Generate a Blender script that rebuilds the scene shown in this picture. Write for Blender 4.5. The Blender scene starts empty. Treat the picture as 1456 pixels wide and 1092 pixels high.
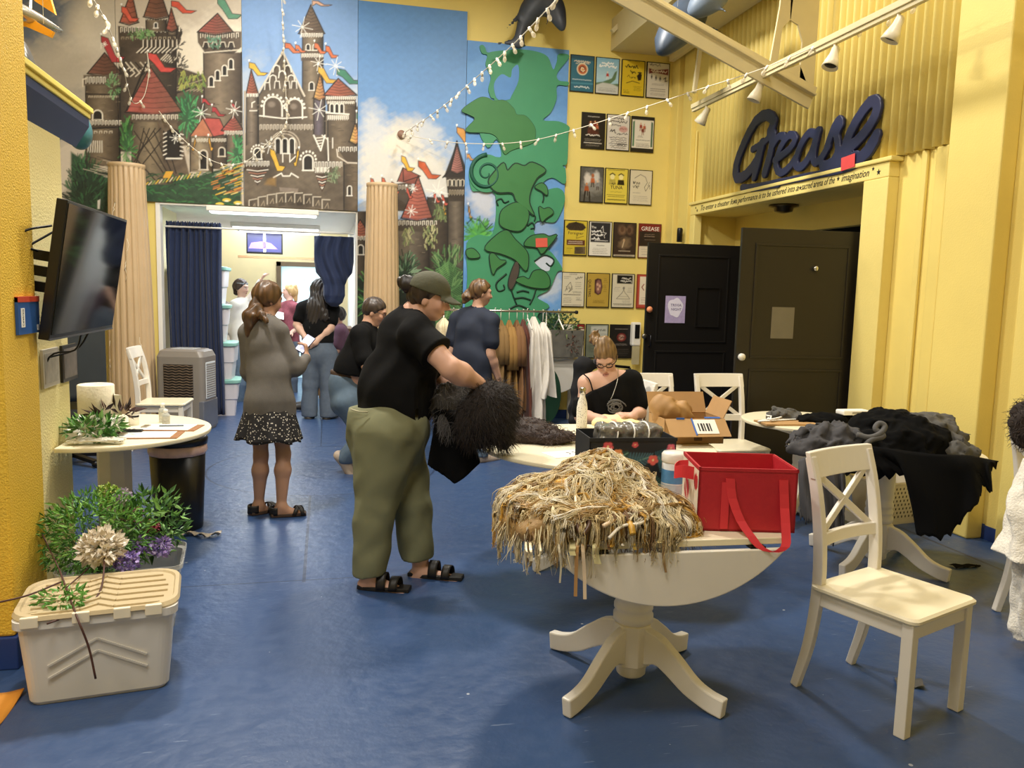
import bpy, bmesh, math, random
import numpy as np
from mathutils import Vector, Matrix, Euler
R = math.radians
PI = math.pi
SC = bpy.context.scene
COL = SC.collection
random.seed(7)
RNG = np.random.default_rng(7)

W, H = 1456.0, 1092.0
FPX, YAW, PIT, ROL = 1131.68, 0.23106, 0.114128, 0.025035
CAM = np.array([0.0, 0.0, 1.6])
FW = np.array([math.sin(YAW) * math.cos(PIT), math.cos(YAW) * math.cos(PIT), -math.sin(PIT)])
_r0 = np.array([math.cos(YAW), -math.sin(YAW), 0.0])
_u0 = np.cross(_r0, FW)
RT = math.cos(ROL) * _r0 + math.sin(ROL) * _u0
UP = -math.sin(ROL) * _r0 + math.cos(ROL) * _u0

def ray(x, y):
    return (x - W / 2) * RT - (y - H / 2) * UP + FPX * FW
def on_z(x, y, z=0.0):
    d = ray(x, y); return CAM + (z - CAM[2]) / d[2] * d
def on_y(x, y, Y):
    d = ray(x, y); return CAM + (Y - CAM[1]) / d[1] * d
def on_x(x, y, X):
    d = ray(x, y); return CAM + (X - CAM[0]) / d[0] * d
def at(x, y, dep):
    return CAM + ray(x, y) * (dep / FPX)
def depth_of(P):
    return float((np.array(P) - CAM) @ FW)
def proj(P):
    v = np.asarray(P, float) - CAM
    return W / 2 + FPX * (v @ RT) / (v @ FW), H / 2 - FPX * (v @ UP) / (v @ FW)

cd = bpy.data.cameras.new('camera'); cam = bpy.data.objects.new('camera', cd); COL.objects.link(cam)
cd.sensor_fit = 'HORIZONTAL'; cd.sensor_width = 36.0; cd.lens = 36.0 * FPX / W
cd.clip_start = 0.05; cd.clip_end = 200
cam.matrix_world = Matrix(((RT[0], UP[0], -FW[0], 0), (RT[1], UP[1], -FW[1], 0), (RT[2], UP[2], -FW[2], 1.6), (0, 0, 0, 1)))
SC.camera = cam
SC.view_settings.view_transform = 'Standard'; SC.view_settings.look = 'None'
SC.view_settings.gamma = 1; SC.view_settings.use_curve_mapping = False

def lin(c):
    if isinstance(c, str):
        c = [int(c[i:i + 2], 16) / 255 for i in (0, 2, 4)]
    return tuple(((v / 12.92) if v <= 0.04045 else ((v + 0.055) / 1.055) ** 2.4) for v in c[:3])

class NT:
    """tiny node-tree helper"""
    def __init__(s, m):
        m.use_nodes = True
        s.t = m.node_tree; s.t.nodes.clear()
        s.out = s.n('ShaderNodeOutputMaterial')
    def n(s, typ, **kw):
        nd = s.t.nodes.new(typ)
        for k, v in kw.items():
            if k.startswith('i_'):
                key = k[2:].replace('_', ' ')
                nd.inputs[key].default_value = v
            else:
                setattr(nd, k, v)
        return nd
    def l(s, a, b):
        s.t.links.new(a, b)
    def m(s, op, a, b=None, c=None):
        nd = s.t.nodes.new('ShaderNodeMath'); nd.operation = op
        for i, v in enumerate((a, b, c)):
            if v is None: continue
            if isinstance(v, (int, float)): nd.inputs[i].default_value = v
            else: s.l(v, nd.inputs[i])
        return nd.outputs[0]
    def mix(s, f, a, b):
        nd = s.t.nodes.new('ShaderNodeMix'); nd.data_type = 'RGBA'
        for k, v in ((0, f), (6, a), (7, b)):
            if isinstance(v, (int, float)): nd.inputs[k].default_value = v
            elif isinstance(v, tuple): nd.inputs[k].default_value = (*v[:3], 1)
            else: s.l(v, nd.inputs[k])
        return nd.outputs[2]

MATS = {}
def mat(name, col='808080', rough=0.6, metal=0.0, var=0.12, scale=8.0, bump=0.0, bscale=60.0, spec=0.5, attr=False, stretch=None,
        sheen=0.0, trans=0.0, alpha=1.0, emit=None, estr=1.0, coat=0.0, sss=0.0):
    if name in MATS: return MATS[name]
    m = bpy.data.materials.new(name); t = NT(m)
    b = t.n('ShaderNodeBsdfPrincipled')
    b.inputs['Roughness'].default_value = rough; b.inputs['Metallic'].default_value = metal
    b.inputs['Specular IOR Level'].default_value = spec
    b.inputs['Coat Weight'].default_value = coat
    if sheen: b.inputs['Sheen Weight'].default_value = sheen
    if trans: b.inputs['Transmission Weight'].default_value = trans
    if alpha < 1: b.inputs['Alpha'].default_value = alpha
    tc = t.n('ShaderNodeTexCoord')
    vec = tc.outputs['Object']
    if stretch:
        mp = t.n('ShaderNodeMapping'); mp.inputs['Scale'].default_value = stretch
        t.l(vec, mp.inputs['Vector']); vec = mp.outputs['Vector']
    nz = t.n('ShaderNodeTexNoise'); nz.inputs['Scale'].default_value = scale; nz.inputs['Detail'].default_value = 3
    t.l(vec, nz.inputs['Vector'])
    if attr:
        at_ = t.n('ShaderNodeAttribute'); at_.attribute_name = 'Col'; base = at_.outputs['Color']
    else:
        base = lin(col)
    f = t.m('MULTIPLY_ADD', nz.outputs['Fac'], 2 * var, 1 - var)
    mx = t.n('ShaderNodeMix'); mx.data_type = 'RGBA'; mx.blend_type = 'MULTIPLY'; mx.inputs[0].default_value = 1
    if attr: t.l(base, mx.inputs[6])
    else: mx.inputs[6].default_value = (*base, 1)
    cb = t.n('ShaderNodeCombineColor'); [t.l(f, cb.inputs[i]) for i in range(3)]
    t.l(cb.outputs[0], mx.inputs[7]); t.l(mx.outputs[2], b.inputs['Base Color'])
    if bump:
        n2 = t.n('ShaderNodeTexNoise'); n2.inputs['Scale'].default_value = bscale; n2.inputs['Detail'].default_value = 2
        t.l(vec, n2.inputs['Vector'])
        bp = t.n('ShaderNodeBump'); bp.inputs['Strength'].default_value = bump; bp.inputs['Distance'].default_value = 0.01
        t.l(n2.outputs['Fac'], bp.inputs['Height']); t.l(bp.outputs['Normal'], b.inputs['Normal'])
    if emit:
        b.inputs['Emission Color'].default_value = (*lin(emit), 1); b.inputs['Emission Strength'].default_value = estr
    t.l(b.outputs[0], t.out.inputs[0])
    MATS[name] = m
    return m

def tag(o, label=None, cat=None, group=None, kind=None):
    for k, v in (('label', label), ('category', cat), ('group', group), ('kind', kind)):
        if v: o[k] = v
    return o
def thing(name, label, cat, loc=(0, 0, 0), rz=0.0, group=None):
    o = bpy.data.objects.new(name, None); COL.objects.link(o)
    o.empty_display_size = 0.1
    o.location = [float(v) for v in loc]; o.rotation_euler = (0, 0, rz)
    return tag(o, label, cat, group)
def link_mesh(name, me, m, parent=None):
    o = bpy.data.objects.new(name, me); COL.objects.link(o)
    for q in (m if isinstance(m, (list, tuple)) else [m]):
        me.materials.append(q)
    if parent is not None: o.parent = parent
    return o
def kids(o):
    return [c for c in COL.objects if c.parent is o]
def copy_tree(o, parent=None):
    c = o.copy(); COL.objects.link(c)
    if parent is not None: c.parent = parent
    for ch in o.children: copy_tree(ch, c)
    return c
def dup(o, loc=None, rz=None, label=None, group=None):
    c = copy_tree(o)
    if loc is not None: c.location = [float(v) for v in loc]
    if rz is not None: c.rotation_euler[2] = rz
    if label: c['label'] = label
    if group: c['group'] = group
    return c
def solid(o, th, off=0.0):
    md = o.modifiers.new('s', 'SOLIDIFY'); md.thickness = th; md.offset = off; return o
def smooth(o, lv=1):
    md = o.modifiers.new('ss', 'SUBSURF'); md.levels = lv; md.render_levels = lv; return o

class MB:
    """mesh builder: boxes, bars, tubes, lathes and prisms collected into ONE mesh"""
    def __init__(s): s.v = []; s.f = []; s.sm = []; s.mi = []; s.cur = 0
    def add(s, vs, fs, sm=False, M=None):
        n = len(s.v)
        if M is not None: vs = [tuple(M @ Vector(v)) for v in vs]
        s.v += [tuple(float(c) for c in v) for v in vs]
        s.f += [tuple(n + i for i in f) for f in fs]; s.sm += [sm] * len(fs); s.mi += [s.cur] * len(fs)
        return s
    def box(s, lo, hi, M=None, bev=0.0):
        if bev > 0:
            bm = bmesh.new(); bmesh.ops.create_cube(bm, size=1)
            for v in bm.verts:
                v.co = Vector([(lo[i] + hi[i]) / 2 + v.co[i] * (hi[i] - lo[i]) for i in range(3)])
            bmesh.ops.bevel(bm, geom=bm.edges[:], offset=bev, segments=2, affect='EDGES', profile=0.6)
            bm.verts.index_update()
            s.add([v.co[:] for v in bm.verts], [[v.index for v in f.verts] for f in bm.faces], False, M); bm.free(); return s
        x0, y0, z0 = lo; x1, y1, z1 = hi
        return s.add([(x0, y0, z0), (x1, y0, z0), (x1, y1, z0), (x0, y1, z0), (x0, y0, z1), (x1, y0, z1), (x1, y1, z1), (x0, y1, z1)],
                     [(0, 3, 2, 1), (4, 5, 6, 7), (0, 1, 5, 4), (1, 2, 6, 5), (2, 3, 7, 6), (3, 0, 4, 7)], False, M)
    def cb(s, c, size, M=None, bev=0.0):
        return s.box([c[i] - size[i] / 2 for i in range(3)], [c[i] + size[i] / 2 for i in range(3)], M, bev)
    def bar(s, a, b, w, h=None, up=(0, 0, 1), bev=0.0):
        a = Vector([float(q) for q in a]); b = Vector([float(q) for q in b]); h = h or w
        z = (b - a); L = z.length; z.normalize(); x = Vector(up).cross(z)
        if x.length < 1e-4: x = Vector((1, 0, 0)).cross(z)
        x.normalize(); y = z.cross(x)
        M = Matrix(((x[0], y[0], z[0], a[0]), (x[1], y[1], z[1], a[1]), (x[2], y[2], z[2], a[2]), (0, 0, 0, 1)))
        return s.box((-w / 2, -h / 2, 0), (w / 2, h / 2, L), M, bev)
    def tube(s, pts, r, n=8, flat=1.0, cap=True, up=None):
        P = [Vector([float(c) for c in p]) for p in pts]; k = len(P)
        rr = r if isinstance(r, (list, tuple, np.ndarray)) else [r] * k
        vs = []; fs = []; nx = None
        for i in range(k):
            t = (P[min(i + 1, k - 1)] - P[max(i - 1, 0)])
            t = t.normalized() if t.length > 1e-9 else Vector((0, 0, 1))
            if nx is None:
                u = Vector(up) if up is not None else (Vector((0, 0, 1)) if abs(t.z) < 0.9 else Vector((1, 0, 0)))
                nx = (u - t * u.dot(t)).normalized()
            else:
                nx = (nx - t * nx.dot(t))
                nx = nx.normalized() if nx.length > 1e-6 else t.orthogonal().normalized()
            ny = t.cross(nx)
            for j in range(n):
                a = 2 * PI * j / n
                vs.append(P[i] + nx * (math.cos(a) * rr[i] * flat) + ny * (math.sin(a) * rr[i]))
        for i in range(k - 1):
            for j in range(n):
                fs.append((i * n + j, i * n + (j + 1) % n, (i + 1) * n + (j + 1) % n, (i + 1) * n + j))
        if cap: fs += [tuple(range(n - 1, -1, -1)), tuple((k - 1) * n + j for j in range(n))]
        return s.add(vs, fs, True)
    def lathe(s, prof, n=24, c=(0, 0, 0), M=None, cap=True, smooth=True, rip=None):
        vs = []; k = len(prof)
        for (r, z) in prof:
            for j in range(n):
                a = 2 * PI * j / n; q = r * (rip(a, z) if rip else 1)
                vs.append((c[0] + q * math.cos(a), c[1] + q * math.sin(a), c[2] + z))
        fs = [(i * n + j, i * n + (j + 1) % n, (i + 1) * n + (j + 1) % n, (i + 1) * n + j) for i in range(k - 1) for j in range(n)]
        if cap: fs += [tuple(range(n - 1, -1, -1)), tuple((k - 1) * n + j for j in range(n))]
        return s.add(vs, fs, smooth, M)
    def prism(s, poly, h, M=None, z0=0.0):
        n = len(poly)
        a = sum(poly[i][0] * poly[(i + 1) % n][1] - poly[(i + 1) % n][0] * poly[i][1] for i in range(n))
        if a < 0: poly = poly[::-1]
        vs = [(x, y, z0) for x, y in poly] + [(x, y, z0 + h) for x, y in poly]
        fs = [tuple(range(n - 1, -1, -1)), tuple(range(n, 2 * n))] + [(i, (i + 1) % n, n + (i + 1) % n, n + i) for i in range(n)]
        return s.add(vs, fs, False, M)
    def grid(s, fn, nu, nv, sm=True, closeu=False):
        vs = [tuple(fn(i / (nu - (0 if closeu else 1)), j / (nv - 1))) for j in range(nv) for i in range(nu)]
        fs = []
        for j in range(nv - 1):
            for i in range(nu if closeu else nu - 1):
                a = j * nu + i; b = j * nu + (i + 1) % nu
                fs.append((a, b, b + nu, a + nu))
        return s.add(vs, fs, sm)
    def mesh(s, name):
        me = bpy.data.meshes.new(name); me.from_pydata(s.v, [], s.f)
        me.polygons.foreach_set('use_smooth', s.sm); me.polygons.foreach_set('material_index', s.mi); me.update(); return me
    def build(s, name, m, parent=None, bevel=0.0):
        o = link_mesh(name, s.mesh(name), m, parent)
        if bevel:
            md = o.modifiers.new('b', 'BEVEL'); md.width = bevel; md.segments = 2; md.limit_method = 'ANGLE'; md.angle_limit = R(40)
        return o

def XF(loc=(0, 0, 0), rz=0.0, rx=0.0, ry=0.0, sc=1.0):
    return Matrix.Translation(Vector([float(c) for c in loc])) @ Euler((rx, ry, rz)).to_matrix().to_4x4() @ Matrix.Scale(sc, 4)
def bez(pts, n=24):
    """Catmull-Rom through the points"""
    P = [np.array(p, float) for p in pts]; P = [2 * P[0] - P[1]] + P + [2 * P[-1] - P[-2]]
    out = []; k = len(P) - 3
    for i in range(k):
        m = max(2, n // k)
        for j in range(m):
            t = j / m; a, b, c, d = P[i:i + 4]
            out.append(0.5 * (2 * b + (c - a) * t + (2 * a - 5 * b + 4 * c - d) * t * t + (3 * b - a - 3 * c + d) * t ** 3))
    out.append(P[-2]); return out

def nrm(v):
    v = np.array(v, float); return v / max(np.linalg.norm(v), 1e-9)
def smin(a, b, k):
    h = np.maximum(k - np.abs(a - b), 0) / k
    return np.minimum(a, b) - h * h * k * 0.25
def smax(a, b, k):
    return -smin(-a, -b, k)
def cone(a, b, ra, rb, fl=None):
    """tapered capsule a-b; fl=(axis, k): flattened by k along axis"""
    a = np.array(a, np.float32); b = np.array(b, np.float32)
    if fl is not None:
        ax = nrm(fl[0]).astype(np.float32); kk = fl[1]
    def f(P):
        A, B = a, b
        if fl is not None:
            P = P + ((P - a) @ ax)[:, None] * ax * (1 / kk - 1)
            B = b + ((b - a) @ ax) * ax * (1 / kk - 1)
        ba = B - A; L2 = max(float(ba @ ba), 1e-9)
        t = np.clip(((P - A) @ ba) / L2, 0, 1)
        q = P - A - t[:, None] * ba
        d = np.sqrt((q * q).sum(1)) - (ra + (rb - ra) * t)
        return d * (min(1, kk) if fl is not None else 1)
    return f
def ell(c, r, M=None):
    c = np.array(c, np.float32); r = np.array(r, np.float32); A = None if M is None else np.array(M, np.float32)
    def f(P):
        q = P - c
        if A is not None: q = q @ A       # columns of A = local axes
        k0 = np.sqrt(((q / r) ** 2).sum(1)); k1 = np.sqrt(((q / (r * r)) ** 2).sum(1))
        return k0 * (k0 - 1.0) / np.maximum(k1, 1e-6)
    return f
def rbox(c, hs, rad, M=None):
    c = np.array(c, np.float32); hs = np.array(hs, np.float32) - rad; A = None if M is None else np.array(M, np.float32)
    def f(P):
        q = P - c
        if A is not None: q = q @ A
        q = np.abs(q) - hs
        return np.sqrt((np.maximum(q, 0) ** 2).sum(1)) + np.minimum(q.max(1), 0) - rad
    return f
def plane(p, n):
    p = np.array(p, np.float32); n = nrm(n).astype(np.float32)
    return lambda P: (P - p) @ n
def union(fs, k=0.03):
    def f(P):
        d = None
        for q in fs:
            kk = k
            if isinstance(q, tuple): q, kk = q
            e = q(P); d = e if d is None else smin(d, e, kk)
        return d
    return f
def folds(P, s=1.0, seed=0.0):
    x, y, z = P[:, 0] * s + seed, P[:, 1] * s - seed, P[:, 2] * s
    return (np.sin(x * 23 + 2.1 * np.sin(z * 11 + y * 7)) + np.sin(y * 19 + 1.7 * np.sin(x * 13 - z * 9)) + np.sin(z * 17 + 2 * np.sin(y * 11 + x * 6))) / 3

def sdf_mesh(f, lo, hi, h, name='m', B=10, lip=1.0, slack=0.0):
    lo = np.array(lo, np.float32); hi = np.array(hi, np.float32)
    nb = np.ceil((hi - lo) / (h * B)).astype(int)
    g = np.stack(np.meshgrid(*[np.arange(n) for n in nb], indexing='ij'), -1).reshape(-1, 3)
    cen = lo + (g + 0.5) * h * B
    d = f(cen.astype(np.float32))
    g = g[np.abs(d) < h * B * 0.87 * lip + h * 1.5 + slack]
    N = (nb * B + 2).astype(np.int64)
    off = np.stack(np.meshgrid(*[np.arange(B + 1)] * 3, indexing='ij'), -1).reshape(-1, 3)
    cells_id, cells_v, E = [], [], [[], [], []]
    for s in range(0, len(g), 120):
        gb = g[s:s + 120]
        idx = gb[:, None, :] * B + off[None]
        val = f((lo + idx.reshape(-1, 3) * np.float32(h)).astype(np.float32)).reshape(len(gb), B + 1, B + 1, B + 1)
        val[val == 0] = 1e-7
        sg = val < 0
        cnt = sum(sg[:, a:a + B, b:b + B, c:c + B].astype(np.int8) for a in (0, 1) for b in (0, 1) for c in (0, 1))
        w = np.argwhere((cnt > 0) & (cnt < 8))
        if len(w) == 0: continue
        bi, i, j, k = w.T
        cv = {(a, b, c): val[bi, i + a, j + b, k + c] for a in (0, 1) for b in (0, 1) for c in (0, 1)}
        acc = np.zeros((len(w), 3)); num = np.zeros(len(w))
        for ax in range(3):
            o1, o2 = [q for q in range(3) if q != ax]
            for u in (0, 1):
                for v in (0, 1):
                    p0 = [0, 0, 0]; p0[o1] = u; p0[o2] = v; p1 = list(p0); p1[ax] = 1
                    A, Bv = cv[tuple(p0)], cv[tuple(p1)]
                    c = (A < 0) != (Bv < 0)
                    t = np.where(c, A / np.where(c, A - Bv, 1), 0)
                    for q in range(3): acc[:, q] += np.where(c, (t if q == ax else p0[q]), 0)
                    num += c
        gi = gb[bi] * B + np.stack([i, j, k], 1)
        ids = (gi[:, 0].astype(np.int64) * N[1] + gi[:, 1]) * N[2] + gi[:, 2]
        cells_id.append(ids); cells_v.append(lo + (gi + acc / num[:, None]) * h)
        for ax in range(3):
            p1 = [0, 0, 0]; p1[ax] = 1
            a0 = cv[(0, 0, 0)] < 0; c = a0 != (cv[tuple(p1)] < 0)
            E[ax].append(np.stack([ids[c], a0[c].astype(np.int64)], 1))
    ids = np.concatenate(cells_id); V = np.concatenate(cells_v)
    ids, u = np.unique(ids, return_index=True); V = V[u]
    st = [N[1] * N[2], N[2], 1]
    quads = []
    for ax in range(3):
        e = np.concatenate(E[ax]); e = np.unique(e, axis=0)
        b, c = [(1, 2), (2, 0), (0, 1)][ax]
        q = np.stack([e[:, 0], e[:, 0] - st[b], e[:, 0] - st[b] - st[c], e[:, 0] - st[c]], 1)
        pos = np.clip(np.searchsorted(ids, q), 0, len(ids) - 1)
        ok = (ids[pos] == q).all(1)
        pos = pos[ok]; fl = e[ok, 1] == 0
        pos[fl] = pos[fl][:, ::-1]
        quads.append(pos)
    Q = np.concatenate(quads)
    me = bpy.data.meshes.new(name)
    me.vertices.add(len(V)); me.vertices.foreach_set('co', V.astype(np.float32).ravel())
    me.loops.add(len(Q) * 4); me.loops.foreach_set('vertex_index', Q.astype(np.int32).ravel())
    me.polygons.add(len(Q)); me.polygons.foreach_set('loop_start', np.arange(0, len(Q) * 4, 4, dtype=np.int32))
    me.polygons.foreach_set('use_smooth', np.ones(len(Q), bool))
    me.update(calc_edges=True); me.validate()
    return me
def color_mesh(me, fn):
    n = len(me.vertices); co = np.empty(n * 3, np.float32); me.vertices.foreach_get('co', co)
    c = fn(co.reshape(-1, 3))
    a = me.color_attributes.new('Col', 'FLOAT_COLOR', 'POINT')
    a.data.foreach_set('color', np.concatenate([c, np.ones((n, 1))], 1).astype(np.float32).ravel())
def blob(name, fs, m, parent=None, h=0.012, pad=0.05, k=0.03, lo=None, hi=None, disp=None, lip=1.0, slack=0.0, color=None):
    """ONE continuous mesh from signed distances; bounds found on a coarse grid"""
    f0 = union(fs, k) if isinstance(fs, list) else fs
    f = (lambda P: f0(P) + disp(P)) if disp else f0
    me = sdf_mesh(f, np.array(lo) - pad, np.array(hi) + pad, h, name, lip=lip, slack=slack)
    if color: color_mesh(me, color)
    return link_mesh(name, me, m, parent)
def struct(o): o['kind'] = 'structure'; return o
WY = 9.8          # back wall plane
WX = 4.4          # right wall plane
M_yel = mat('yellow wall paint', 'ebd57b', 0.55, var=0.05, scale=3, bump=0.15, bscale=90)
M_yel2 = mat('yellow stucco', 'e8bf3f', 0.6, var=0.06, scale=4, bump=0.55, bscale=120)
M_pale = mat('pale yellow plaster', 'eedf9f', 0.7, var=0.05, scale=4, bump=0.4, bscale=90)
M_trim = mat('bright yellow trim', 'f0dc6c', 0.45, var=0.04)
M_navyp = mat('navy trim paint', '28345f', 0.5, var=0.08)
M_base = mat('blue baseboard paint', '1f3a78', 0.45, var=0.1)
M_white = mat('white hall paint', 'f1efe9', 0.6, var=0.03)
M_cream = mat('cream hall paint', 'e9d9ad', 0.6, var=0.04)
M_beam = mat('beige steel paint', 'd9cba0', 0.5, var=0.05)
M_dark = mat('dark interior', '0b0b0c', 0.8)
M_ceil = mat('ceiling deck', 'b8a468', 0.7, var=0.08)

def floor_mat():
    m = bpy.data.materials.new('blue painted concrete floor'); t = NT(m)
    b = t.n('ShaderNodeBsdfPrincipled'); tc = t.n('ShaderNodeTexCoord'); P = tc.outputs['Object']
    sx = t.n('ShaderNodeSeparateXYZ'); t.l(P, sx.inputs[0]); X, Y = sx.outputs[0], sx.outputs[1]
    n1 = t.n('ShaderNodeTexNoise'); n1.inputs['Scale'].default_value = 1.3; n1.inputs['Detail'].default_value = 6; t.l(P, n1.inputs['Vector'])
    n2 = t.n('ShaderNodeTexNoise'); n2.inputs['Scale'].default_value = 14; n2.inputs['Detail'].default_value = 5; t.l(P, n2.inputs['Vector'])
    c = t.mix(n1.outputs['Fac'], lin('263f68'), lin('344f7a'))
    c = t.mix(t.m('MULTIPLY', n2.outputs['Fac'], 0.25), c, lin('55698f'))
    # scattered white paint chips
    vo = t.n('ShaderNodeTexVoronoi'); vo.inputs['Scale'].default_value = 9; t.l(P, vo.inputs['Vector'])
    sc_ = t.n('ShaderNodeSeparateColor'); t.l(vo.outputs['Color'], sc_.inputs[0])
    chip = t.m('MULTIPLY', t.m('LESS_THAN', vo.outputs['Distance'], t.m('MULTIPLY', sc_.outputs[1], 0.075)), t.m('GREATER_THAN', sc_.outputs[0], 0.72))
    c = t.mix(t.m('MULTIPLY', chip, 0.55), c, lin('d5d8dd'))
    # scuffs: stretched noise
    mp = t.n('ShaderNodeMapping'); mp.inputs['Scale'].default_value = (3, 22, 1); mp.inputs['Rotation'].default_value = (0, 0, 0.7); t.l(P, mp.inputs[0])
    n3 = t.n('ShaderNodeTexNoise'); n3.inputs['Scale'].default_value = 2.0; n3.inputs['Detail'].default_value = 4; t.l(mp.outputs[0], n3.inputs['Vector'])
    c = t.mix(t.m('MULTIPLY', t.m('GREATER_THAN', n3.outputs['Fac'], 0.70), 0.3), c, lin('93a2bd'))
    # joints: a circle and straight saw cuts
    def near(v, w): return t.m('LESS_THAN', t.m('ABSOLUTE', v), w)
    dx = t.m('SUBTRACT', X, -0.02); dy = t.m('SUBTRACT', Y, 7.2)
    rad = t.m('SQRT', t.m('ADD', t.m('MULTIPLY', dx, dx), t.m('MULTIPLY', dy, dy)))
    def band(v, lo, hi): return t.m('MULTIPLY', t.m('GREATER_THAN', v, lo), t.m('LESS_THAN', v, hi))
    j = near(t.m('SUBTRACT', rad, 0.99), 0.009)
    j = t.m('MAXIMUM', j, t.m('MULTIPLY', near(t.m('SUBTRACT', X, -0.12), 0.009), band(Y, 4.34, 6.22)))
    j = t.m('MAXIMUM', j, t.m('MULTIPLY', near(t.m('SUBTRACT', Y, 4.37), 0.006), band(X, -1.2, 0.15)))
    j = t.m('MAXIMUM', j, t.m('MULTIPLY', near(t.m('SUBTRACT', Y, 8.35), 0.007), band(X, -1.0, 2.2)))
    j = t.m('MAXIMUM', j, t.m('MULTIPLY', near(t.m('SUBTRACT', X, -0.05), 0.007), band(Y, 8.2, 12)))
    j = t.m('MAXIMUM', j, near(t.m('SUBTRACT', X, t.m('ADD', 4.0, t.m('MULTIPLY', t.m('SUBTRACT', Y, 4.0), 0.0))), 0.012))
    c = t.mix(t.m('MULTIPLY', j, 0.75), c, lin('141f3c'))
    t.l(c, b.inputs['Base Color'])
    t.l(t.m('MULTIPLY_ADD', n2.outputs['Fac'], 0.25, 0.24), b.inputs['Roughness'])
    bp = t.n('ShaderNodeBump'); bp.inputs['Strength'].default_value = 0.22; bp.inputs['Distance'].default_value = 0.02
    hgt = t.m('SUBTRACT', n2.outputs['Fac'], t.m('MULTIPLY', j, 0.5))
    t.l(hgt, bp.inputs['Height']); t.l(bp.outputs[0], b.inputs['Normal'])
    b.inputs['Specular IOR Level'].default_value = 0.55
    t.l(b.outputs[0], t.out.inputs[0]); return m
fl = MB().box((-6, -3.2, -0.12), (5.6, 16, 0)).build('floor', floor_mat()); struct(fl)

DX0, DX1, DZ = -1.83, 0.36, 2.5
wb = MB().box((-6, WY, 0), (DX0, WY + .12, 5.6)).box((DX1, WY, 0), (4.52, WY + .12, 5.6)).box((DX0, WY, DZ), (DX1, WY + .12, 5.6))
struct(wb.build('wall_back', M_yel))
bb = MB().box((-6, WY - .012, 0), (DX0 - .02, WY, .11)).box((DX1 + .02, WY - .012, 0), (4.38, WY, .11))
struct(bb.build('baseboard_back', M_base))
wr = MB().box((WX, 9.05, 0), (WX + .12, WY, 5.6)).box((WX, -3.2, 0), (WX + .12, 5.85, 5.6)).box((WX, 5.85, 2.58), (WX + .12, 9.05, 5.6))
# recess behind the double doors
wr.box((WX + .12, 9.05, 0), (4.95, 9.17, 2.7)).box((WX + .12, 5.73, 0), (4.95, 5.85, 2.7)).box((WX + .12, 5.73, 2.58), (4.95, 9.17, 2.7)).box((4.9, 5.85, 2.32), (5.0, 9.05, 2.6))
wr.box((4.9, 8.15, 0), (5.0, 9.05, 2.32))
struct(wr.build('wall_right', M_yel))
struct(MB().box((5.3, 5.5, 0), (5.36, 9.2, 2.7)).box((4.95, 5.5, 0), (5.36, 5.6, 2.7)).box((4.95, 5.5, 2.62), (5.36, 9.2, 2.7)).box((4.95, 9.17, 0), (5.36, 9.2, 2.7)).build('wall_theatre', M_dark))  # darkness of the theatre beyond is put into the near-black wall colour
# ragged blue base of the right wall
rb = MB()
ys = np.linspace(-3.1, 5.45, 60)
for a, b_ in zip(ys[:-1], ys[1:]):
    h = .09 + .02 * math.sin(a * 9) + random.uniform(-.012, .012)
    rb.box((WX - .008, a, 0), (WX, b_, h))
struct(rb.build('baseboard_right', M_base))
# corrugated sheet over the doors (its outline rests on the door surround)
def corr(u, v):
    y = 4.97 + u * (8.88 - 4.97)
    return (WX - .036 - .03 * math.sin(y * 2 * PI / .095), y, 2.74 + v * 2.84)
cg = MB().grid(corr, 46 * 8, 2); o = cg.build('wall_corrugated', M_yel); solid(o, .004); struct(o)
# ribs, pilasters and corner boards of the right wall
pl = MB().box((4.27, 4.45, 0), (WX, 4.92, 5.6)).box((4.33, 4.0, 0), (WX, 4.28, 5.6)).box((4.30, 3.3, 0), (WX, 3.72, 5.6)).box((4.36, 5.02, 0), (WX, 5.14, 2.74)).box((4.37, 5.24, 0), (WX, 5.30, 2.74)).box((4.36, 2.2, 0), (WX, 2.7, 5.6))
struct(pl.build('trim_1', M_yel, bevel=.012))
cr = MB().box((4.34, 9.25, 0), (WX, 9.52, 4.6)).box((4.30, 9.58, 0), (WX, WY, 4.6)).tube([(4.37, 9.15, 0), (4.37, 9.15, 3.6)], .012)
struct(cr.build('trim_2', M_yel, bevel=.008))
# thick door surround
ds = MB().box((4.30, 5.56, 2.58), (WX, 9.08, 2.70)).box((4.30, 5.56, 0), (WX, 5.86, 2.58)).box((4.30, 8.96, 0), (WX, 9.08, 2.58)).box((4.28, 5.52, 2.70), (WX, 9.1, 2.735))
surround = struct(ds.build('trim_3', mat('cream yellow door surround', 'f0dc88', .5, var=.04, bump=.15), bevel=.008))
struct(MB().box((-6.1, -3.2, 0), (-6, 16, 5.6)).build('wall_left', M_yel))
struct(MB().box((-6.1, -3.2, 5.6), (5.6, WY + .12, 5.7)).build('ceiling', M_ceil))
struct(MB().box((-6.1, -3.3, 0), (5.6, -3.2, 5.7)).build('wall_front', M_yel))

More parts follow.
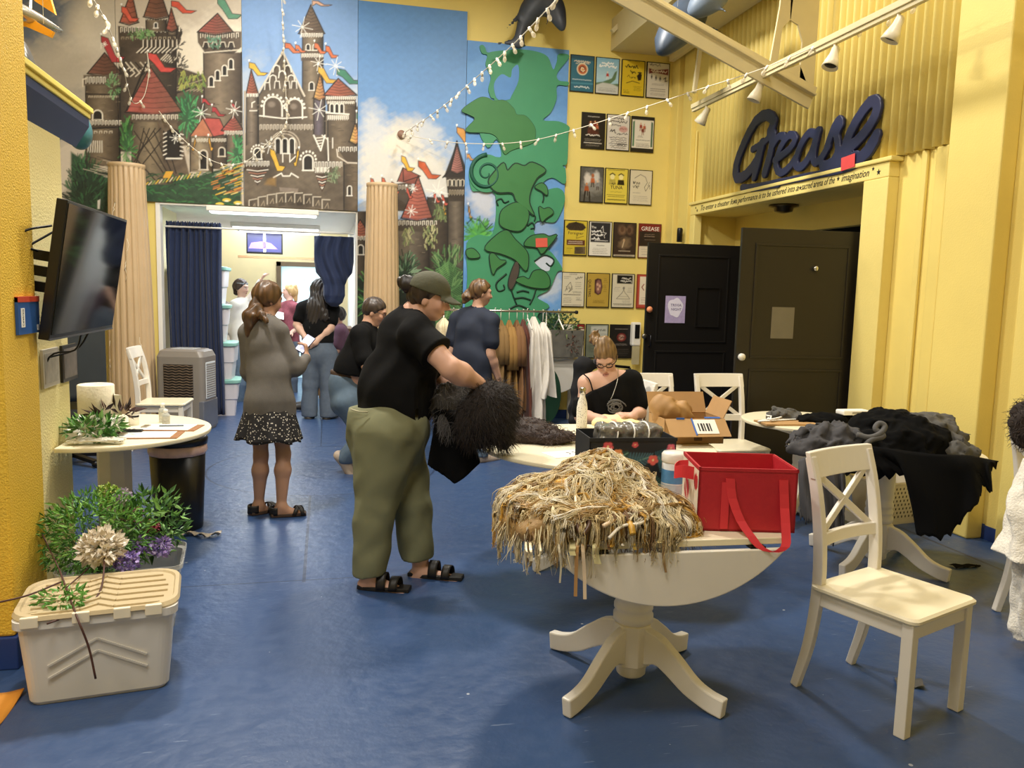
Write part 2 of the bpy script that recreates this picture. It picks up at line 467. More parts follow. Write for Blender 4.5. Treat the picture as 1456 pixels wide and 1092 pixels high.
# booth on the left: stucco wall with its cove roof, and the pillar in front of it
struct(MB().box((-2.6, 3.93, 0), (-1.42, 4.95, 2.4)).build('wall_booth', M_pale, bevel=.01))
rf = MB().prism([(-1.46, 2.40), (-1.42, 2.38), (-1.345, 2.50), (-1.345, 2.545), (-1.46, 2.545)], 1.33, Matrix(((1, 0, 0, 0), (0, 0, 1, 3.9), (0, 1, 0, 0), (0, 0, 0, 1))))
struct(rf.build('trim_4', M_navyp))
rt = MB().box((-1.6, 3.9, 2.545), (-1.335, 5.23, 2.575)).box((-1.6, 3.9, 2.575), (-1.32, 5.235, 2.605))
struct(rt.build('trim_5', M_trim, bevel=.004))
struct(MB().box((-2.2, 3.52, .14), (-1.25, 3.93, 5.6)).build('pillar', M_yel2, bevel=.012))
struct(MB().box((-2.2, 3.51, 0), (-1.24, 3.94, .14)).build('baseboard_pillar', M_base, bevel=.006))

# the hall behind the doorway
hl = MB().box((-2.1, WY + .12, 0), (DX0 - .03, 11.0, 3.2)).box((-2.6, 11.0, 0), (-2.5, 15.2, 3.2)).box((-2.6, 11.0, 0), (DX0 - .03, 11.08, 3.2))
struct(hl.build('wall_hall', M_cream))
struct(MB().box((DX1 + .02, WY + .12, 0), (DX1 + .12, 15.2, 3.2)).build('wall_passage', M_white))
he = MB().box((-2.6, 14.6, 0), (-.84, 14.7, 3.2)).box((.17, 14.6, 0), (.5, 14.7, 3.2)).box((-.84, 14.6, 2.0), (.17, 14.7, 3.2))
struct(he.build('wall_end', M_cream))
struct(MB().box((-2.1, WY + .12, DZ), (.5, 13.4, DZ + .1)).box((-2.6, 13.4, 3.1), (.5, 15.2, 3.2)).box((-2.6, 13.38, DZ), (.5, 13.46, 3.2)).build('ceiling_hall', M_white))
rv = MB().box((DX0 - .035, WY - .015, 0), (DX0 + .012, WY + .14, DZ + .012)).box((DX1 - .012, WY - .015, 0), (DX1 + .05, WY + .14, DZ + .012)).box((DX0, WY - .015, DZ - .012), (DX1, WY + .14, DZ + .012))
struct(rv.build('trim_6', M_white, bevel=.004))
struct(MB().box((-.84, 14.56, 0), (-.76, 14.62, 2.04)).box((.10, 14.56, 0), (.18, 14.62, 2.04)).box((-.84, 14.56, 1.96), (.18, 14.62, 2.04)).build('trim_7', mat('brown door frame', '6b5a45', .5), bevel=.004))
dg = MB().box((-.76, 14.63, 0), (.10, 14.66, 1.96)).build('door_1', mat('daylit door leaf', 'cfeaf0', .4, emit='c4ecf5', estr=.4)); struct(dg)
struct(MB().box((-.40, 14.60, .95), (-.36, 14.64, 1.75)).build('panel', mat('pale door stile', 'bcd9dc', .4), dg))
wd = bpy.data.worlds.new('world'); SC.world = wd; wd.use_nodes = True
wd.node_tree.nodes['Background'].inputs[0].default_value = (1.0, .93, .8, 1)
wd.node_tree.nodes['Background'].inputs[1].default_value = 0.24
def area(name, loc, size, power, col, rot=(0, 0, 0), shape='DISK', sy=None):
    d = bpy.data.lights.new(name, 'AREA'); d.shape = shape; d.size = size
    if sy: d.size_y = sy
    d.energy = power; d.color = col
    o = bpy.data.objects.new(name, d); COL.objects.link(o); o.location = loc; o.rotation_euler = rot; return o
WARM = (1.0, .95, .86)
area('pendant_light', (-0.9, 5.6, 5.0), .45, 190, WARM)
area('pendant_light', (1.9, 6.6, 5.3), .5, 165, WARM)
area('pendant_light', (-0.4, 1.4, 5.3), 1.2, 125, WARM)
area('pendant_light', (3.0, 3.8, 5.3), .6, 42, WARM)
area('pendant_light', (-3.0, 0.5, 4.6), 1.4, 90, WARM)
area('pendant_light', (-0.6, 8.3, 5.3), 1.0, 50, WARM)
for y in (10.4, 12.0, 13.0):
    area('hall_lamp', (-.68, y, 2.42), 1.25, 22, (.9, .96, 1.0), (0, 0, 0), 'RECTANGLE', .3)
area('hall_lamp', (-1.0, 14.2, 3.0), 1.2, 30, (.85, .95, 1.0), (0, 0, 0), 'RECTANGLE', .6)
area('door_daylight', (-.33, 14.5, 1.1), .8, 5, (.75, .9, 1.0), (R(90), 0, 0), 'RECTANGLE', 1.7)
SC.view_settings.exposure = 0.12
class Canvas:
    """paint on the vertices of a board; x, y are the drawing's own units (one unit is about 9 mm on the wall)"""
    def __init__(s, x, y, bg):
        s.x = x.astype(np.float32); s.y = y.astype(np.float32); s.c = np.tile(np.array(lin(bg), np.float32), (len(x), 1))
        s.n = s.noise(0.05, 1); s.n2 = s.noise(0.3, 5)
        s.rng = np.random.default_rng(3)
    def noise(s, f, seed):
        x, y = s.x * f, s.y * f
        return (np.sin(x * 1.3 + seed + 1.7 * np.sin(y * 1.1 + seed)) + np.sin(y * 1.9 - seed + 1.3 * np.sin(x * .9)) + .6 * np.sin(x * 3.1 + y * 2.3 + 2 * np.sin(y * 2.7))) / 2.6
    def _put(s, idx, a, col):
        a = a[:, None]; s.c[idx] = s.c[idx] * (1 - a) + np.array(col, np.float32) * a
    def box(s, x0, y0, x1, y1):
        return np.nonzero((s.x > x0) & (s.x < x1) & (s.y > y0) & (s.y < y1))[0]
    def seg(s, pts, closed, idx):
        X, Y = s.x[idx], s.y[idx]; d = np.full(len(idx), 1e9, np.float32); ins = np.zeros(len(idx), bool)
        n = len(pts)
        for i in range(n if closed else n - 1):
            (ax, ay), (bx, by) = pts[i], pts[(i + 1) % n]
            ex, ey = bx - ax, by - ay; L = ex * ex + ey * ey + 1e-9
            t = np.clip(((X - ax) * ex + (Y - ay) * ey) / L, 0, 1)
            d = np.minimum(d, (X - ax - t * ex) ** 2 + (Y - ay - t * ey) ** 2)
            if closed and abs(ey) > 1e-9:
                c = (ay > Y) != (by > Y)
                ins ^= c & (X < ex * (Y - ay) / ey + ax)
        return np.sqrt(d), ins
    def fill(s, pts, col, soft=.7, tex=.0, col2=None, grad=None, a=1.0):
        xs = [p[0] for p in pts]; ys = [p[1] for p in pts]; m = soft * 2 + 1
        idx = s.box(min(xs) - m, min(ys) - m, max(xs) + m, max(ys) + m)
        if len(idx) == 0: return
        d, ins = s.seg(pts, True, idx)
        al = np.clip(.5 + np.where(ins, d, -d) / (2 * soft), 0, 1) * a
        C = np.tile(np.array(lin(col), np.float32), (len(idx), 1))
        if col2 is not None:
            if grad == 'x': t = (s.x[idx] - min(xs)) / (max(xs) - min(xs) + 1e-6)
            elif grad == 'y': t = (s.y[idx] - min(ys)) / (max(ys) - min(ys) + 1e-6)
            elif grad == 'c': t = np.abs((s.x[idx] - min(xs)) / (max(xs) - min(xs) + 1e-6) - .42) * 1.9
            else: t = np.clip(.5 + .5 * s.n[idx], 0, 1)
            t = np.clip(t, 0, 1)[:, None]; C = C * (1 - t) + np.array(lin(col2), np.float32) * t
        if tex: C = C * (1 + tex * s.n2[idx] + tex * s.n[idx])[:, None]
        s.c[idx] = s.c[idx] * (1 - al[:, None]) + np.clip(C, 0, 1) * al[:, None]
    def line(s, pts, w, col, a=1.0):
        xs = [p[0] for p in pts]; ys = [p[1] for p in pts]; m = w + 1.5
        idx = s.box(min(xs) - m, min(ys) - m, max(xs) + m, max(ys) + m)
        if len(idx) == 0: return
        d, _ = s.seg(pts, False, idx)
        s._put(idx, np.clip((w / 2 + .5 - d), 0, 1) * a, lin(col))
    def oval(s, cx, cy, rx, ry, col, soft=.8, a=1.0):
        idx = s.box(cx - rx - 3, cy - ry - 3, cx + rx + 3, cy + ry + 3)
        if len(idx) == 0: return
        q = np.sqrt(((s.x[idx] - cx) / rx) ** 2 + ((s.y[idx] - cy) / ry) ** 2)
        s._put(idx, np.clip((1 - q) * min(rx, ry) / soft + .5, 0, 1) * a, lin(col))
    def cloud(s, cx, cy, rx, ry, col, a=.8):
        idx = s.box(cx - 1.5 * rx, cy - 1.5 * ry, cx + 1.5 * rx, cy + 1.5 * ry)
        if len(idx) == 0: return
        q = np.sqrt(((s.x[idx] - cx) / rx) ** 2 + ((s.y[idx] - cy) / ry) ** 2) + .3 * s.n[idx] + .12 * s.n2[idx]
        s._put(idx, np.clip((1.1 - q) * 1.6, 0, 1) * a, lin(col))
    def crenel(s, x0, x1, y, n, h=5, col='e9e2d2'):
        for i in range(n):
            x = x0 + (x1 - x0) * (i + .3) / n; w = (x1 - x0) / n * .5
            s.line([(x, y + h), (x, y), (x + w, y), (x + w, y + h * .8)], 1.0, col)
    def body(s, x0, x1, y0, y1, c='7b6c5a', d='3a3029', tl=0, tr=0):
        P = [(x0 + tl, y0), (x1 + tr, y0), (x1, y1), (x0, y1)]
        s.fill(P, c, .8, .12, d, 'c')
        s.line([P[0], P[3]], 1.6, '1d1714'); s.line([P[1], P[2]], 2.4, '1d1714')
        for k in range(int((y1 - y0) * (x1 - x0) / 260)):
            x, y = s.rng.uniform(x0, x1), s.rng.uniform(y0, y1)
            s.line([(x, y), (x + s.rng.uniform(3, 7), y + s.rng.uniform(-.6, .6))], .8, '241c17' if k % 3 else '8f806b', .6)
    def roof(s, ax, ay, x0, x1, y, c='b9605a', c2='6d4a38', n=6, lean=0):
        s.fill([(ax, ay), (x1, y), ((x0 + x1) / 2, y + 4), (x0, y)], c, .8, .1, c2, 'x')
        for i in range(1, n + 1):
            t = i / n; xl = ax + (x0 - ax) * t; xr = ax + (x1 - ax) * t; yy = ay + (y - ay) * t
            s.line([(xl + .5, yy), ((xl + xr) / 2, yy + 2.4), (xr - .5, yy)], .9, '2e1d19', .75)
        s.line([(x0, y), (ax, ay), (x1, y)], 1.6, '1b1412'); s.line([(x0 - 1, y + 1), ((x0 + x1) / 2, y + 5), (x1 + 1, y + 1)], 1.8, '241b17')
    def flag(s, x, y, dx, dy, c, pole=6):
        s.line([(x, y + pole), (x, y - 2)], 1.2, 'ece6d8'); s.oval(x, y - 3, 1.3, 1.3, 'ffffff')
        P = [(x, y), (x + dx * .3, y + dy * .1), (x + dx * .6, y + dy * .75), (x + dx, y + dy * .8), (x + dx * .8, y + dy), (x + dx * .45, y + dy * 1.0), (x + dx * .2, y + dy * .55), (x, y + 8)]
        s.fill(P, c, .6, .1); s.line(P + [P[0]], 1.1, '1c1512', .9)
    def arch(s, x, y, w, h, c='17120f', o='ece6da', lw=1.2, sill=True):
        P = [(x - w / 2, y + h)] + [(x - w / 2 * math.cos(t), y + w / 2 - w / 2 * math.sin(t)) for t in np.linspace(0, PI, 8)] + [(x + w / 2, y + h)]
        s.fill(P, c, .6); s.line(P, lw, o)
        if sill: s.line([(x - w / 2 - 1, y + h), (x + w / 2 + 1, y + h)], lw, o)
    def star(s, x, y, r):
        for a in (0, 45, 90, 135):
            k = r if a % 90 == 0 else r * .75
            s.line([(x - k * math.cos(R(a + 12)), y - k * math.sin(R(a + 12))), (x + k * math.cos(R(a + 12)), y + k * math.sin(R(a + 12)))], .9, 'fffdf4', .85)
    def leaves(s, x0, y0, x1, y1, n, cols, L=7, dirn=None):
        for k in range(n):
            x, y = s.rng.uniform(x0, x1), s.rng.uniform(y0, y1); a = s.rng.uniform(0, 6.28) if dirn is None else dirn + s.rng.uniform(-.6, .6)
            l = L * s.rng.uniform(.5, 1.2)
            s.line([(x, y), (x + l * .5 * math.cos(a), y + l * .5 * math.sin(a) - 1), (x + l * math.cos(a), y + l * math.sin(a))], s.rng.uniform(1, 2.2), cols[k % len(cols)], .9)
    def bush(s, cx, cy, rx, ry, n, cols, L=8, base=None):
        if base: s.cloud(cx, cy, rx, ry, base, .95)
        for k in range(n):
            a = s.rng.uniform(0, 6.28); q = math.sqrt(s.rng.uniform(0, 1)); x, y = cx + rx * q * math.cos(a), cy + ry * q * math.sin(a)
            t = math.atan2(y - cy - ry * .3, x - cx) + s.rng.uniform(-.5, .5)
            s.line([(x, y), (x + L * math.cos(t), y + L * math.sin(t))], s.rng.uniform(1, 2), cols[k % len(cols)], .9)

GREENS = ['2c5a34', '1e3f28', '4b8a4a', '35703c', '17301f', '6fa758']
def paint_left(c):
    c.cloud(60, 30, 60, 70, '566983', .9); c.cloud(95, 110, 70, 60, 'b3aa99', .8); c.cloud(130, 40, 50, 40, 'd8cfbd', .9); c.cloud(60, 160, 60, 50, '7d7a78', .7)
    c.cloud(300, 70, 60, 60, 'efe7d6', .9); c.cloud(150, 20, 30, 50, 'c9bfae', .7); c.cloud(265, 90, 40, 45, 'e6dcc9', .8); c.cloud(70, 75, 40, 30, 'c9bfae', .6)
    # rear ridge wall
    c.fill([(168, 90), (255, 95), (292, 108), (343, 120), (343, 200), (168, 215)], '6b5d4d', 1, .15, '32291f', 'n')
    for k in range(9): c.line([(250 + k * 5, 128 + k * .2), (256 + k * 5, 126)], 1.2, 'a4967f')
    c.line([(232, 138), (290, 118)], 2.2, '241b16'); c.line([(232, 130), (290, 112)], 1.4, '9c8d76')
    # big keep
    c.body(170, 250, 60, 215, '5d4f41', '2a221c'); c.fill([(167, 36), (258, 44), (255, 62), (240, 70), (168, 66)], '54473a', .8, .15, '2a211b', 'n')
    c.crenel(169, 256, 38, 15, 7); c.crenel(170, 250, 52, 12, 3, '9f9179')
    for k in range(9):
        x = 200 + k * 6; c.line([(x + 3, 56), (x + 3, 66), (x - 6, 74)], 1.5, 'e2d9c8'); c.line([(x + 5, 58), (x + 5, 68), (x - 3, 75)], 1.2, '1e1713')
    for k in range(6): c.line([(236 + k * 3, 76 + k), (228 + k * 3, 84 + k)], 1.6, 'cfc5b3')
    c.bush(252, 60, 7, 22, 30, ['2b211b', '3a2e25', '1f1814'], 6); c.bush(250, 92, 12, 14, 50, ['2b211b', '3a2e25', '1f1814'], 6)
    c.roof(186, -14, 170, 196, 30, 'c46450'); c.body(207, 236, 24, 44, '7a6b58'); c.crenel(206, 237, 22, 8, 5); c.roof(222, -30, 204, 239, 22, '8a5a45', '5d4234', 8); c.arch(221, 31, 5, 8)
    c.body(238, 251, 36, 48); c.roof(243, 10, 236, 252, 40, 'a65548')
    c.flag(172, 8, 25, 22, 'd9604a'); c.flag(243, 0, 36, 18, 'd4553f'); c.leaves(185, 42, 216, 54, 50, ['6d9a5a', '88a873', '4c7444'], 5)
    for y in (88, 96): 
        for k in range(5): c.line([(178 + k * 7, y), (184 + k * 7, y + 7), (178 + k * 7, y + 12)], 1.6, 'd8cdb9' if (k + y) % 3 else '211915')
    # left square tower
    c.body(121, 170, 116, 236, '7a6a55', '34291f'); c.roof(148, 74, 124, 172, 103, '7d5040', '4b352a', 6); c.fill([(118, 106), (172, 106), (170, 121), (118, 121)], '5e5142', .8, .1); c.crenel(120, 150, 109, 6, 9); c.line([(117, 122), (117, 112), (122, 111)], 2, 'd9cfbc')
    c.line([(121, 133), (168, 134)], 1.8, '231a15'); c.crenel(124, 168, 136, 11, 2, 'b8ab94'); c.arch(138, 156, 14, 14, '1a1411', 'e6decd', 1.8)
    c.bush(160, 120, 7, 16, 40, ['6f9a66', '4d7a4b', '8fae7e'], 5)
    c.fill([(118, 170), (172, 170), (172, 182), (118, 182)], '473b30', .8, .1); c.crenel(119, 172, 171, 11, 6); c.line([(118, 183), (172, 180)], 2.2, '17110e'); c.crenel(124, 160, 186, 5, 3, 'cfc5b2')
    for k in range(7): c.line([(126 + k * 3, 200), (124 + k * 3.4, 216)], 1.2, 'e3dccd')
    c.flag(143, 50, 34, 38, 'b03a3f', 18); c.star(148, 62, 4)
    # round tower on the ridge
    c.body(291, 343, 74, 205, '8a7b68', '41352c', -2, 0); c.fill([(280, 44), (343, 44), (343, 66), (332, 76), (290, 74), (281, 60)], '6c5e4f', .8, .12, '3a3028', 'n')
    c.crenel(283, 340, 46, 9, 7); c.roof(309, 18, 281, 331, 44, 'ad5a4f', '6a4638', 7); c.line([(280, 60), (290, 74), (341, 70)], 1.6, 'ddd4c2')
    for k in range(4): c.oval(292 + k * 12, 64 + (k % 2), 4.5, 5.5, '2a221c'); c.line([(288 + k * 12, 66), (290 + k * 12, 59), (295 + k * 12, 59), (297 + k * 12, 66)], 1.2, 'ddd4c2')
    for x, y in ((300, 108), (309, 99), (319, 92), (328, 83)): c.arch(x, y, 7, 15, '1c1613', 'efe8da', 1.5)
    c.flag(309, -4, 35, 30, '5a9478'); c.leaves(295, 52, 312, 66, 25, ['6f9f86', '517f66'], 5)
    c.leaves(256, 100, 290, 122, 55, ['a9ad57', '8d9a4c', '6d8a45'], 8, PI / 2)
    c.bush(266, 160, 14, 28, 90, ['2f7a4a', '3f9a5c', '1f5535', '58ab6a'], 9, '2a5a3a')
    # ground and trees
    c.fill([(100, 215), (130, 235), (172, 250), (230, 246), (280, 250), (343, 232), (343, 306), (100, 345)], '34543a', 1.5, .25, '243b2a', 'n')
    # front round tower with lattice
    c.body(187, 248, 160, 262, '86775f', '3c3128'); c.fill([(222, 166), (250, 170), (270, 252), (236, 256)], '3a2f27', 1, .15, '6a5a49', 'n')
    c.fill([(184, 158), (254, 160), (252, 174), (186, 172)], '5a4d3f', .8, .1); c.roof(213, 94, 178, 258, 158, 'b05850', '7a5040', 9); c.crenel(186, 253, 163, 12, 6)
    c.line([(180, 156), (206, 92), (214, 82)], 2.6, '1a1310')
    for k in range(4):
        for (a, b) in (((190 + k * 14, 186), (232 + k * 6, 246)), ((228 - k * 8, 182), (190, 222 + k * 8))): c.line([a, b], 1.6, '241a14')
    c.line([(190, 222), (222, 258)], 1.6, '241a14'); c.line([(229, 200), (190, 248)], 1.6, '241a14')
    c.arch(245, 183, 23, 43, '1b1512', '1b1512', 1); c.line([(236, 225), (258, 225)], 2.2, 'ece6da')
    for k in range(6): c.line([(232, 190 + k * 6), (236, 188 + k * 6)], 1.6, 'ece6da'); c.line([(256, 190 + k * 6), (260, 191 + k * 6)], 1.6, 'ece6da')
    c.star(249, 196, 8); c.flag(210, 74, 40, 28, 'cf4b45', 20)
    c.bush(180, 205, 8, 34, 80, ['3c7a3e', '2a5a30', '5a9a4d'], 8, '2a4f30')
    # gate house and little tower
    c.body(270, 302, 194, 244, '9a8a70', '5c4d3e'); c.body(302, 322, 190, 240, '5c4d3e', '30271f'); c.fill([(270, 193), (288, 167), (303, 193)], 'c07b5c', .8, .1); c.fill([(288, 167), (312, 168), (322, 190), (303, 194)], 'b9534d', .8, .12)
    c.line([(270, 193), (288, 167), (303, 194), (322, 190), (312, 168), (288, 167)], 1.4, '1e1613'); c.crenel(272, 322, 197, 12, 4); c.arch(289, 213, 11, 28, '1a1310', 'd9cfbd', 2); c.arch(315, 209, 9, 13, '1a1310', 'd9cfbd', 1.6)
    c.flag(278, 196, -6, 18, 'd9a13c', 2); c.flag(296, 194, 7, 20, 'd9a13c', 2)
    c.body(322, 343, 188, 232, '7c6d5a'); c.roof(332, 163, 315, 346, 184, 'b9534d'); c.crenel(318, 345, 186, 7, 5)
    c.flag(287, 139, 18, 10, 'a8343a', 6); c.flag(301, 151, 20, 14, 'a8343a', 6); c.flag(329, 146, 11, 9, 'b5464a', 14); c.star(286, 160, 13); c.star(333, 156, 12)
    c.bush(337, 215, 8, 18, 60, ['2f7a4a', '3f9a5c', '1f5535', '58ab6a'], 8, '2a5a3a')
    c.bush(120, 275, 26, 52, 260, ['20402a', '2c5a38', '14281b', '3a6b40', '0f1d14'], 10, '1b3323'); c.bush(150, 310, 26, 34, 150, ['1d3a26', '14281b', '2f5534'], 9, '16281c')
    c.leaves(205, 245, 340, 300, 160, ['2d6338', '25502f', '3d7a44', '1d3a26'], 11, .2)
    for k in range(60): x = c.rng.uniform(300, 346); y = 235 + c.rng.uniform(0, 42); c.line([(x, y), (x + 9, y - 3)], 1.5, ['e0b93a', 'd88c3c', 'e8d27a', 'b96a3c', '7f8f7c'][k % 5], .9)
    for k in range(16): x = 206 + k * 5; c.line([(x, 263 - k * .8), (x + 4, 259 - k)], 1.6, ['e0b93a', 'd9cfb0', '8aa05a'][k % 3])
    for k in range(10): x = 232 + k; c.line([(x, 252), (x + 4, 244)], 1.4, 'e2a93a')
    for k in range(22): x = c.rng.uniform(125, 160); y = 222 + c.rng.uniform(0, 34); c.line([(x - 8, y - 2), (x + 12, y + 3)], 1, 'c3b6a2' if k % 2 else '2c231d', .8)
    for (x, y) in ((312, 290), (322, 284), (338, 288), (318, 296)): c.oval(x, y, 6, 2.5, 'e6c94c'); c.oval(x, y + 1.5, 3, 1.3, 'f2ead0')
    c.fill([(138, 285), (142, 283), (141, 297), (138, 297)], 'e4e0d4', .7)
def paint_castle(c):
    c.fill([(330, -60), (520, -60), (520, 310), (330, 310)], '6b98d6', 1, .03, 'a9c4e6', 'y'); c.cloud(360, 140, 30, 60, 'c6d2de', .7); c.cloud(505, 170, 26, 60, 'd5dade', .7)
    S, D, O = '7b6e5e', '40362c', 'f1ece1'
    c.fill([(346, 190), (362, 180), (512, 150), (512, 310), (346, 310)], S, 1.2, .14, D, 'n')
    c.body(430, 459, 46, 170, '8b7c68', D); c.roof(442, 6, 425, 461, 46, '7a6552', '55473a', 9); c.crenel(428, 459, 47, 9, 5, O); c.fill([(427, 72), (461, 72), (459, 86), (428, 86)], '5a4c3e', .8, .1)
    c.crenel(428, 460, 76, 9, 5, O); c.arch(438, 62, 6, 9, '1d1713', O); c.arch(448, 62, 6, 9, '1d1713', O); c.arch(443, 116, 7, 12, '1d1713', O)
    # gable hall
    c.fill([(402, 72), (432, 134), (446, 190), (360, 190), (368, 134)], S, 1, .12, D, 'n'); c.line([(366, 134), (402, 73), (433, 136)], 2.4, 'd9cfc0'); c.line([(368, 136), (402, 79), (430, 138)], 1.2, '2a221b')
    for x, y in ((393, 96), (409, 96), (388, 110), (401, 104), (414, 110)): c.line([(x - 5, y + 6), (x - 4, y - 2), (x, y - 4), (x + 4, y - 2), (x + 5, y + 6)], 1.5, O)
    for x, y in ((380, 122), (394, 120), (408, 120), (418, 120)): c.oval(x, y, 3.6, 6, '4c4034'); c.line([(x - 4, y + 5), (x - 3, y - 5), (x + 3, y - 5), (x + 4, y + 5)], 1.2, O)
    for x, y, r in ((388, 152, 13), (419, 155, 11)):
        c.arch(x, y - 15, 2 * r, 28, '574a3e', O, 2.2, False); c.oval(x - 2, y - 4, 5, 4, '94877a', 3, .7)
        for k in range(9): a = PI * k / 8; c.oval(x - (r + 3) * math.cos(a), y - 2 - (r + 3) * math.sin(a), 1.8, 1.8, O)
    c.line([(368, 164), (402, 168), (436, 166)], 1.8, O); c.crenel(368, 446, 177, 16, 7, 'd8cebe')
    # slender left tower
    c.body(350, 367, 134, 206, '85786a', D); c.roof(357, 98, 350, 367, 132, 'b5654c', '6c4030', 9); c.crenel(350, 367, 133, 6, 4, O); c.line([(358, 152), (358, 146), (362, 144)], 1.6, O); c.line([(355, 157), (365, 157)], 1.4, O); c.line([(348, 130), (347, 228)], 3, 'b9ae9f'); c.flag(354, 88, 27, 19, 'dfb63c', 8)
    # right tower pair
    c.body(446, 462, 138, 192, '6b6270', D); c.roof(455, 103, 446, 463, 138, 'd2a560', '9a6044', 8); c.line([(446, 192), (456, 214), (462, 192)], 2, O)
    for k in range(4): c.line([(452 - (3 - k), 196 + k * 4), (456 + (3 - k), 195 + k * 4)], 1.3, O)
    c.body(466, 506, 146, 250, '7a6b58', D); c.fill([(462, 133), (507, 137), (505, 150), (464, 148)], '5b4e40', .8, .1); c.roof(481, 111, 461, 507, 134, 'b7644e', '7d4d3c', 6); c.crenel(463, 506, 137, 14, 4, O); c.crenel(465, 504, 144, 12, 3, O)
    for k in range(3): c.arch(472 + k * 7, 147, 6, 13, '231b16', O, 1.4, False)
    c.line([(464, 160), (496, 162)], 2, O); c.crenel(465, 496, 164, 10, 6, O); c.line([(466, 196), (467, 228)], 1.8, O); c.line([(458, 192), (466, 198)], 1.6, O); c.line([(473, 196), (473, 210)], 1.4, O)
    c.flag(479, 97, 40, 22, '3f8068', 10); c.flag(452, 94, 27, 24, 'dcb04a', 10); c.flag(405, 60, 26, 15, 'd9754a', 4); c.flag(420, 63, 16, 11, 'd9754a', 4); c.flag(447, 60, 18, 16, 'd9754a', 6); c.flag(463, 64, 18, 18, 'd9754a', 6); c.flag(444, 0, 28, 8, 'e0b49a', 8)
    c.star(430, 38, 15); c.star(453, 89, 11); c.star(477, 93, 13); c.star(454, 156, 15); c.star(383, 206, 12)
    # balcony and its arches
    for r in (21, 17): c.line([(405 + r * math.cos(t), 206 - r * .95 * math.sin(t)) for t in np.linspace(-.3, PI + .3, 16)], 1.8, 'b9ad9c')
    for k in range(3): c.arch(395 + k * 10, 196, 8, 22, '191310', O, 1.6, False)
    c.line([(389, 252), (400, 246), (402, 250), (412, 250), (414, 246), (424, 252)], 1.8, O); c.line([(402, 230), (402, 218), (412, 218), (412, 230), (420, 222)], 1.5, O)
    c.flag(384, 211, 22, 32, 'dfb23c', 2); c.flag(425, 212, -8, 24, 'dfb23c', 2)
    for x, y, w in ((366, 238, 17), (458, 247, 10)):
        c.fill([(x - w, y), (x + w, y), (x + 4, y + 18), (x, y + 26), (x - 4, y + 18)], '5a4639', .8, .1, '2c231d', 'x'); c.crenel(x - w, x + w, y - 9, 8, 7, O)
        for k in range(5): c.line([(x - w + 2 + k * w / 6, y + 3 + k * 4), (x, y + 5 + k * 4), (x + w - 2 - k * w / 6, y + 3 + k * 4)], 1.2, 'b07a66' if k % 2 else O)
    c.arch(366, 210, 11, 16, '1d1713', O, 1.8); c.arch(438, 220, 14, 22, '1d1713', O, 2)
    for k in range(8): a = PI * k / 7; c.oval(438 - 11 * math.cos(a), 226 - 11 * math.sin(a), 1.5, 1.8, O); c.oval(366 - 9 * math.cos(a), 215 - 9 * math.sin(a), 1.3, 1.5, O)
    c.crenel(446, 487, 230, 8, 8, O); c.leaves(463, 240, 482, 258, 40, ['6b7c5c', '8a9a78', '4a5c42'], 5)
    # turret at the right corner
    c.roof(505, 174, 497, 514, 200, 'd8b866', 'b5604a', 6); c.body(489, 526, 228, 312, '6c5d4b', '2e261f'); c.fill([(479, 210), (531, 208), (528, 228), (516, 232), (494, 232)], '4d4135', .8, .1); c.line([(479, 212), (480, 222), (494, 231), (517, 232), (529, 225)], 1.8, 'd9cfc0'); c.crenel(480, 530, 209, 9, 6, O); c.flag(507, 160, 30, 20, '3f8068', 14)
    c.line([(514, 252), (514, 242), (519, 240)], 1.5, O); c.arch(497, 264, 6, 14, '2b231d', O, 1.3)
    # stones over the opening
    c.fill([(397, 266), (424, 268), (423, 274), (398, 272)], '8d8074', .8, .1)
    for k in range(9):
        x = 360 + k * 13; y = 290 - 13 * math.sin(PI * (k + .6) / 9.4); c.fill([(x - 6, y - 3), (x + 5, y - 5 + k * .3), (x + 6, y + 14), (x - 3, y + 15)], '6f6354', .7, .2, '2a221c', 'n'); c.line([(x - 6, y + 10), (x - 6, y - 3), (x + 5, y - 5 + k * .3)], 1.4, 'c9bfae'); c.line([(x - 2, y + 9), (x + 2, y + 2), (x + 3, y + 9)], 1.1, 'a1937e')
    c.fill([(380, 255), (392, 250), (392, 264), (376, 262)], 'a17c3e', 2, .1, a=.6)
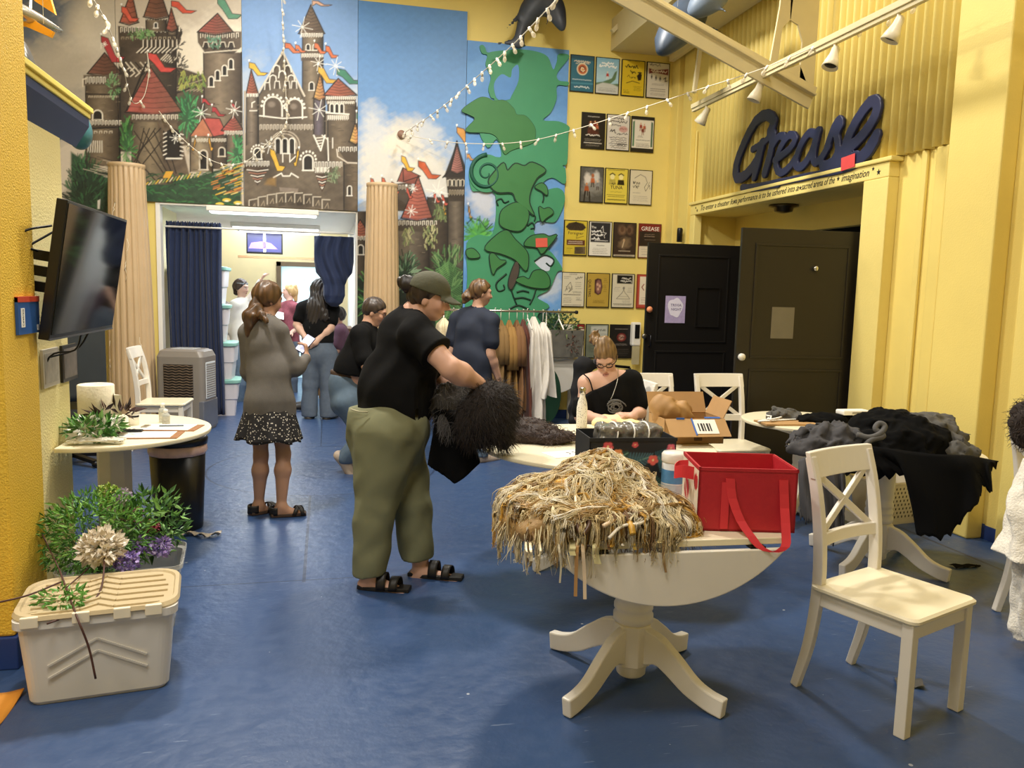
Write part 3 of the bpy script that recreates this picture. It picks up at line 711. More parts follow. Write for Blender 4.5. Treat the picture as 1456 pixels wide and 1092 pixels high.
def paint_right(c):
    c.fill([(500, -60), (680, -60), (680, 330), (500, 330)], '4f86c6', 1, .04, '86aede', 'y')
    for q in ((545, 240, 48, 60, 'e9e3d6'), (585, 200, 40, 45, 'ded9cf'), (610, 250, 48, 50, 'ece6d8'), (530, 180, 26, 34, 'd9dadb'), (640, 290, 40, 50, 'e2dfd8'), (535, 300, 34, 40, 'efe8d8'), (610, 190, 24, 22, 'cdd3dc')): c.cloud(*q, .85)
    c.cloud(575, 210, 30, 26, 'f3ead6', .7)
    c.body(500, 523, 300, 460, '54483b', '241d18'); c.roof(512, 312, 500, 527, 334, 'c0654f'); c.crenel(502, 526, 336, 5, 5); c.arch(513, 348, 8, 14); c.leaves(500, 390, 524, 455, 70, GREENS + ['d9a13c'], 8); c.body(608, 642, 280, 420, '4a3f34', '1c1613'); c.body(553, 612, 318, 430, '7a6e5f', '2c241e', 4, -3)
    c.fill([(555, 262), (586, 258), (584, 300), (556, 300)], '4b4035', .8, .15); c.fill([(565, 258), (573, 238), (598, 250), (592, 262)], 'a85a4c', .8, .1, '7a4338', 'y'); c.line([(565, 258), (573, 238), (598, 250), (574, 258), (573, 238)], 1.3, '1c1512'); c.crenel(566, 590, 263, 5, 6, 'b9ae9f')
    c.fill([(558, 312), (624, 312), (620, 330), (560, 328)], '4a3f34', .8, .1); c.crenel(560, 622, 314, 11, 6, 'e9e2d2'); c.roof(595, 250, 571, 615, 309, 'c26a5a', '8a4f43', 12)
    c.leaves(575, 322, 588, 346, 30, ['9da06a', '7b8a58', 'c1bd8d'], 6, PI / 2); c.leaves(602, 320, 622, 350, 40, ['9da06a', '7b8a58', 'c1bd8d'], 6, PI / 2); c.leaves(618, 290, 634, 312, 40, ['7b8a58', '5c6e44'], 6, PI / 2)
    c.body(637, 664, 284, 400, '74695c', '201914'); c.fill([(634, 250), (668, 250), (672, 272), (662, 286), (638, 286)], '3c332b', .8, .12); c.crenel(635, 671, 256, 8, 8, 'd5cbb9'); c.crenel(638, 668, 270, 8, 7, 'a89b86'); c.fill([(631, 252), (650, 202), (668, 252)], '2a221d', .8); c.roof(650, 204, 641, 660, 242, 'b77a70', '7b4f48', 12); c.line([(630, 252), (640, 242), (650, 200), (660, 242), (669, 252)], 2, '17110e')
    for k in range(5): c.arch(640 + k * 6, 255, 4, 9, '14100d', 'cdc3b1', 1, False)
    for (x, y, dx, dy, col) in ((527, 253, 12, 14, 'cf6a4c'), (543, 252, 12, 14, 'cf6a4c'), (557, 258, 11, 18, 'cf6a4c'), (578, 266, 9, 16, 'c85a48'), (571, 221, 19, 22, 'e3b03a'), (595, 228, 32, 26, 'd9683f'), (617, 274, 10, 14, 'c85a48'), (628, 276, 10, 16, 'c85a48'), (631, 290, 4, 16, 'e3b03a'), (650, 180, 34, 30, 'd99a4a')): c.flag(x, y, dx, dy, col)
    c.star(622, 272, 16); c.star(585, 300, 9); c.star(588, 268, 6)
    c.fill([(500, 398), (560, 384), (600, 404), (680, 384), (680, 1200), (500, 1200)], '1e2e22', 2, .3, '121a14', 'n')
    c.bush(575, 385, 16, 22, 120, ['2c4a33', '4a7350', '1b2f21', '87a584'], 9, '20362a'); c.bush(640, 400, 26, 46, 200, ['3f6b3c', '5e8a50', '24452a', '7ba067'], 12, '1f3523'); c.bush(530, 420, 20, 36, 120, GREENS, 9)
    for k in range(26): y = 372 + k * 3.2; c.line([(638, y), (628 - k * .2, y + 8), (620, y + 12)], 1.6, '6a9a5c', .8); c.line([(638, y), (648 + k * .2, y + 8), (656, y + 12)], 1.6, '4f7d48', .8)
def paint_blue(c):
    c.fill([(650, 40), (830, 40), (830, 1200), (650, 1200)], '5c93d4', 1, .03, '6fa3de', 'n')
    for q in ((690, 285, 26, 40, 'd9d8dc'), (780, 400, 26, 40, 'cfd8e6'), (775, 330, 20, 26, '9db9e0')): c.cloud(*q, .8)
    c.flag(664, 218, 12, 10, 'd99a4a', 3); c.flag(666, 292, 6, 20, 'd9a13c', 3)
    c.bush(680, 330, 18, 20, 120, ['4fa03c', '66b84a', '2f7030'], 6, '4a9a3e'); c.line([(664, 318), (672, 310), (684, 314), (692, 326), (700, 318)], 1.3, '15301a')
    c.fill([(655, 440), (830, 445), (830, 1200), (655, 1200)], '1f4a3a', 3, .1)

M_board = mat('scenic paint', rough=.55, attr=True, var=.06, scale=30)
M_edge = mat('board edge', '4b4a48', .7)
def board(name, x0, x1, z0, z1, th, paint, label, step=.008, bg='cbbfae'):
    nu = int((x1 - x0) / step) + 1; nv = int((z1 - z0) / step) + 1
    X = np.linspace(x0, x1, nu); Z = np.linspace(z0, z1, nv); XX, ZZ = np.meshgrid(X, Z)
    P = np.stack([XX.ravel(), np.full(XX.size, WY - .05), ZZ.ravel()], 1); v = P - CAM; d = v @ FW
    c = Canvas(W / 2 + FPX * (v @ RT) / d, H / 2 - FPX * (v @ UP) / d, bg); paint(c)
    n = nu * nv; i = np.arange(nu - 1); j = np.arange(nv - 1); a = (j[:, None] * nu + i[None]).ravel()
    F = np.stack([a, a + 1, a + nu + 1, a + nu], 1)
    P[:, 1] = WY - th
    me = bpy.data.meshes.new(name)
    e = [[x0, WY - th, z0], [x1, WY - th, z0], [x1, WY - th, z1], [x0, WY - th, z1], [x0, WY - .003, z0], [x1, WY - .003, z0], [x1, WY - .003, z1], [x0, WY - .003, z1]]
    ef = np.array([[0, 4, 5, 1], [1, 5, 6, 2], [2, 6, 7, 3], [3, 7, 4, 0]]) + n
    V = np.concatenate([P, e]); Q = np.concatenate([F, ef])
    me.vertices.add(len(V)); me.vertices.foreach_set('co', V.astype(np.float32).ravel()); me.loops.add(Q.size); me.loops.foreach_set('vertex_index', Q.astype(np.int32).ravel())
    me.polygons.add(len(Q)); me.polygons.foreach_set('loop_start', np.arange(0, Q.size, 4, dtype=np.int32)); me.update(calc_edges=True)
    at_ = me.color_attributes.new('Col', 'FLOAT_COLOR', 'POINT'); C = np.ones((len(V), 4), np.float32); C[:n, :3] = c.c; C[n:, :3] = .1
    at_.data.foreach_set('color', C.ravel())
    o = link_mesh(name, me, M_board); tag(o, label, 'painting', 'painted scenery boards on the back wall'); return o
X1 = float(on_y(168, 120, WY)[0]); X2 = float(on_y(345, 100, WY)[0]); X3 = float(on_y(509, 90, WY)[0]); X4 = float(on_y(663, 110, WY)[0]); X5 = float(on_y(808, 75, WY)[0])
board('mounted_scenery_board', -3.3, X1 - .004, 2.12, 5.3, .03, paint_left, 'scenic board of stormy sky and square tower, nearest the booth')
board('mounted_scenery_board', X1, X2 - .004, 2.515, 5.3, .03, paint_left, 'scenic board of red cone roofs, lattice tower and grassy bank')
board('mounted_scenery_board', X2, X3 - .004, 2.515, 5.2, .035, paint_castle, 'scenic board of white outlined gabled castle over the hall doorway')
board('mounted_scenery_board', X3, X4 - .004, .12, 4.9, .03, paint_right, 'tall scenic board of blue sky and red roofed castle behind right column', bg='7aa6dc')
board('mounted_scenery_board', X4, X5, .12, 4.575, .035, paint_blue, 'plain blue scenic board behind the green vine cutout', step=.012, bg='5c93d4')

M_vine = mat('teal green plywood', '43936b', .55, var=.08, scale=5); M_leaf = mat('leaf green plywood', '3c7c45', .55, var=.1, scale=5); M_line = mat('dark green outline', '0f3527', .6); M_spiral = mat('deep teal', '1d5a48', .6)
VT = thing('vine_cutout', 'green plywood vine cutout with layered leaves on the blue board', 'scenery', on_y(735, 440, WY - .06) * np.array([1, 1, 0]))
VO = np.array(VT.location)
def q1(cx, cy): return 640 + cx / 4.55, 40 + cy / 4.55
def q2(cx, cy): return 640 + cx / 4.55, 220 + cy / 4.55
def cut(name, pts, y0, th, m, parent=None, rnd=True, grow=0.0, loc=None):
    parent = parent or VT
    if rnd:
        P = [np.array(p, float) for p in pts]; k = len(P); o = []
        for i in range(k):
            a, b, c_, d = P[i - 1], P[i], P[(i + 1) % k], P[(i + 2) % k]
            for t in (0, .25, .5, .75): o.append(.5 * (2 * b + (c_ - a) * t + (2 * a - 5 * b + 4 * c_ - d) * t * t + (3 * b - a - 3 * c_ + d) * t ** 3))
        pts = o
    w = [on_y(p[0], p[1], y0) for p in pts]; poly = [(p[0] - VO[0], p[2]) for p in w]
    if grow:
        k = len(poly); ar = sum(poly[i][0] * poly[(i + 1) % k][1] - poly[(i + 1) % k][0] * poly[i][1] for i in range(k)); sg = 1 if ar > 0 else -1; out = []
        for i in range(k):
            a, b = np.array(poly[i - 1]), np.array(poly[(i + 1) % k]); t = nrm(b - a); out.append(tuple(np.array(poly[i]) + sg * grow * np.array([t[1], -t[0]])))
        poly = out
    # prism in XZ, front face toward the room
    M = Matrix(((1, 0, 0, 0), (0, 0, -1, y0 - VO[1]), (0, 1, 0, 0), (0, 0, 0, 1)))
    o = MB().prism(poly, th, M).build(name, m, parent); return o
def leaf(pts, y0, m=M_leaf, g=.016):
    o = cut('leaf', pts, y0, .012, m); cut('leaf_outline', pts, y0 + .002, .008, M_line, o, grow=g); return o
YV = WY - .037
cut('stem', [q1(*p) for p in [(190, 120), (205, 165), (238, 178), (228, 235), (248, 285), (262, 325), (246, 395), (262, 450), (280, 475), (180, 620), (240, 775), (300, 720), (330, 830), (250, 830), (170, 860), (125, 960), (140, 1050)]] + [q2(*p) for p in [(180, 238), (290, 260), (275, 510), (180, 520), (105, 580), (110, 800), (90, 1100), (120, 1500), (200, 1640), (380, 1700), (560, 1650), (700, 1500), (690, 1200), (560, 1050), (640, 980), (560, 920), (640, 870), (690, 760), (725, 740), (660, 640), (610, 600), (540, 500), (560, 430), (650, 440), (690, 420), (735, 320), (735, 250), (690, 215), (600, 230), (600, 180), (660, 150), (740, 190), (745, 100), (725, 70)]] + [q1(*p) for p in [(755, 870), (762, 690), (768, 640), (700, 605), (600, 597), (650, 545), (686, 460), (690, 375), (755, 375), (762, 350), (700, 340), (692, 290), (770, 185), (700, 170), (690, 215), (665, 270), (630, 190), (560, 155), (440, 140), (290, 152), (240, 160), (225, 130), (210, 112)]], YV, .02, M_vine)
# holes read as blue: heart and loops are boards laid on the stem
M_blue = mat('blue board paint', '5b92d3', .55)
cut('heart_inlay', [q1(*p) for p in [(285, 400), (290, 345), (335, 298), (390, 320), (402, 265), (440, 240), (442, 340), (396, 440), (380, 462), (310, 462)]], YV - .021, .003, M_blue)
cut('loop_inlay', [q2(*p) for p in [(545, 690), (590, 662), (640, 660), (675, 690), (650, 715), (640, 750), (600, 745)]], YV - .021, .003, mat('pale cloud paint', 'ccd6e6', .55))
leaf([q1(*p) for p in [(75, 530), (180, 455), (235, 450), (285, 472), (350, 468), (410, 520), (430, 560), (490, 570), (545, 640), (550, 700), (530, 745), (400, 790), (350, 815), (310, 720), (250, 680), (100, 668), (158, 590), (120, 560)]], YV - .02, g=.004)
cut('scroll', [(q1(235, 940)[0] + 25 * math.cos(t), q1(235, 940)[1] + 27 * math.sin(t)) for t in np.linspace(0, 2 * PI, 18)[:-1]], YV - .02, .012, M_vine)
sp = MB(); sp.tube([on_y(692 + (3 + 22 * t) * math.cos(11 * t), 246 + (3 + 23 * t) * math.sin(11 * t), YV - .033) - VO for t in np.linspace(0, 1, 50)], [.006 + .022 * t for t in np.linspace(0, 1, 50)], 6); sp.build('scroll_line', M_spiral, VT)
leaf([q2(*p) for p in [(250, 175), (290, 110), (345, 55), (370, 105), (420, 60), (480, 75), (530, 52), (615, 100), (560, 150), (520, 230), (510, 310), (540, 390), (490, 345), (430, 300), (400, 245), (300, 240)]], YV - .035)
for P in ([(320, 420), (340, 355), (430, 310), (500, 355), (500, 430), (455, 490), (380, 485), (330, 460)], [(225, 610), (290, 530), (365, 490), (420, 550), (490, 620), (505, 680), (488, 750), (420, 680), (330, 640)],
          [(480, 585), (520, 530), (600, 515), (640, 530), (690, 520), (630, 600), (590, 640), (560, 600)], [(255, 660), (280, 640), (320, 680), (360, 690), (300, 735), (275, 770)],
          [(425, 815), (470, 790), (510, 805), (540, 755), (600, 750), (640, 800), (630, 860), (520, 855)], [(575, 340), (605, 352), (640, 345), (665, 375), (620, 410), (590, 430)],
          [(550, 210), (590, 185), (622, 210), (626, 260), (590, 235)], [(385, 790), (420, 700), (440, 700), (440, 770), (400, 865), (378, 850)], [(105, 620), (150, 610), (190, 660), (120, 665)]):
    leaf([q2(*p) for p in P], YV - .034, M_leaf if P[0][0] != 385 else mat('brown seed pod', '4a4038', .6), .012)
sw = None
for P in ([(365, 770), (300, 830), (310, 880), (350, 870), (345, 840)], [(390, 860), (410, 920), (430, 970)], [(555, 870), (540, 920), (515, 970)], [(430, 890), (470, 880), (510, 890)], [(420, 930), (470, 925), (520, 940)], [(380, 1000), (440, 975), (510, 1000)], [(545, 690), (610, 650), (670, 680), (650, 720), (620, 700)], [(600, 240), (605, 280), (598, 310)], [(310, 330), (300, 300), (330, 285), (350, 310), (380, 300)], [(520, 380), (550, 400), (545, 430)], [(500, 460), (530, 440), (545, 470), (520, 480)]):
    MB().tube([on_y(*q2(*p), YV - .024) - VO for p in bez(P, 16)], .011, 5).build('painted_scroll', M_line, VT)
st = MB().box((-.075, -.004, -.055), (.075, 0, .055)); o = st.build('red_tag', mat('salmon paper', 'e0604f', .6), None)
q = on_y(770, 345, YV - .05); o.location = q; o.rotation_euler = (0, R(-4), 0); tag(o, 'small salmon paper tag stuck on a dark outlined vine leaf', 'sign')
def text(name, s, size, m, parent, M, align='CENTER', shear=0.0, sx=1.0, ex=0.0006):
    cu = bpy.data.curves.new(name, 'FONT'); cu.body = s; cu.size = size; cu.align_x = align; cu.align_y = 'CENTER'; cu.shear = shear; cu.extrude = ex; cu.resolution_u = 3
    t = bpy.data.objects.new('t', cu); me = bpy.data.meshes.new_from_object(t); me.name = name
    bpy.data.objects.remove(t)
    me.transform(M @ Matrix.Diagonal((sx, 1, 1, 1)))
    return link_mesh(name, me, m, parent)
# frame of a picture hung on the back wall: x right, y up, z toward the room
def MXZ(x, y, z): return Matrix(((1, 0, 0, x), (0, 0, -1, y), (0, 1, 0, z), (0, 0, 0, 1)))
M_ink = mat('black ink', '17151a', .6); M_whiteink = mat('white ink', 'f3efe6', .6); M_redink = mat('red ink', 'a3332e', .6)
M_pframe = mat('black poster frame', '1d1a17', .4); M_print = mat('printed paper', rough=.35, attr=True, var=.02)

def scrib(c, x0, y0, x1, y1, col, n=3, w=1.0, amp=.5):
    """small writing too fine to read: rows of short dashes"""
    for k in range(n):
        y = y0 + (y1 - y0) * (k + .5) / n; x = x0 + c.rng.uniform(0, 3); e = x1 - c.rng.uniform(0, 5)
        while x < e:
            l = c.rng.uniform(1.6, 5); c.line([(x, y), (x + l * .5, y + c.rng.uniform(-amp, amp)), (min(x + l, e), y)], w, col, .85); x += l + 1.6
def hand(c, x0, y, x1, col, h=3.0, w=1.1):
    P = []; x = x0
    while x < x1: P.append((x, y + c.rng.uniform(-h, h))); x += c.rng.uniform(1.0, 2.2)
    if len(P) > 1: c.line(P, w, col)
def fig(c, x, y, s, a='c98a5c', b='8a4a38', d='2a2019'):
    c.oval(x, y, 2.4 * s, 3 * s, a, 1); c.fill([(x - 4 * s, y + 4 * s), (x + 4 * s, y + 4 * s), (x + 6 * s, y + 15 * s), (x - 5 * s, y + 15 * s)], b, 1, .2); c.line([(x - 2 * s, y + 15 * s), (x - 3 * s, y + 24 * s)], 2.4 * s, d); c.line([(x + 2 * s, y + 15 * s), (x + 3 * s, y + 24 * s)], 2.4 * s, d)
def p_ring(c): c.fill([(0, 0), (64, 0), (64, 12), (0, 10)], '255064'); hand(c, 10, 16, 54, 'e8d9c0', 2.5, 1.6); hand(c, 14, 20, 50, 'e8d9c0', 2); [c.oval(32, 34, r, r, q, 1) for r, q in ((15, 'e2d3b4'), (12, 'c76a3c'), (8, '7a2f22'), (5, 'e0a56a'))]; c.line([(36, 32), (30, 30), (28, 36), (34, 40), (38, 36)], 2, 'f0dfc0'); scrib(c, 6, 58, 58, 62, 'cfdde0', 1, 1.6); hand(c, 12, 78, 52, 'dfe7e8', 2.5, 1.8); c.fill([(0, 68), (64, 66), (64, 70), (0, 71)], '4c8ba0', 1)
def p_hill(c): c.fill([(0, 0), (64, 0), (64, 55), (0, 55)], '86b9d4', 1, .03, 'b9d8e4', 'y'); c.fill([(0, 64), (20, 60), (44, 50), (52, 34), (58, 30), (54, 52), (40, 64), (64, 62), (64, 90), (0, 90)], '63805c', 1, .15); c.fill([(0, 70), (20, 62), (44, 64), (64, 70), (64, 90), (0, 90)], 'c9cac3', 1.5); hand(c, 16, 14, 48, 'ffffff', 3, 2.6); hand(c, 10, 21, 56, 'ffffff', 3, 2.6); fig(c, 32, 36, .7, 'f0d8c0', 'c0402f', 'e8e2d8'); scrib(c, 8, 74, 56, 84, '77776f', 3)
def p_yellow(c): hand(c, 10, 16, 46, '231c12', 4, 2.2); hand(c, 24, 30, 40, '231c12', 4, 2); c.fill([(42, 38), (50, 30), (56, 34), (54, 48), (46, 50)], '2a1f14', 1, .1); c.oval(50, 30, 6, 2, '2a1f14'); c.line([(14, 58), (30, 52), (50, 56)], 1.6, '2a1f14'); c.line([(16, 42), (20, 38), (24, 44)], 1.4, '6a4f14'); hand(c, 26, 44, 40, '4a3912', 3, 1); scrib(c, 34, 64, 58, 76, '3a2d10', 4); scrib(c, 6, 74, 24, 84, '3a2d10', 3); scrib(c, 14, 3, 50, 5, '3a2d10', 1)
def p_banner(c): c.fill([(6, 16), (22, 20), (60, 14), (60, 30), (22, 26), (6, 30)], '7c2f2f', 1, .1); hand(c, 12, 22, 56, 'e9dfd3', 3, 1.8); hand(c, 8, 7, 38, '4a403a', 3, 1.2); [fig(c, x, y, .45, '3a3330', '3a3330') for x, y in ((14, 32), (26, 34), (38, 35))]; c.line([(48, 40), (54, 36), (52, 46), (58, 44)], 2, '241d1a'); scrib(c, 14, 52, 50, 58, '9a9088', 2); scrib(c, 10, 64, 54, 74, '5a524c', 2, 1.4); scrib(c, 10, 76, 54, 84, '8a8078', 3)
def p_black(c): c.fill([(20, 22), (44, 20), (48, 54), (16, 54)], '5a2c22', 2, .3); [fig(c, x, y, .8, 'dba57c', q) for x, y, q in ((24, 24, 'e8ded2'), (36, 22, '8a2f28'), (42, 28, 'c06a4a'))]; scrib(c, 14, 8, 50, 12, 'd8d0c4', 1, 1.4); hand(c, 12, 56, 50, 'e8e0d4', 2, 1.8); scrib(c, 8, 64, 56, 72, 'bdb5a8', 2); scrib(c, 6, 74, 58, 77, 'e2dacd', 1, 1.8); scrib(c, 12, 80, 50, 84, '8c857a', 2)
def p_hand(c): hand(c, 8, 10, 54, '3a3536', 3, 1.6); hand(c, 6, 18, 56, '3a3536', 3, 1.8); hand(c, 10, 28, 40, '3a3536', 3, 1.4); c.oval(46, 36, 12, 8, 'c98f88', 3, .8); hand(c, 36, 36, 56, '8a4a46', 3); hand(c, 10, 44, 26, '3a3536', 6, 2.2); hand(c, 28, 48, 58, '3a3536', 3, 1.4); [hand(c, 8 + k % 3 * 3, 58 + k * 5, 56, '4a4446', 1.6, 1.2) for k in range(6)]; hand(c, 30, 74, 58, '231f20', 2, 2)
def p_strip(c): c.fill([(0, 0), (64, 0), (64, 9), (0, 9)], '201c1a'); c.fill([(0, 80), (64, 80), (64, 90), (0, 90)], '201c1a'); c.fill([(4, 14), (9, 12), (9, 76), (4, 76)], '4c7a5c', 1); c.fill([(55, 12), (60, 14), (60, 76), (55, 76)], '3d6049', 1); [fig(c, x, y, .75, 'd9a88c', q, '8a4a3a') for x, y, q in ((26, 18, '9a3a2c'), (36, 20, 'b0563c'), (32, 28, '7c3326'))]; scrib(c, 18, 48, 34, 54, '5a4f48', 2); scrib(c, 12, 58, 52, 62, '3a332e', 1, 1.4); scrib(c, 12, 66, 52, 78, '6a625c', 4)
def p_collage(c): c.cloud(32, 45, 30, 40, '9a9790', .7); c.cloud(20, 30, 12, 18, 'e6ddd0'); c.cloud(44, 24, 10, 16, 'd8d4cc'); c.oval(34, 22, 4, 5, 'b06a44', 1); fig(c, 34, 24, 1.1, 'a8623c', 'c0683c', '3a2a20'); fig(c, 18, 44, 1.2, 'c98a5c', 'a8542c', '2c2420'); fig(c, 48, 36, .9, 'd8b898', '8f8f8f', '4a3a30'); c.line([(14, 64), (12, 88)], 4, '2c2420'); c.line([(26, 64), (28, 88)], 4, '2c2420')
def p_tuna(c): scrib(c, 6, 3, 58, 6, '4a4016', 1, 1.6); [c.oval(x, 22, 6, 7, 'efe3a0', 1) or c.line([(x - 7, 17), (x, 13), (x + 7, 17)], 2.6, '2a2410') or c.fill([(x - 8, 29), (x + 8, 29), (x + 10, 42), (x - 10, 42)], q, 1, .2) for x, q in ((20, 'b7a64c'), (44, '2a2410'))]; hand(c, 18, 40, 30, '2a2410', 3, 1.4); scrib(c, 16, 58, 50, 62, '4a4016', 1); scrib(c, 6, 66, 58, 74, '6a5c20', 2, 1.4); scrib(c, 6, 78, 58, 82, '2a2410', 1, 2.0)
def p_line(c): c.line([(14, 22), (30, 12), (44, 18), (50, 32), (42, 44), (46, 54), (56, 38), (58, 48)], 1.2, '4a443c'); c.line([(52, 40), (56, 30)], 1, '4a443c'); hand(c, 10, 34, 30, '4a443c', 4, 1.4); hand(c, 10, 44, 28, '4a443c', 4, 1.4); scrib(c, 8, 58, 34, 60, '7a7268', 1); scrib(c, 10, 66, 54, 82, 'a39a8c', 4)
def p_umbrella(c): c.fill([(4, 18), (12, 8), (32, 4), (52, 8), (60, 18), (50, 26), (14, 26)], '4a3a2c', 1, .2, '241b14', 'n'); [c.line([(32, 4), (8 + k * 12, 26)], 1, '1c140e') for k in range(5)]; c.line([(36, 38), (34, 46), (54, 40)], 1.2, '5a4a1c'); c.fill([(8, 50), (58, 50), (58, 64), (8, 64)], '5c2f22', 1, .05); scrib(c, 11, 52, 55, 62, 'ecdcc0', 2, 1.5); c.fill([(30, 68), (60, 66), (60, 86), (30, 86)], '8d7a5c', 1, .3, '3a3024', 'n'); scrib(c, 6, 70, 24, 84, '4a3c14', 3)
def p_murder(c): c.fill([(5, 3), (59, 3), (59, 54), (5, 54)], '2c2c30', 1, .05); hand(c, 8, 26, 36, 'efece6', 3, 2.2); hand(c, 8, 35, 40, 'efece6', 3, 2.2); hand(c, 8, 44, 30, 'efece6', 3, 2.2); c.line([(34, 18), (38, 12), (40, 28), (48, 30), (42, 36), (44, 42)], 1.3, 'e4e0d8'); scrib(c, 14, 48, 52, 51, 'efece6', 1, 1.4); scrib(c, 22, 60, 46, 64, '5a564e', 1, 1.6); scrib(c, 10, 68, 54, 84, '7c766c', 4)
def p_brown(c): c.cloud(24, 20, 14, 14, '8a6a50', .7); c.cloud(46, 18, 12, 14, '7a5c48', .7); c.oval(24, 18, 5, 7, '5c4030', 2); c.oval(44, 20, 5, 7, '4c3428', 2); c.cloud(32, 56, 18, 20, '8c7458', .7); c.oval(30, 46, 3, 4, 'b89470', 1); c.line([(30, 50), (26, 64)], 3, 'c0a888'); scrib(c, 14, 72, 50, 76, 'cbb89c', 1, 1.8); c.fill([(0, 84), (64, 83), (64, 90), (0, 90)], 'b7aa94'); scrib(c, 6, 85, 58, 88, '4a4036', 1)
def p_grease(c): c.fill([(0, 0), (64, 0), (64, 22), (0, 22)], '7a2420', 1, .1); c.fill([(0, 20), (64, 20), (64, 58), (0, 60)], '2c211d', 1, .15); scrib(c, 16, 26, 48, 36, 'b8a08c', 2); scrib(c, 16, 40, 48, 44, '8c7868', 1); scrib(c, 8, 64, 50, 84, '8a847a', 3)
def p_sketch(c): scrib(c, 20, 4, 44, 8, '6a6256', 2); hand(c, 38, 15, 58, '3a342c', 4, 1.3); scrib(c, 6, 10, 24, 18, '6a6256', 2); c.line([(10, 50), (16, 36), (24, 26), (30, 44), (20, 52), (28, 40)], 1.3, '5a5246'); hand(c, 12, 42, 30, '5a5246', 6, 1); scrib(c, 36, 24, 56, 44, '6a6256', 4); scrib(c, 30, 50, 58, 54, '3a342c', 2); scrib(c, 6, 57, 58, 60, '2a241c', 1, 1.8); scrib(c, 6, 64, 30, 80, '6a6256', 4); scrib(c, 40, 64, 56, 74, '4a443a', 3); scrib(c, 6, 84, 58, 86, '4a443a', 1)
def p_quilt(c): c.fill([(22, 18), (30, 14), (40, 16), (44, 36), (40, 54), (32, 58), (22, 52)], '4a2c2c', 1, .1); c.oval(33, 36, 8, 18, '8a6054', 2); [c.oval(x, y, 3, 4, 'c9a084', 1) for x, y in ((30, 30), (36, 34), (32, 42))]; scrib(c, 46, 12, 58, 50, '6a5220', 8); scrib(c, 18, 70, 52, 80, '5a4418', 3)
def p_title(c): c.fill([(14, 4), (58, 4), (58, 26), (14, 26)], '24221f', 1); hand(c, 28, 12, 54, 'e9e4d8', 3, 1.5); hand(c, 24, 20, 56, 'e9e4d8', 3, 1.5); c.oval(34, 38, 3, 4, '8a8274', 1); c.line([(34, 42), (30, 50), (18, 62), (14, 66), (52, 66), (46, 58), (38, 50), (34, 42)], 1.2, '5a5448'); c.line([(20, 60), (46, 60)], 1, '7a7264'); scrib(c, 44, 36, 58, 50, '8a8274', 3); scrib(c, 6, 34, 24, 48, 'a39a8a', 3); scrib(c, 30, 70, 56, 76, '6a6256', 2); scrib(c, 6, 78, 58, 84, '3a352c', 2, 1.3)
def p_red(c): c.fill([(8, 6), (56, 6), (56, 80), (8, 80)], 'e9ddcc', 1); c.line([(20, 26), (14, 34), (20, 42)], 2.4, '8a2620'); scrib(c, 12, 60, 50, 76, '8a4a44', 3)
def p_tree(c): c.fill([(34, 0), (64, 0), (64, 14), (34, 14)], '8c2f2a', 1, .1); c.bush(44, 50, 14, 26, 120, ['3a2a24', '5c4438', '2a1f1a', '8a7060'], 6, '4a382e'); c.line([(44, 60), (42, 88)], 4, '2a1f1a'); scrib(c, 34, 18, 60, 30, '7a4a44', 3)
def p_gray(c): c.fill([(14, 6), (60, 4), (60, 34), (14, 34)], 'bdbdb2', 1, .05); hand(c, 22, 16, 56, '5c6058', 3, 1.4); scrib(c, 16, 24, 56, 32, '7c8078', 2); c.cloud(20, 60, 14, 24, '6a705c', .7); scrib(c, 14, 50, 58, 80, '9a9a8c', 4)
def p_oval(c): c.oval(33, 34, 13, 11, '7c2f2a', 2); c.oval(33, 34, 8, 7, 'b8907c', 2); hand(c, 22, 34, 44, '3a1714', 4, 1.4); scrib(c, 14, 10, 52, 14, '9a8f84', 1); scrib(c, 16, 50, 50, 56, 'a89c90', 2); scrib(c, 8, 64, 56, 84, '5c544c', 4)

def poster(x0, zt, bg, fn, label, w=.31, h=.44, border='black', words=()):
    t = thing('hanging_poster', label, 'poster', (x0 + w / 2, WY, zt - h), group='show posters on the yellow back wall')
    MB().box((-w / 2, -.02, 0), (w / 2, -.003, h)).build('frame', M_pframe if border == 'black' else mat(border + ' poster frame', border, .4), t)
    nu, nv = 44, 61; b = .010; xs = np.linspace(-w / 2 + b, w / 2 - b, nu); zs = np.linspace(b, h - b, nv); XX, ZZ = np.meshgrid(xs, zs)
    c = Canvas(((XX + w / 2) / w * 64).ravel(), ((h - ZZ) / h * 90).ravel(), bg); c.rng = np.random.default_rng(int(x0 * 100 + zt * 1000)); fn(c)
    me = bpy.data.meshes.new('print'); i = np.arange(nu - 1); j = np.arange(nv - 1); a = (j[:, None] * nu + i[None]).ravel()
    me.from_pydata(np.stack([XX.ravel(), np.full(XX.size, -.0215), ZZ.ravel()], 1).tolist(), [], np.stack([a, a + 1, a + nu + 1, a + nu], 1).tolist())
    at_ = me.color_attributes.new('Col', 'FLOAT_COLOR', 'POINT'); at_.data.foreach_set('color', np.concatenate([c.c, np.ones((len(c.c), 1))], 1).astype(np.float32).ravel())
    o = link_mesh('print', me, M_print, t)
    for (s, x, y, sz, m) in words:
        rot = Matrix.Identity(4)
        if len(s) > 6 and x < 12: rot = Matrix.Rotation(-PI / 2, 4, 'Z')
        text('lettering', s, sz, m, o, MXZ((x / 64 - .5) * w, -.0222, h - y / 90 * h) @ rot)
RZ = (4.535, 3.86, 3.20, 2.53, 1.88, 1.225)
poster(2.94, RZ[0], '2f6b80', p_ring, 'teal poster with an orange ring emblem beside the vine board')
poster(3.27, RZ[0], 'a9cfe0', p_hill, 'pale blue poster with white title over a green hill')
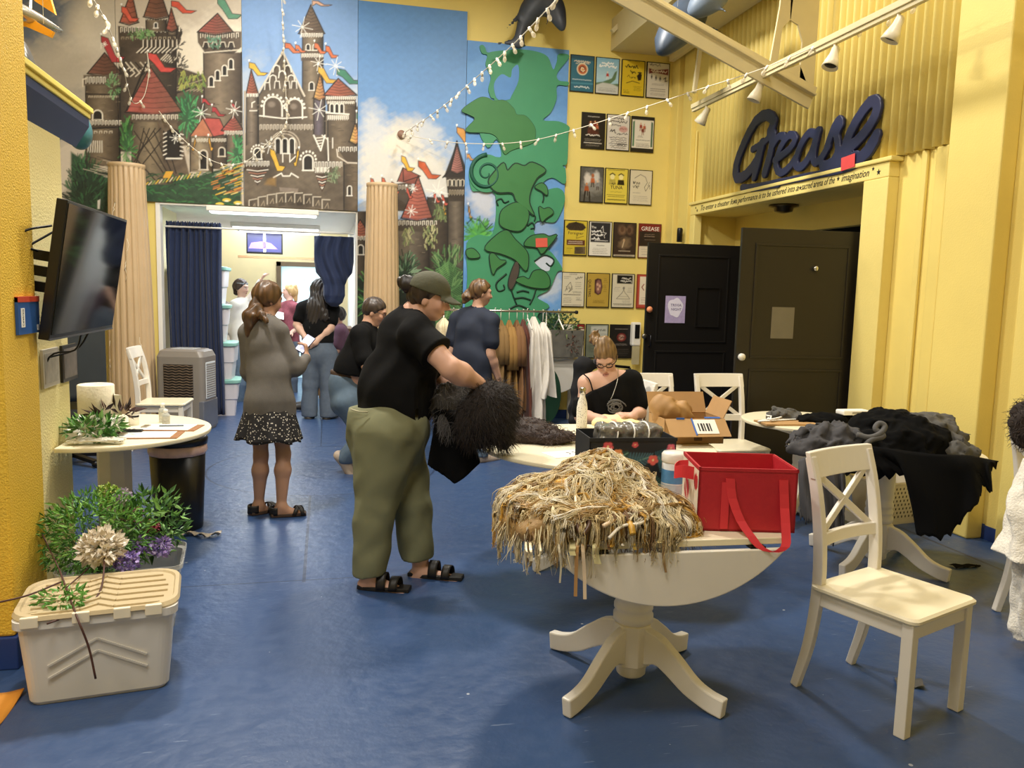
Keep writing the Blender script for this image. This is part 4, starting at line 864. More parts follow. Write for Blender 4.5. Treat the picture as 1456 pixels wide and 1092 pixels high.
poster(3.61, RZ[0], 'd8ba2a', p_yellow, 'bright yellow poster with black hand lettering in the top row')
poster(3.945, RZ[0], 'd6cfc2', p_banner, 'white poster with a dark red title banner under the beam')
poster(3.11, RZ[1], '1f1b19', p_black, 'black poster with a reddish cast photo in its upper half')
poster(3.44, RZ[1], 'd9d3ca', p_hand, 'white poster covered with loose handwriting and a pink blot')
poster(3.77, RZ[1], 'e2dccf', p_strip, 'white poster with black top and bottom bands and green strips')
poster(3.115, RZ[2], '55534e', p_collage, 'poster filled by a grey photo collage of costumed figures')
poster(3.445, RZ[2], 'ddc94f', p_tuna, 'yellow poster lettered TUNA with two cartoon figures', words=[('TUNA', 32, 49, .06, M_ink)])
poster(3.775, RZ[2], 'd8ceb4', p_line, 'cream poster with a thin line drawing and blank margins')
poster(2.925, RZ[3], 'cdb63a', p_umbrella, 'yellow poster lettered Foreigner under a dark umbrella', words=[('Foreigner', 32, 33, .052, M_ink)])
poster(3.255, RZ[3], 'e4dfd2', p_murder, 'white poster whose upper half is a charcoal title block', words=[('The', 13, 16, .042, M_whiteink)])
poster(3.585, RZ[3], '3b2c24', p_brown, 'dark brown photographic poster above the title box poster')
poster(3.93, RZ[3], 'd8cbb5', p_grease, 'maroon and black poster lettered GREASE behind the black door', border='6a2a24', words=[('GREASE', 32, 14, .072, M_whiteink)])
poster(2.915, RZ[4], 'd6cdb4', p_sketch, 'cream poster of small sketches and dense text beside the vine')
poster(3.25, RZ[4], 'b99a42', p_quilt, 'ochre poster lettered QUILTERS down its side with an oval photo', words=[('QUILTERS', 8, 40, .05, M_ink)])
poster(3.59, RZ[4], 'd9d0b8', p_title, 'cream poster with a black script title box and gowned figure')
poster(3.935, RZ[4], 'b5483c', p_red, 'red bordered poster half hidden by the open black door', border='8a2f2a')
poster(2.935, RZ[5], 'd8cfc0', p_tree, 'poster of a brown tree under a red band behind the planter')
poster(3.26, RZ[5], '7f8574', p_gray, 'grey green poster behind the seated woman')
poster(3.59, RZ[5], '231f1c', p_oval, 'black poster with a small red oval emblem in the lowest row')

# hand sanitiser dispenser on the wall beside the black door
t = thing('mounted_dispenser', 'white hand sanitiser dispenser with dark window beside the black door', 'dispenser', (3.93, WY - .003, .93))
MB().box((-.06, -.10, .02), (.06, 0, .33)).build('housing', mat('white plastic', 'ece8df', .35), t, .02)
MB().box((-.03, -.108, .12), (.035, -.099, .30)).build('window', mat('smoked window', '15161a', .2), t, .006)
MB().box((-.05, -.09, -.22), (.05, -.07, .02)).build('drip_plate', mat('clear plate', 'b9ae8a', .3), t)

M_door = mat('black door paint', '14110f', .42, var=.1, bump=.06, bscale=25); M_door2 = mat('brownish black door paint', '211c17', .42, var=.1, bump=.06, bscale=25)
M_chrome = mat('chrome', 'c9c9c6', .18, 1.0)
def leaf_door(name, hinge, ang, w, h, m):
    t = bpy.data.objects.new(name, None); COL.objects.link(t); t.location = hinge; t.rotation_euler = (0, 0, ang); struct(t)
    MB().box((0, -.018, .012), (w, .018, h)).build('slab', m, t, .003)
    rl = MB()
    for (x0, z0, x1, z1) in ((.14, 1.13, w - .14, h - .14), (.14, .16, w - .14, 1.0)):
        for s in (-1, 1):
            y0, y1 = (-.026, -.018) if s < 0 else (.018, .026)
            rl.box((x0 - .02, y0, z0 - .02), (x1 + .02, y1, z0)).box((x0 - .02, y0, z1), (x1 + .02, y1, z1 + .02)).box((x0 - .02, y0, z0), (x0, y1, z1)).box((x1, y0, z0), (x1 + .02, y1, z1))
    rl.build('moulding', m, t, .003); return t
# the leaf runs from its hinge toward -x; local x points away from the hinge
d1 = leaf_door('door_2', (4.385, 7.98, 0), PI - .02, 1.06, 2.165, M_door)
d2 = leaf_door('door_3', (4.385, 5.93, 0), PI - .07, 1.08, 2.175, M_door2)
def on_leaf(dr, x, y):
    a = dr.rotation_euler[2]; L = Vector(dr.location); d = ray(x, y); n = np.array([-math.sin(a), math.cos(a), 0]); o = np.array(L)
    p = CAM + d * (((o - CAM) @ n) / (d @ n)); q = p - o
    return q[0] * math.cos(a) + q[1] * math.sin(a), p[2]
u, v = on_leaf(d1, 959, 440)
f = MB().box((-.115, 0, -.145), (.115, .003, .145)); f = f.build('flyer', mat('lavender flyer', 'b3a3c6', .5, var=.25, scale=30), None); f.location = Vector(d1.location) + Euler((0, 0, d1.rotation_euler[2])).to_matrix() @ Vector((u, .0185, v)); f.rotation_euler = (0, 0, d1.rotation_euler[2]); tag(f, 'lavender flyer with a white blot taped to the far black door', 'flyer')
ov = [(.085 * math.cos(t) * (1 + .12 * math.sin(3 * t)), .02 + .1 * math.sin(t) * (1 + .1 * math.cos(5 * t))) for t in np.linspace(0, 2 * PI, 28)[:-1]]
bl = MB().prism(ov, .001, Matrix(((-1, 0, 0, 0), (0, 0, 1, .0032), (0, 1, 0, 0), (0, 0, 0, 1)))).build('blot', mat('white blot', 'e9e2ee', .5), f)
MT = Matrix(((-1, 0, 0, 0), (0, 0, 1, .0045), (0, 1, 0, 0), (0, 0, 0, 1)))
text('lettering', 'TRIVIA', .042, mat('purple ink', '5c4a7a', .5), f, Matrix.Translation((-.005, 0, .045)) @ MT); text('lettering', 'NIGHT', .038, MATS['purple ink'], f, Matrix.Translation((-.01, 0, 0)) @ MT)
u, v = on_leaf(d1, 1005, 437)
fr = MB()
for (x0, z0, x1, z1) in ((-.14, -.215, .14, -.205), (-.14, .205, .14, .215), (-.14, -.205, -.13, .205), (.13, -.205, .14, .205)): fr.box((u + x0, .018, v + z0), (u + x1, .03, v + z1))
fr.build('viewing_frame', M_door, d1)
u, v = on_leaf(d1, 922, 440); MB().lathe([(.004, 0), (.03, .005), (.034, .02), (.025, .035), (.008, .04)], 14, M=Matrix.Translation((u, .018, v)) @ Matrix.Rotation(-PI / 2, 4, 'X')).build('knob', mat('orange rosette', 'd98a5c', .5), d1)
u, v = on_leaf(d1, 922, 484); MB().tube([(u, .018, v - .06), (u, .06, v - .055), (u, .06, v + .055), (u, .018, v + .06)], .008).build('pull_handle', mat('dark steel', '2b2b2e', .35, .8), d1)
u, v = on_leaf(d1, 915, 478); MB().lathe([(.028, 0), (.028, .02), (.012, .025)], 14, M=Matrix.Translation((u, .018, v)) @ Matrix.Rotation(-PI / 2, 4, 'X')).build('lock', mat('steel', '77736a', .35, .9), d1)
u, v = on_leaf(d2, 1111, 459); MB().box((u - .1, .018, v - .13), (u + .1, .021, v + .13)).build('push_plate', mat('grey plate', '77736c', .35, .3), d2)
u, v = on_leaf(d2, 1157, 382); MB().lathe([(.012, 0), (.024, .012), (.022, .03), (.006, .036)], 16, M=Matrix.Translation((u, .018, v)) @ Matrix.Rotation(-PI / 2, 4, 'X')).build('knob', M_chrome, d2)
MB().lathe([(.012, 0), (.03, .02), (.03, .04), (.01, .052)], 16, M=Matrix.Translation((1.04, .018, 1.12)) @ Matrix.Rotation(-PI / 2, 4, 'X')).build('knob', mat('white knob', 'e8e4da', .3), d2)

def MYZ(x, y, z): return Matrix(((0, 0, -1, x), (-1, 0, 0, y), (0, 1, 0, z), (0, 0, 0, 1)))   # right on the wall is -y
def star_poly(r): return [((r if k % 2 == 0 else r * .42) * math.sin(PI * k / 5), (r if k % 2 == 0 else r * .42) * math.cos(PI * k / 5)) for k in range(10)]
wtx = [('To enter a theater for', 8.40, .82), ('a performance is to be ushered into', 7.42, 1.12), ('a', 6.82, 0.05), ('sacred arena of the', 6.50, .5), ('imagination', 5.98, .36)]
for s, y, wid in wtx:
    o = text('lettering', s, .085, M_ink, surround, Matrix.Identity(4), shear=.35)
    dx = max(o.dimensions[0], max(v.co[0] for v in o.data.vertices) - min(v.co[0] for v in o.data.vertices)); o.data.transform(MYZ(4.2985, y, 2.64) @ Matrix.Diagonal((wid / dx, 1, 1, 1)))
for k, (y, z, r) in enumerate(((8.93, 2.66, .016), (8.89, 2.625, .02), (7.99, 2.635, .018), (6.86 - .09 + .0, 2.635, .022), (6.2, 2.645, .022), (5.75, 2.665, .018), (5.68, 2.63, .026))):
    if k == 3: y = 6.765
    MB().prism(star_poly(r), .001, MYZ(4.2985, y, z)).build('star', M_ink, surround)
q6 = lambda cx, cy: np.array(on_x(960 + cx / 2.935, cy / 2.935, 4.26)) * np.array([0, 1, 1])
STR = [([(385, 548), (400, 505), (372, 478), (325, 505), (275, 600), (243, 690), (247, 742), (285, 728), (330, 668), (352, 598)], 19), ([(312, 622), (360, 592), (392, 560)], 12), ([(352, 598), (335, 680), (318, 738)], 15),
       ([(398, 560), (385, 640), (362, 722)], 17), ([(388, 620), (418, 572), (440, 566)], 13), ([(405, 668), (465, 622), (490, 578), (465, 562), (425, 620), (408, 690), (430, 722), (470, 690), (500, 640)], 13),
       ([(575, 560), (545, 556), (510, 610), (490, 680), (515, 695), (555, 640), (585, 545)], 14), ([(585, 545), (565, 640), (572, 678), (600, 655), (625, 610)], 13),
       ([(620, 615), (650, 530), (672, 498), (678, 520), (660, 560), (668, 620), (645, 672), (600, 690)], 13), ([(668, 640), (715, 615), (775, 555), (822, 480), (828, 428), (800, 424), (745, 500), (702, 590), (695, 660), (730, 680), (785, 630), (826, 562)], 17),
       ([(268, 782), (330, 778), (480, 748), (690, 704), (755, 676)], 12), ([(272, 790), (330, 784), (420, 768)], 11), ([(735, 675), (790, 632), (818, 585)], 18), ([(640, 690), (690, 680), (740, 660)], 22)]
caps = []
for P, w in STR:
    B = [q6(*p) for p in bez(P, 18 if len(P) > 4 else 8)]
    for a, b in zip(B[:-1], B[1:]): caps.append((a, b, w * .0030))
ca = np.array([c[0][1:] for c in caps], np.float32); cb_ = np.array([c[1][1:] for c in caps], np.float32); cr_ = np.array([c[2] for c in caps], np.float32)
def fgrease(P):
    Q = P[:, 1:]; d = np.full(len(P), 9., np.float32)
    for a, b, r in zip(ca, cb_, cr_):
        e = b - a; t = np.clip(((Q - a) @ e) / (e @ e + 1e-9), 0, 1); d = np.minimum(d, np.sqrt(((Q - a - t[:, None] * e) ** 2).sum(1)) - r * (1 + (Q[:, 0] * 0)))
    return np.maximum(d, np.abs(P[:, 0] - 4.30) - .016)
lo = np.minimum(ca, cb_).min(0) - .1; hi = np.maximum(ca, cb_).max(0) + .1
me = sdf_mesh(fgrease, (4.26, lo[0], lo[1]), (4.345, hi[0], hi[1]), .0085, 'word_sign')
wg = link_mesh('word_sign', me, mat('navy sign paint', '23284a', .45, var=.06)); tag(wg, 'navy cut-out script sign reading Grease above the black doors', 'sign')
o = MB().box((0, -.09, -.055), (.003, .09, .055)).build('sign_tag', mat('pink red paper', 'dc4a4a', .6)); o.location = Vector(q6(715, 677)) + Vector((4.272, 0, 0)); o.rotation_euler = (R(-4), 0, 0); tag(o, 'pink red paper tag stuck on the navy script sign', 'tag')
t = thing('ceiling_lamp', 'round brass lamp fixture under the door recess soffit', 'lamp', (4.65, 7.6, 2.58))
MB().lathe([(.15, -.001), (.15, -.02), (.1, -.03), (.09, -.07), (.03, -.085)], 20).build('fitting', mat('dark brass', '5a4a2c', .3, .8), t)

struct(MB().box((3.46, 6.9, 4.62), (4.33, WY - .01, 4.66)).box((3.46, 6.9, 4.66), (3.50, WY - .01, 5.0)).build('beam_1', M_beam))
rfb = MB(); A, B = np.array(on_y(905, 0, 6.5)), np.array(on_y(1155, 140, 6.5)); dr_ = nrm(B - A)
rfb.bar(A - dr_ * 2.6, B, .2, .03, (0, 1, 0)); rfb.bar(A - dr_ * 2.6 + np.array([0, 0, .08]), B + np.array([0, 0, .02]), .02, .13, (0, 1, 0))
for gp in ([(1116, -60), (1135, -60), (1124, 28), (1112, 40), (1103, 106), (1092, 100), (1108, 10)], [(1125, -60), (1170, -60), (1165, 0), (1155, 141), (1134, 128), (1140, 60), (1134, 36), (1122, 28)], [(1092, 100), (1103, 104), (1137, 92), (1155, 141)]): rfb.prism([(p[0], p[2]) for p in [on_y(x, y, 6.5) for x, y in gp]], .02, MXZ(0, 6.51, 0))
struct(rfb.build('beam_2', M_beam, bevel=.004))
struct(MB().bar(on_y(997, 58, 7.6), on_y(987, 132, 7.6), .04).bar(on_y(905, 12, 9.6), on_y(870, 45, 9.6), .05).bar(on_y(955, 84, 9.7), on_y(1000, 52, 8.9), .07).build('beam_3', M_beam, bevel=.004))
tk = thing('track_rail', 'beige ceiling track with four swivel spotlights before the corrugated wall', 'track light', (3.7, 5.4, 3.5))
MB().box((-.03, -2.2, .03), (.03, 2.46, .075)).box((-.018, -2.2, 0), (.018, 2.46, .03)).build('track', M_beam, tk, .003)
M_lamp = mat('cream lamp enamel', 'e9dfc4', .35)
for (px, py, tl) in ((1004, 160, .5), (1080, 122, .15), (1187, 72, -.1), (1278, 22, .2)):
    y = float(on_x(px, py, 3.7)[1]) - 5.4
    MB().tube([(0, y, .01), (0, y, -.05)], .012).build('hanger', M_lamp, tk)
    M = XF((0, y, -.06), 0, tl, .35)
    MB().lathe([(.022, .045), (.03, .03), (.034, -.02), (.05, -.07), (.062, -.12), (.056, -.122), (.03, -.06)], 18, M=M).build('spotlight', M_lamp, tk)
    MB().lathe([(.05, -.1), (.001, -.1)], 16, M=M, cap=False).build('lens', mat('dark lens', '2a2620', .2), tk)

M_cable = mat('white cable', 'e4dcc8', .5); M_sock = mat('white socket', 'f0eadc', .4)
M_bulb = mat('clear bulb glass', 'f4ead2', .08, alpha=.4, spec=.8)
sme = MB().lathe([(.012, .012), (.016, -.01), (.014, -.04)], 8).mesh('socket'); sme.materials.append(M_sock)
bme = MB().lathe([(.010, -.04), (.016, -.052), (.021, -.07), (.019, -.086), (.01, -.098), (.002, -.102)], 10).mesh('bulb'); bme.materials.append(M_bulb)
def lights(label, pts, n, seed, sc=.8):
    P = bez([at(*p) if p[2] > 0 else on_y(p[0], p[1], -p[2]) for p in pts], 90); t = thing('string_lights', label, 'string lights', P[0]); o = np.array(t.location)
    MB().tube([p - o for p in P], .005 * sc, 5).build('cable', M_cable, t)
    L = np.concatenate([[0], np.cumsum([np.linalg.norm(b - a) for a, b in zip(P[:-1], P[1:])])]); r = random.Random(seed)
    for k in range(n):
        s = L[-1] * (k + .5) / n; i = max(0, int(np.searchsorted(L, s)) - 1); p = P[i] + (P[i + 1] - P[i]) * ((s - L[i]) / (L[i + 1] - L[i] + 1e-9)) - o
        so = bpy.data.objects.new('socket', sme); COL.objects.link(so); so.parent = t; so.location = p; so.scale = (sc,) * 3; so.rotation_euler = (r.uniform(-.6, .6), r.uniform(-.6, .6), 0)
        bo = bpy.data.objects.new('bulb', bme); COL.objects.link(bo); bo.parent = so
lights('string of bulbs from the brown hub on the mural up to the ceiling', [(572, 191, 9.3), (625, 155, 8.2), (680, 108, 7.2), (735, 58, 6.2), (800, -10, 5.2)], 21, 1)
lights('string of bulbs sagging from the mural across the posters to the track', [(572, 192, 9.3), (650, 203, 9.1), (730, 203, 8.8), (805, 188, 8.4), (985, 130, 7.3), (1085, 97, 6.6), (1200, 48, 5.9), (1325, -4, 5.2)], 26, 2)
lights('string of bulbs crossing the stormy mural at upper left', [(124, -14, 5.0), (150, 30, 6.0), (174, 92, -8.4), (182, 126, -9.0), (191, 147, -9.5), (205, 136, -9.68), (212, 100, -9.7), (209, 74, -9.7)], 12, 3)
lights('string of bulbs swagged from lattice tower up past the painted gable', [(226, 158, -9.7), (250, 188, -9.68), (290, 222, -9.66), (322, 234, -9.66), (352, 228, -9.66), (378, 205, -9.66), (405, 180, -9.66), (407, 150, -9.64), (404, 80, -9.6), (400, -14, -9.5)], 24, 4)
hb = MB().lathe([(.001, -.03), (.045, -.03), (.05, 0), (.03, .02), (.001, .022)], 16, M=Matrix.Translation(Vector(on_y(571, 191, WY - .055))) @ Matrix.Rotation(PI / 2, 4, 'X')).build('hook_mount', mat('brown hub', '8a6a58', .5)); tag(hb, 'small round brown hub fixed to the blue sky board', 'hook')

def dolphin(label, spine, rad, col, belly, fins, name='hanging_dolphin', h=.02):
    P = [np.array(at(*p)) for p in spine]; B = bez(P, 20); rr = np.interp(np.linspace(0, 1, len(B)), np.linspace(0, 1, len(rad)), rad)
    fs = [cone(B[i], B[i + 1], rr[i], rr[i + 1]) for i in range(len(B) - 1)]
    for a, b, w, k in fins: fs.append((cone(at(*a), at(*b), w, .006, ((at(*b) - at(*a))[[1, 2, 0]] if k is None else k, .35)), .03))
    al = np.concatenate([np.array(B), np.array([at(*f[1]) for f in fins])]); o = blob(name, union(fs, .05), mat(name + col, col, .5, attr=True, var=.15, scale=12), lo=al.min(0) - max(rad), hi=al.max(0) + max(rad), h=h, lip=1.4)
    c1, c2 = np.array(lin(col)), np.array(lin(belly)); zc = np.array(B)
    def colf(V):
        t = np.clip(.5 + .6 * np.sin(V[:, 0] * 9 + V[:, 2] * 7) * np.sin(V[:, 1] * 8), 0, 1)[:, None] * .5; return c1 * (1 - t) + c2 * t
    color_mesh(o.data, colf); k = zc[len(zc) // 2]; MB().tube([k, (k[0], k[1], 5.6)], .0015, 4).build('hanging_wire', MATS['white cable'], o); return tag(o, label, 'dolphin')
dolphin('black grey dolphin with raised tail diving over the vine board', [(736, 62, 9.3), (742, 40, 9.3), (754, 16, 9.3), (772, 0, 9.3), (788, 12, 9.25), (796, 30, 9.2), (800, 42, 9.2)], [.03, .05, .11, .15, .11, .06, .012], '2b2f38', '555d6a', [((736, 60, 9.3), (704, 62, 9.2), .05, (0, 1, 0)), ((738, 61, 9.3), (748, 66, 9.5), .05, (0, 1, 0)), ((750, 12, 9.3), (718, 42, 9.1), .05, (0, 1, 0)), ((784, 6, 9.3), (776, 40, 9.1), .04, (0, 1, 0))])
dolphin('blue grey dolphin hanging nose down before the ceiling beam', [(985, 14, 7.6), (976, 26, 7.5), (962, 42, 7.3), (950, 58, 7.2), (941, 72, 7.15)], [.13, .16, .14, .09, .035], '2c3746', '4c5a6c', [((958, 38, 7.3), (930, 56, 7.2), .045, (0, 1, 0)), ((982, 30, 7.5), (1036, 48, 7.3), .035, (0, 0, 1))])
dolphin('pale grey dolphin tail above the beam', [(985, 17, 7.2), (1000, 4, 7.2), (1016, -12, 7.2)], [.03, .09, .13], '5c6a7c', '8a929c', [((1010, 2, 7.2), (1034, 18, 7.1), .05, (0, 1, 0))])
t = thing('mounted_cylinder', 'small black cylinder on the yellow wall above the far black door', 'device', on_x(966, 344, 4.26)); MB().lathe([(.001, 0), (.035, 0), (.035, .15), (.03, .17), (.001, .172)], 16).build('case', M_bulb if 0 else mat('black case', '0f0f11', .4), t)
M_wood = mat('white painted wood', 'ece6db', .38, var=.05, scale=6)
M_wood2 = mat('cream painted tabletop', 'f1e7c9', .35, var=.05, scale=5)
def rloft(mb, secs, n=6, cap=(True, True), sm=False):
    """rounded rectangles (cx, cy, hx, hy, r, z) lofted into one skin"""
    vs = []; k = 4 * (n + 1)
    for (cx, cy, hx, hy, r, z) in secs:
        for q, (sx, sy) in enumerate(((1, 1), (-1, 1), (-1, -1), (1, -1))):
            for i in range(n + 1):
                a = PI / 2 * (q + i / n); vs.append((cx + sx * (hx - r) + r * math.cos(a), cy + sy * (hy - r) + r * math.sin(a), z))
    fs = [(i * k + j, i * k + (j + 1) % k, (i + 1) * k + (j + 1) % k, (i + 1) * k + j) for i in range(len(secs) - 1) for j in range(k)]
    if cap[0]: fs.append(tuple(range(k - 1, -1, -1)))
    if cap[1]: fs.append(tuple((len(secs) - 1) * k + j for j in range(k)))
    return mb.add(vs, fs, sm)
def ribbon_prism(mb, cen, wid, th, M):
    """flat board whose outline follows a centre line with changing width"""
    P = [np.array(p, float) for p in cen]; L, Rr = [], []
    for i, p in enumerate(P):
        t = nrm(P[min(i + 1, len(P) - 1)] - P[max(i - 1, 0)]); nn = np.array([-t[1], t[0]]); L.append(tuple(p + nn * wid[i] / 2)); Rr.append(tuple(p - nn * wid[i] / 2))
    k = len(P); vs = []
    for z in (-th / 2, th / 2): vs += [(x, y, z) for x, y in L] + [(x, y, z) for x, y in Rr]
    fs = []
    for i in range(k - 1):
        fs += [(i, i + 1, k + i + 1, k + i), (2 * k + i, 3 * k + i, 3 * k + i + 1, 2 * k + i + 1), (i, 2 * k + i, 2 * k + i + 1, i + 1), (k + i, k + i + 1, 3 * k + i + 1, 3 * k + i)]
    fs += [(0, k, 3 * k, 2 * k), (k - 1, 3 * k - 1, 4 * k - 1, 2 * k - 1)]
    return mb.add(vs, fs, False, M)

def x_chair(label, loc, rz):
    t = thing('dining_chair', label, 'chair', loc, rz, 'white cross back chairs')
    s = MB(); rloft(s, [(0, .0, .215, .215, .03, .435), (0, 0, .225, .225, .035, .445), (0, 0, .225, .225, .035, .455), (0, 0, .215, .215, .03, .463)]); s.build('seat', M_wood2, t)
    MYZp = lambda x: Matrix(((0, 0, 1, x), (1, 0, 0, 0), (0, 1, 0, 0), (0, 0, 0, 1)))
    for sx in (-1, 1):
        c = bez([(-.275, 0), (-.225, .2), (-.2, .42), (-.205, .62), (-.235, .82), (-.275, .97)], 20); ribbon_prism(pm := MB(), c, [.034 + .012 * math.sin(PI * i / (len(c) - 1)) for i in range(len(c))], .034, MYZp(sx * .193)); pm.build('back_post', M_wood, t, .005)
        MB().box((sx * .19 - .022, .165, 0), (sx * .19 + .022, .209, .437)).build('leg', M_wood, t, .004)
        MB().box((sx * .19 - .012, -.19, .375), (sx * .19 + .012, .17, .437)).build('apron', M_wood, t, .003)
    MB().box((-.17, .178, .375), (.17, .2, .437)).build('apron', M_wood, t, .003)
    def curve_rail(z0, z1, y0, y1, name, ends=.205):
        g = MB(); n = 10; vs = []
        for i in range(n + 1):
            u = -1 + 2 * i / n; x = u * ends; b = -.022 * (1 - u * u)
            vs += [(x, y0 + b - .012, z0), (x, y0 + b + .012, z0), (x, y1 + b + .012, z1), (x, y1 + b - .012, z1)]
        fs = [(4 * i + j, 4 * i + (j + 1) % 4, 4 * i + 4 + (j + 1) % 4, 4 * i + 4 + j) for i in range(n) for j in range(4)] + [(3, 2, 1, 0), (4 * n, 4 * n + 1, 4 * n + 2, 4 * n + 3)]
        g.add(vs, fs); g.build(name, M_wood, t, .004)
    curve_rail(.885, .99, -.245, -.278, 'top_rail', .214); curve_rail(.615, .665, -.203, -.208, 'lower_rail', .18)
    for s in (-1, 1):
        MB().bar((s * -.17, -.225, .655), (s * .17, -.262, .9), .03, .018, (0, 1, 0)).build('cross_brace', M_wood, t, .003)
    return t
CH = x_chair('white cross back chair standing empty at front right beside the red box', (2.19, 2.62, 0), R(-159.4))
c1 = dup(CH, (3.10, 5.60, 0), R(180), 'white cross back chair tucked behind the far round table, before the black door')
c2 = dup(CH, (2.5, 5.62, 0), R(181), 'white cross back chair behind the cardboard box')
c3 = dup(CH, (1.98, 5.38, 0), R(92), 'white chair side-on under the seated woman with glasses')
q = on_z(235, 570, .46); c4 = dup(CH, (q[0], q[1], 0), R(-93), 'white chair side-on between fluted column and grey air cooler')
c5 = dup(CH, (3.67, 3.10, 0), R(-100), 'white chair under the white lace costume at the right edge')

def pedestal_table(label, c, Rr, off, ang, leaf_front, leg_rot, group=None, hgt=.72, loc_leaf=.26):
    t = thing('pedestal_table', label, 'table', (c[0], c[1], 0), ang, 'white round pedestal tables')
    def clip(y0, y1, n=40):
        P = [(Rr * math.cos(a), Rr * math.sin(a)) for a in np.linspace(0, 2 * PI, 4 * n)[:-1]]
        return [(x, min(max(y, y0), y1)) for x, y in P if True]
    def board_(P, name, z0, th):
        Q = [P[0]]
        for p in P[1:]:
            if math.hypot(p[0] - Q[-1][0], p[1] - Q[-1][1]) > 1e-4: Q.append(p)
        return MB().prism(Q, th, None, z0).build(name, M_wood2, t, .007)
    if leaf_front:
        arc = [(Rr * math.cos(a), Rr * math.sin(a)) for a in np.linspace(0, 2 * PI, 140)[:-1]]
        main = [p for p in arc if p[1] >= -off]; x = math.sqrt(Rr * Rr - off * off)
        main = sorted(main, key=lambda p: (math.atan2(p[1], p[0]) + PI / 2) % (2 * PI)); main = [(x, -off)] + main + [(-x, -off)]
        board_(main, 'tabletop', hgt - .025, .025)
        lf = [(-x, 0), (x, 0)] + [(p[0], -(-p[1] - off)) for p in sorted([p for p in arc if p[1] < -off - .002], key=lambda p: -p[0])]
        M = Matrix(((1, 0, 0, 0), (0, 0, -1, -off - .006), (0, 1, 0, hgt - .034), (0, 0, 0, 1)))
        MB().prism(lf, .022, M).build('drop_leaf', M_wood, t, .006)
        MB().box((-.3, -off - .02, hgt - .034), (-.24, -off + .02, hgt - .026)).build('hinge', mat('dark hinge', '2a2824', .4, .8), t)
        MB().box((.3, -off - .02, hgt - .034), (.36, -off + .02, hgt - .026)).build('hinge', MATS['dark hinge'], t)
    else: board_(clip(-9, 9), 'tabletop', hgt - .025, .025)
    MB().box((-.22, -.22, hgt - .075), (.22, .22, hgt - .026)).build('apron', M_wood, t, .006)
    col = MB().lathe([(.078, .645), (.078, .42), (.074, .39), (.08, .375), (.08, .36), (.073, .35), (.081, .335), (.081, .32), (.074, .31), (.083, .295), (.083, .27), (.07, .26), (.07, .08), (.062, .065), (.06, .04), (.05, .03)], 28); col.build('column', M_wood, t)
    MB().lathe([(.082, .26), (.082, .085)], 8, smooth=False).build('block', M_wood, t, .004)
    cl = bez([(.06, .175), (.13, .172), (.2, .135), (.28, .08), (.36, .05), (.43, .04)], 22); wd_ = np.interp(np.linspace(0, 1, len(cl)), [0, .3, .7, 1], [.16, .105, .078, .078])
    for k in range(4):
        a = leg_rot + k * PI / 2
        M = Matrix.Rotation(a, 4, 'Z') @ Matrix(((1, 0, 0, 0), (0, 0, 1, 0), (0, 1, 0, 0), (0, 0, 0, 1)))
        lg = MB(); ribbon_prism(lg, cl, wd_, .042, M); lg.build('leg', M_wood, t, .007)
    return t
T1 = pedestal_table('white drop leaf table at the front carrying blond hair pile and red box', (1.24, 2.97), .578, .375, R(-3), True, R(37))
T2 = pedestal_table('round cream table with brown wig in front of the seated woman', (1.57, 4.44), .70, 0, 0, False, R(20))
T3 = pedestal_table('round table buried under grey and black cloth at right', (3.3, 4.12), .55, 0, 0, False, R(-62))
T4 = pedestal_table('far round table with flat cardboard before the brown black door', (3.45, 5.16), .46, 0, 0, False, R(45))

# half table against the booth wall
t = thing('half_round_table', 'cream table with paper roll and clipboards against the booth wall', 'table', (-1.3, 5.18, 0))
P = [(.6 * math.cos(a), .6 * math.sin(a)) for a in np.linspace(0, 2 * PI, 80)[:-1]]
Q = []
for x, y in P:
    x = max(x, -.108)
    if not Q or math.hypot(x - Q[-1][0], y - Q[-1][1]) > 1e-3: Q.append((x, y))
MB().prism(Q, .028, None, .692).build('tabletop', M_wood2, t, .008)
MB().lathe([(.10, .69), (.10, .1), (.085, .06), (.085, 0)], 8, c=(.02, .1, 0), smooth=False).build('pedestal', mat('grey white pedestal', 'cfc8b8', .5), t, .004)

# fluted columns
M_colm = mat('tan faux marble', 'c6ab86', .45, var=.14, scale=3, bump=.1); M_vein = mat('pale vein paint', 'eadfc6', .5)
def column(label, x, y, rb, rt_, h):
    t = tag(thing('fluted_column', label, 'column', (x, y, 0)), kind='thing')
    def rip(a, z): return 1 - .10 * max(0, math.cos(a * 20)) ** 2 * (1 if .14 < z < h - .05 else 0)
    pr = [(rb, .13)] + [(rb + (rt_ - rb) * u - .01 * (1 - 2 * abs(u - .5)) * -1, .145 + (h - .2) * u) for u in np.linspace(0, 1, 16)] + [(rt_ * .98, h - .045), (rt_ * 1.02, h - .03), (rt_ * 1.02, h)]
    MB().lathe(pr, 160, rip=rip).build('shaft', M_colm, t)
    MB().lathe([(rb * 1.12, 0), (rb * 1.12, .05), (rb * 1.04, .06), (rb * 1.13, .075), (rb * 1.13, .10), (rb * 1.03, .12), (rb * .98, .135)], 40).build('base', M_colm, t)
    r = random.Random(int(x * 100)); 
    for k in range(5):
        a = -PI / 2 + r.uniform(-1.1, 1.1); z = r.uniform(.3, h - .4); pts = []
        for i in range(14):
            u = i / 13; pts.append(((rb + (rt_ - rb) * z / h + .004) * math.cos(a), (rb + (rt_ - rb) * z / h + .004) * math.sin(a), z)); a += r.uniform(-.09, .09); z += r.uniform(-.07, .02)
            z = max(z, .2)
        MB().tube(pts, .004, 4).build('vein', M_vein, t)
    return t
column('tan fluted column left of the hall doorway behind the wall television', -2.07, 9.42, .245, .18, 2.86)
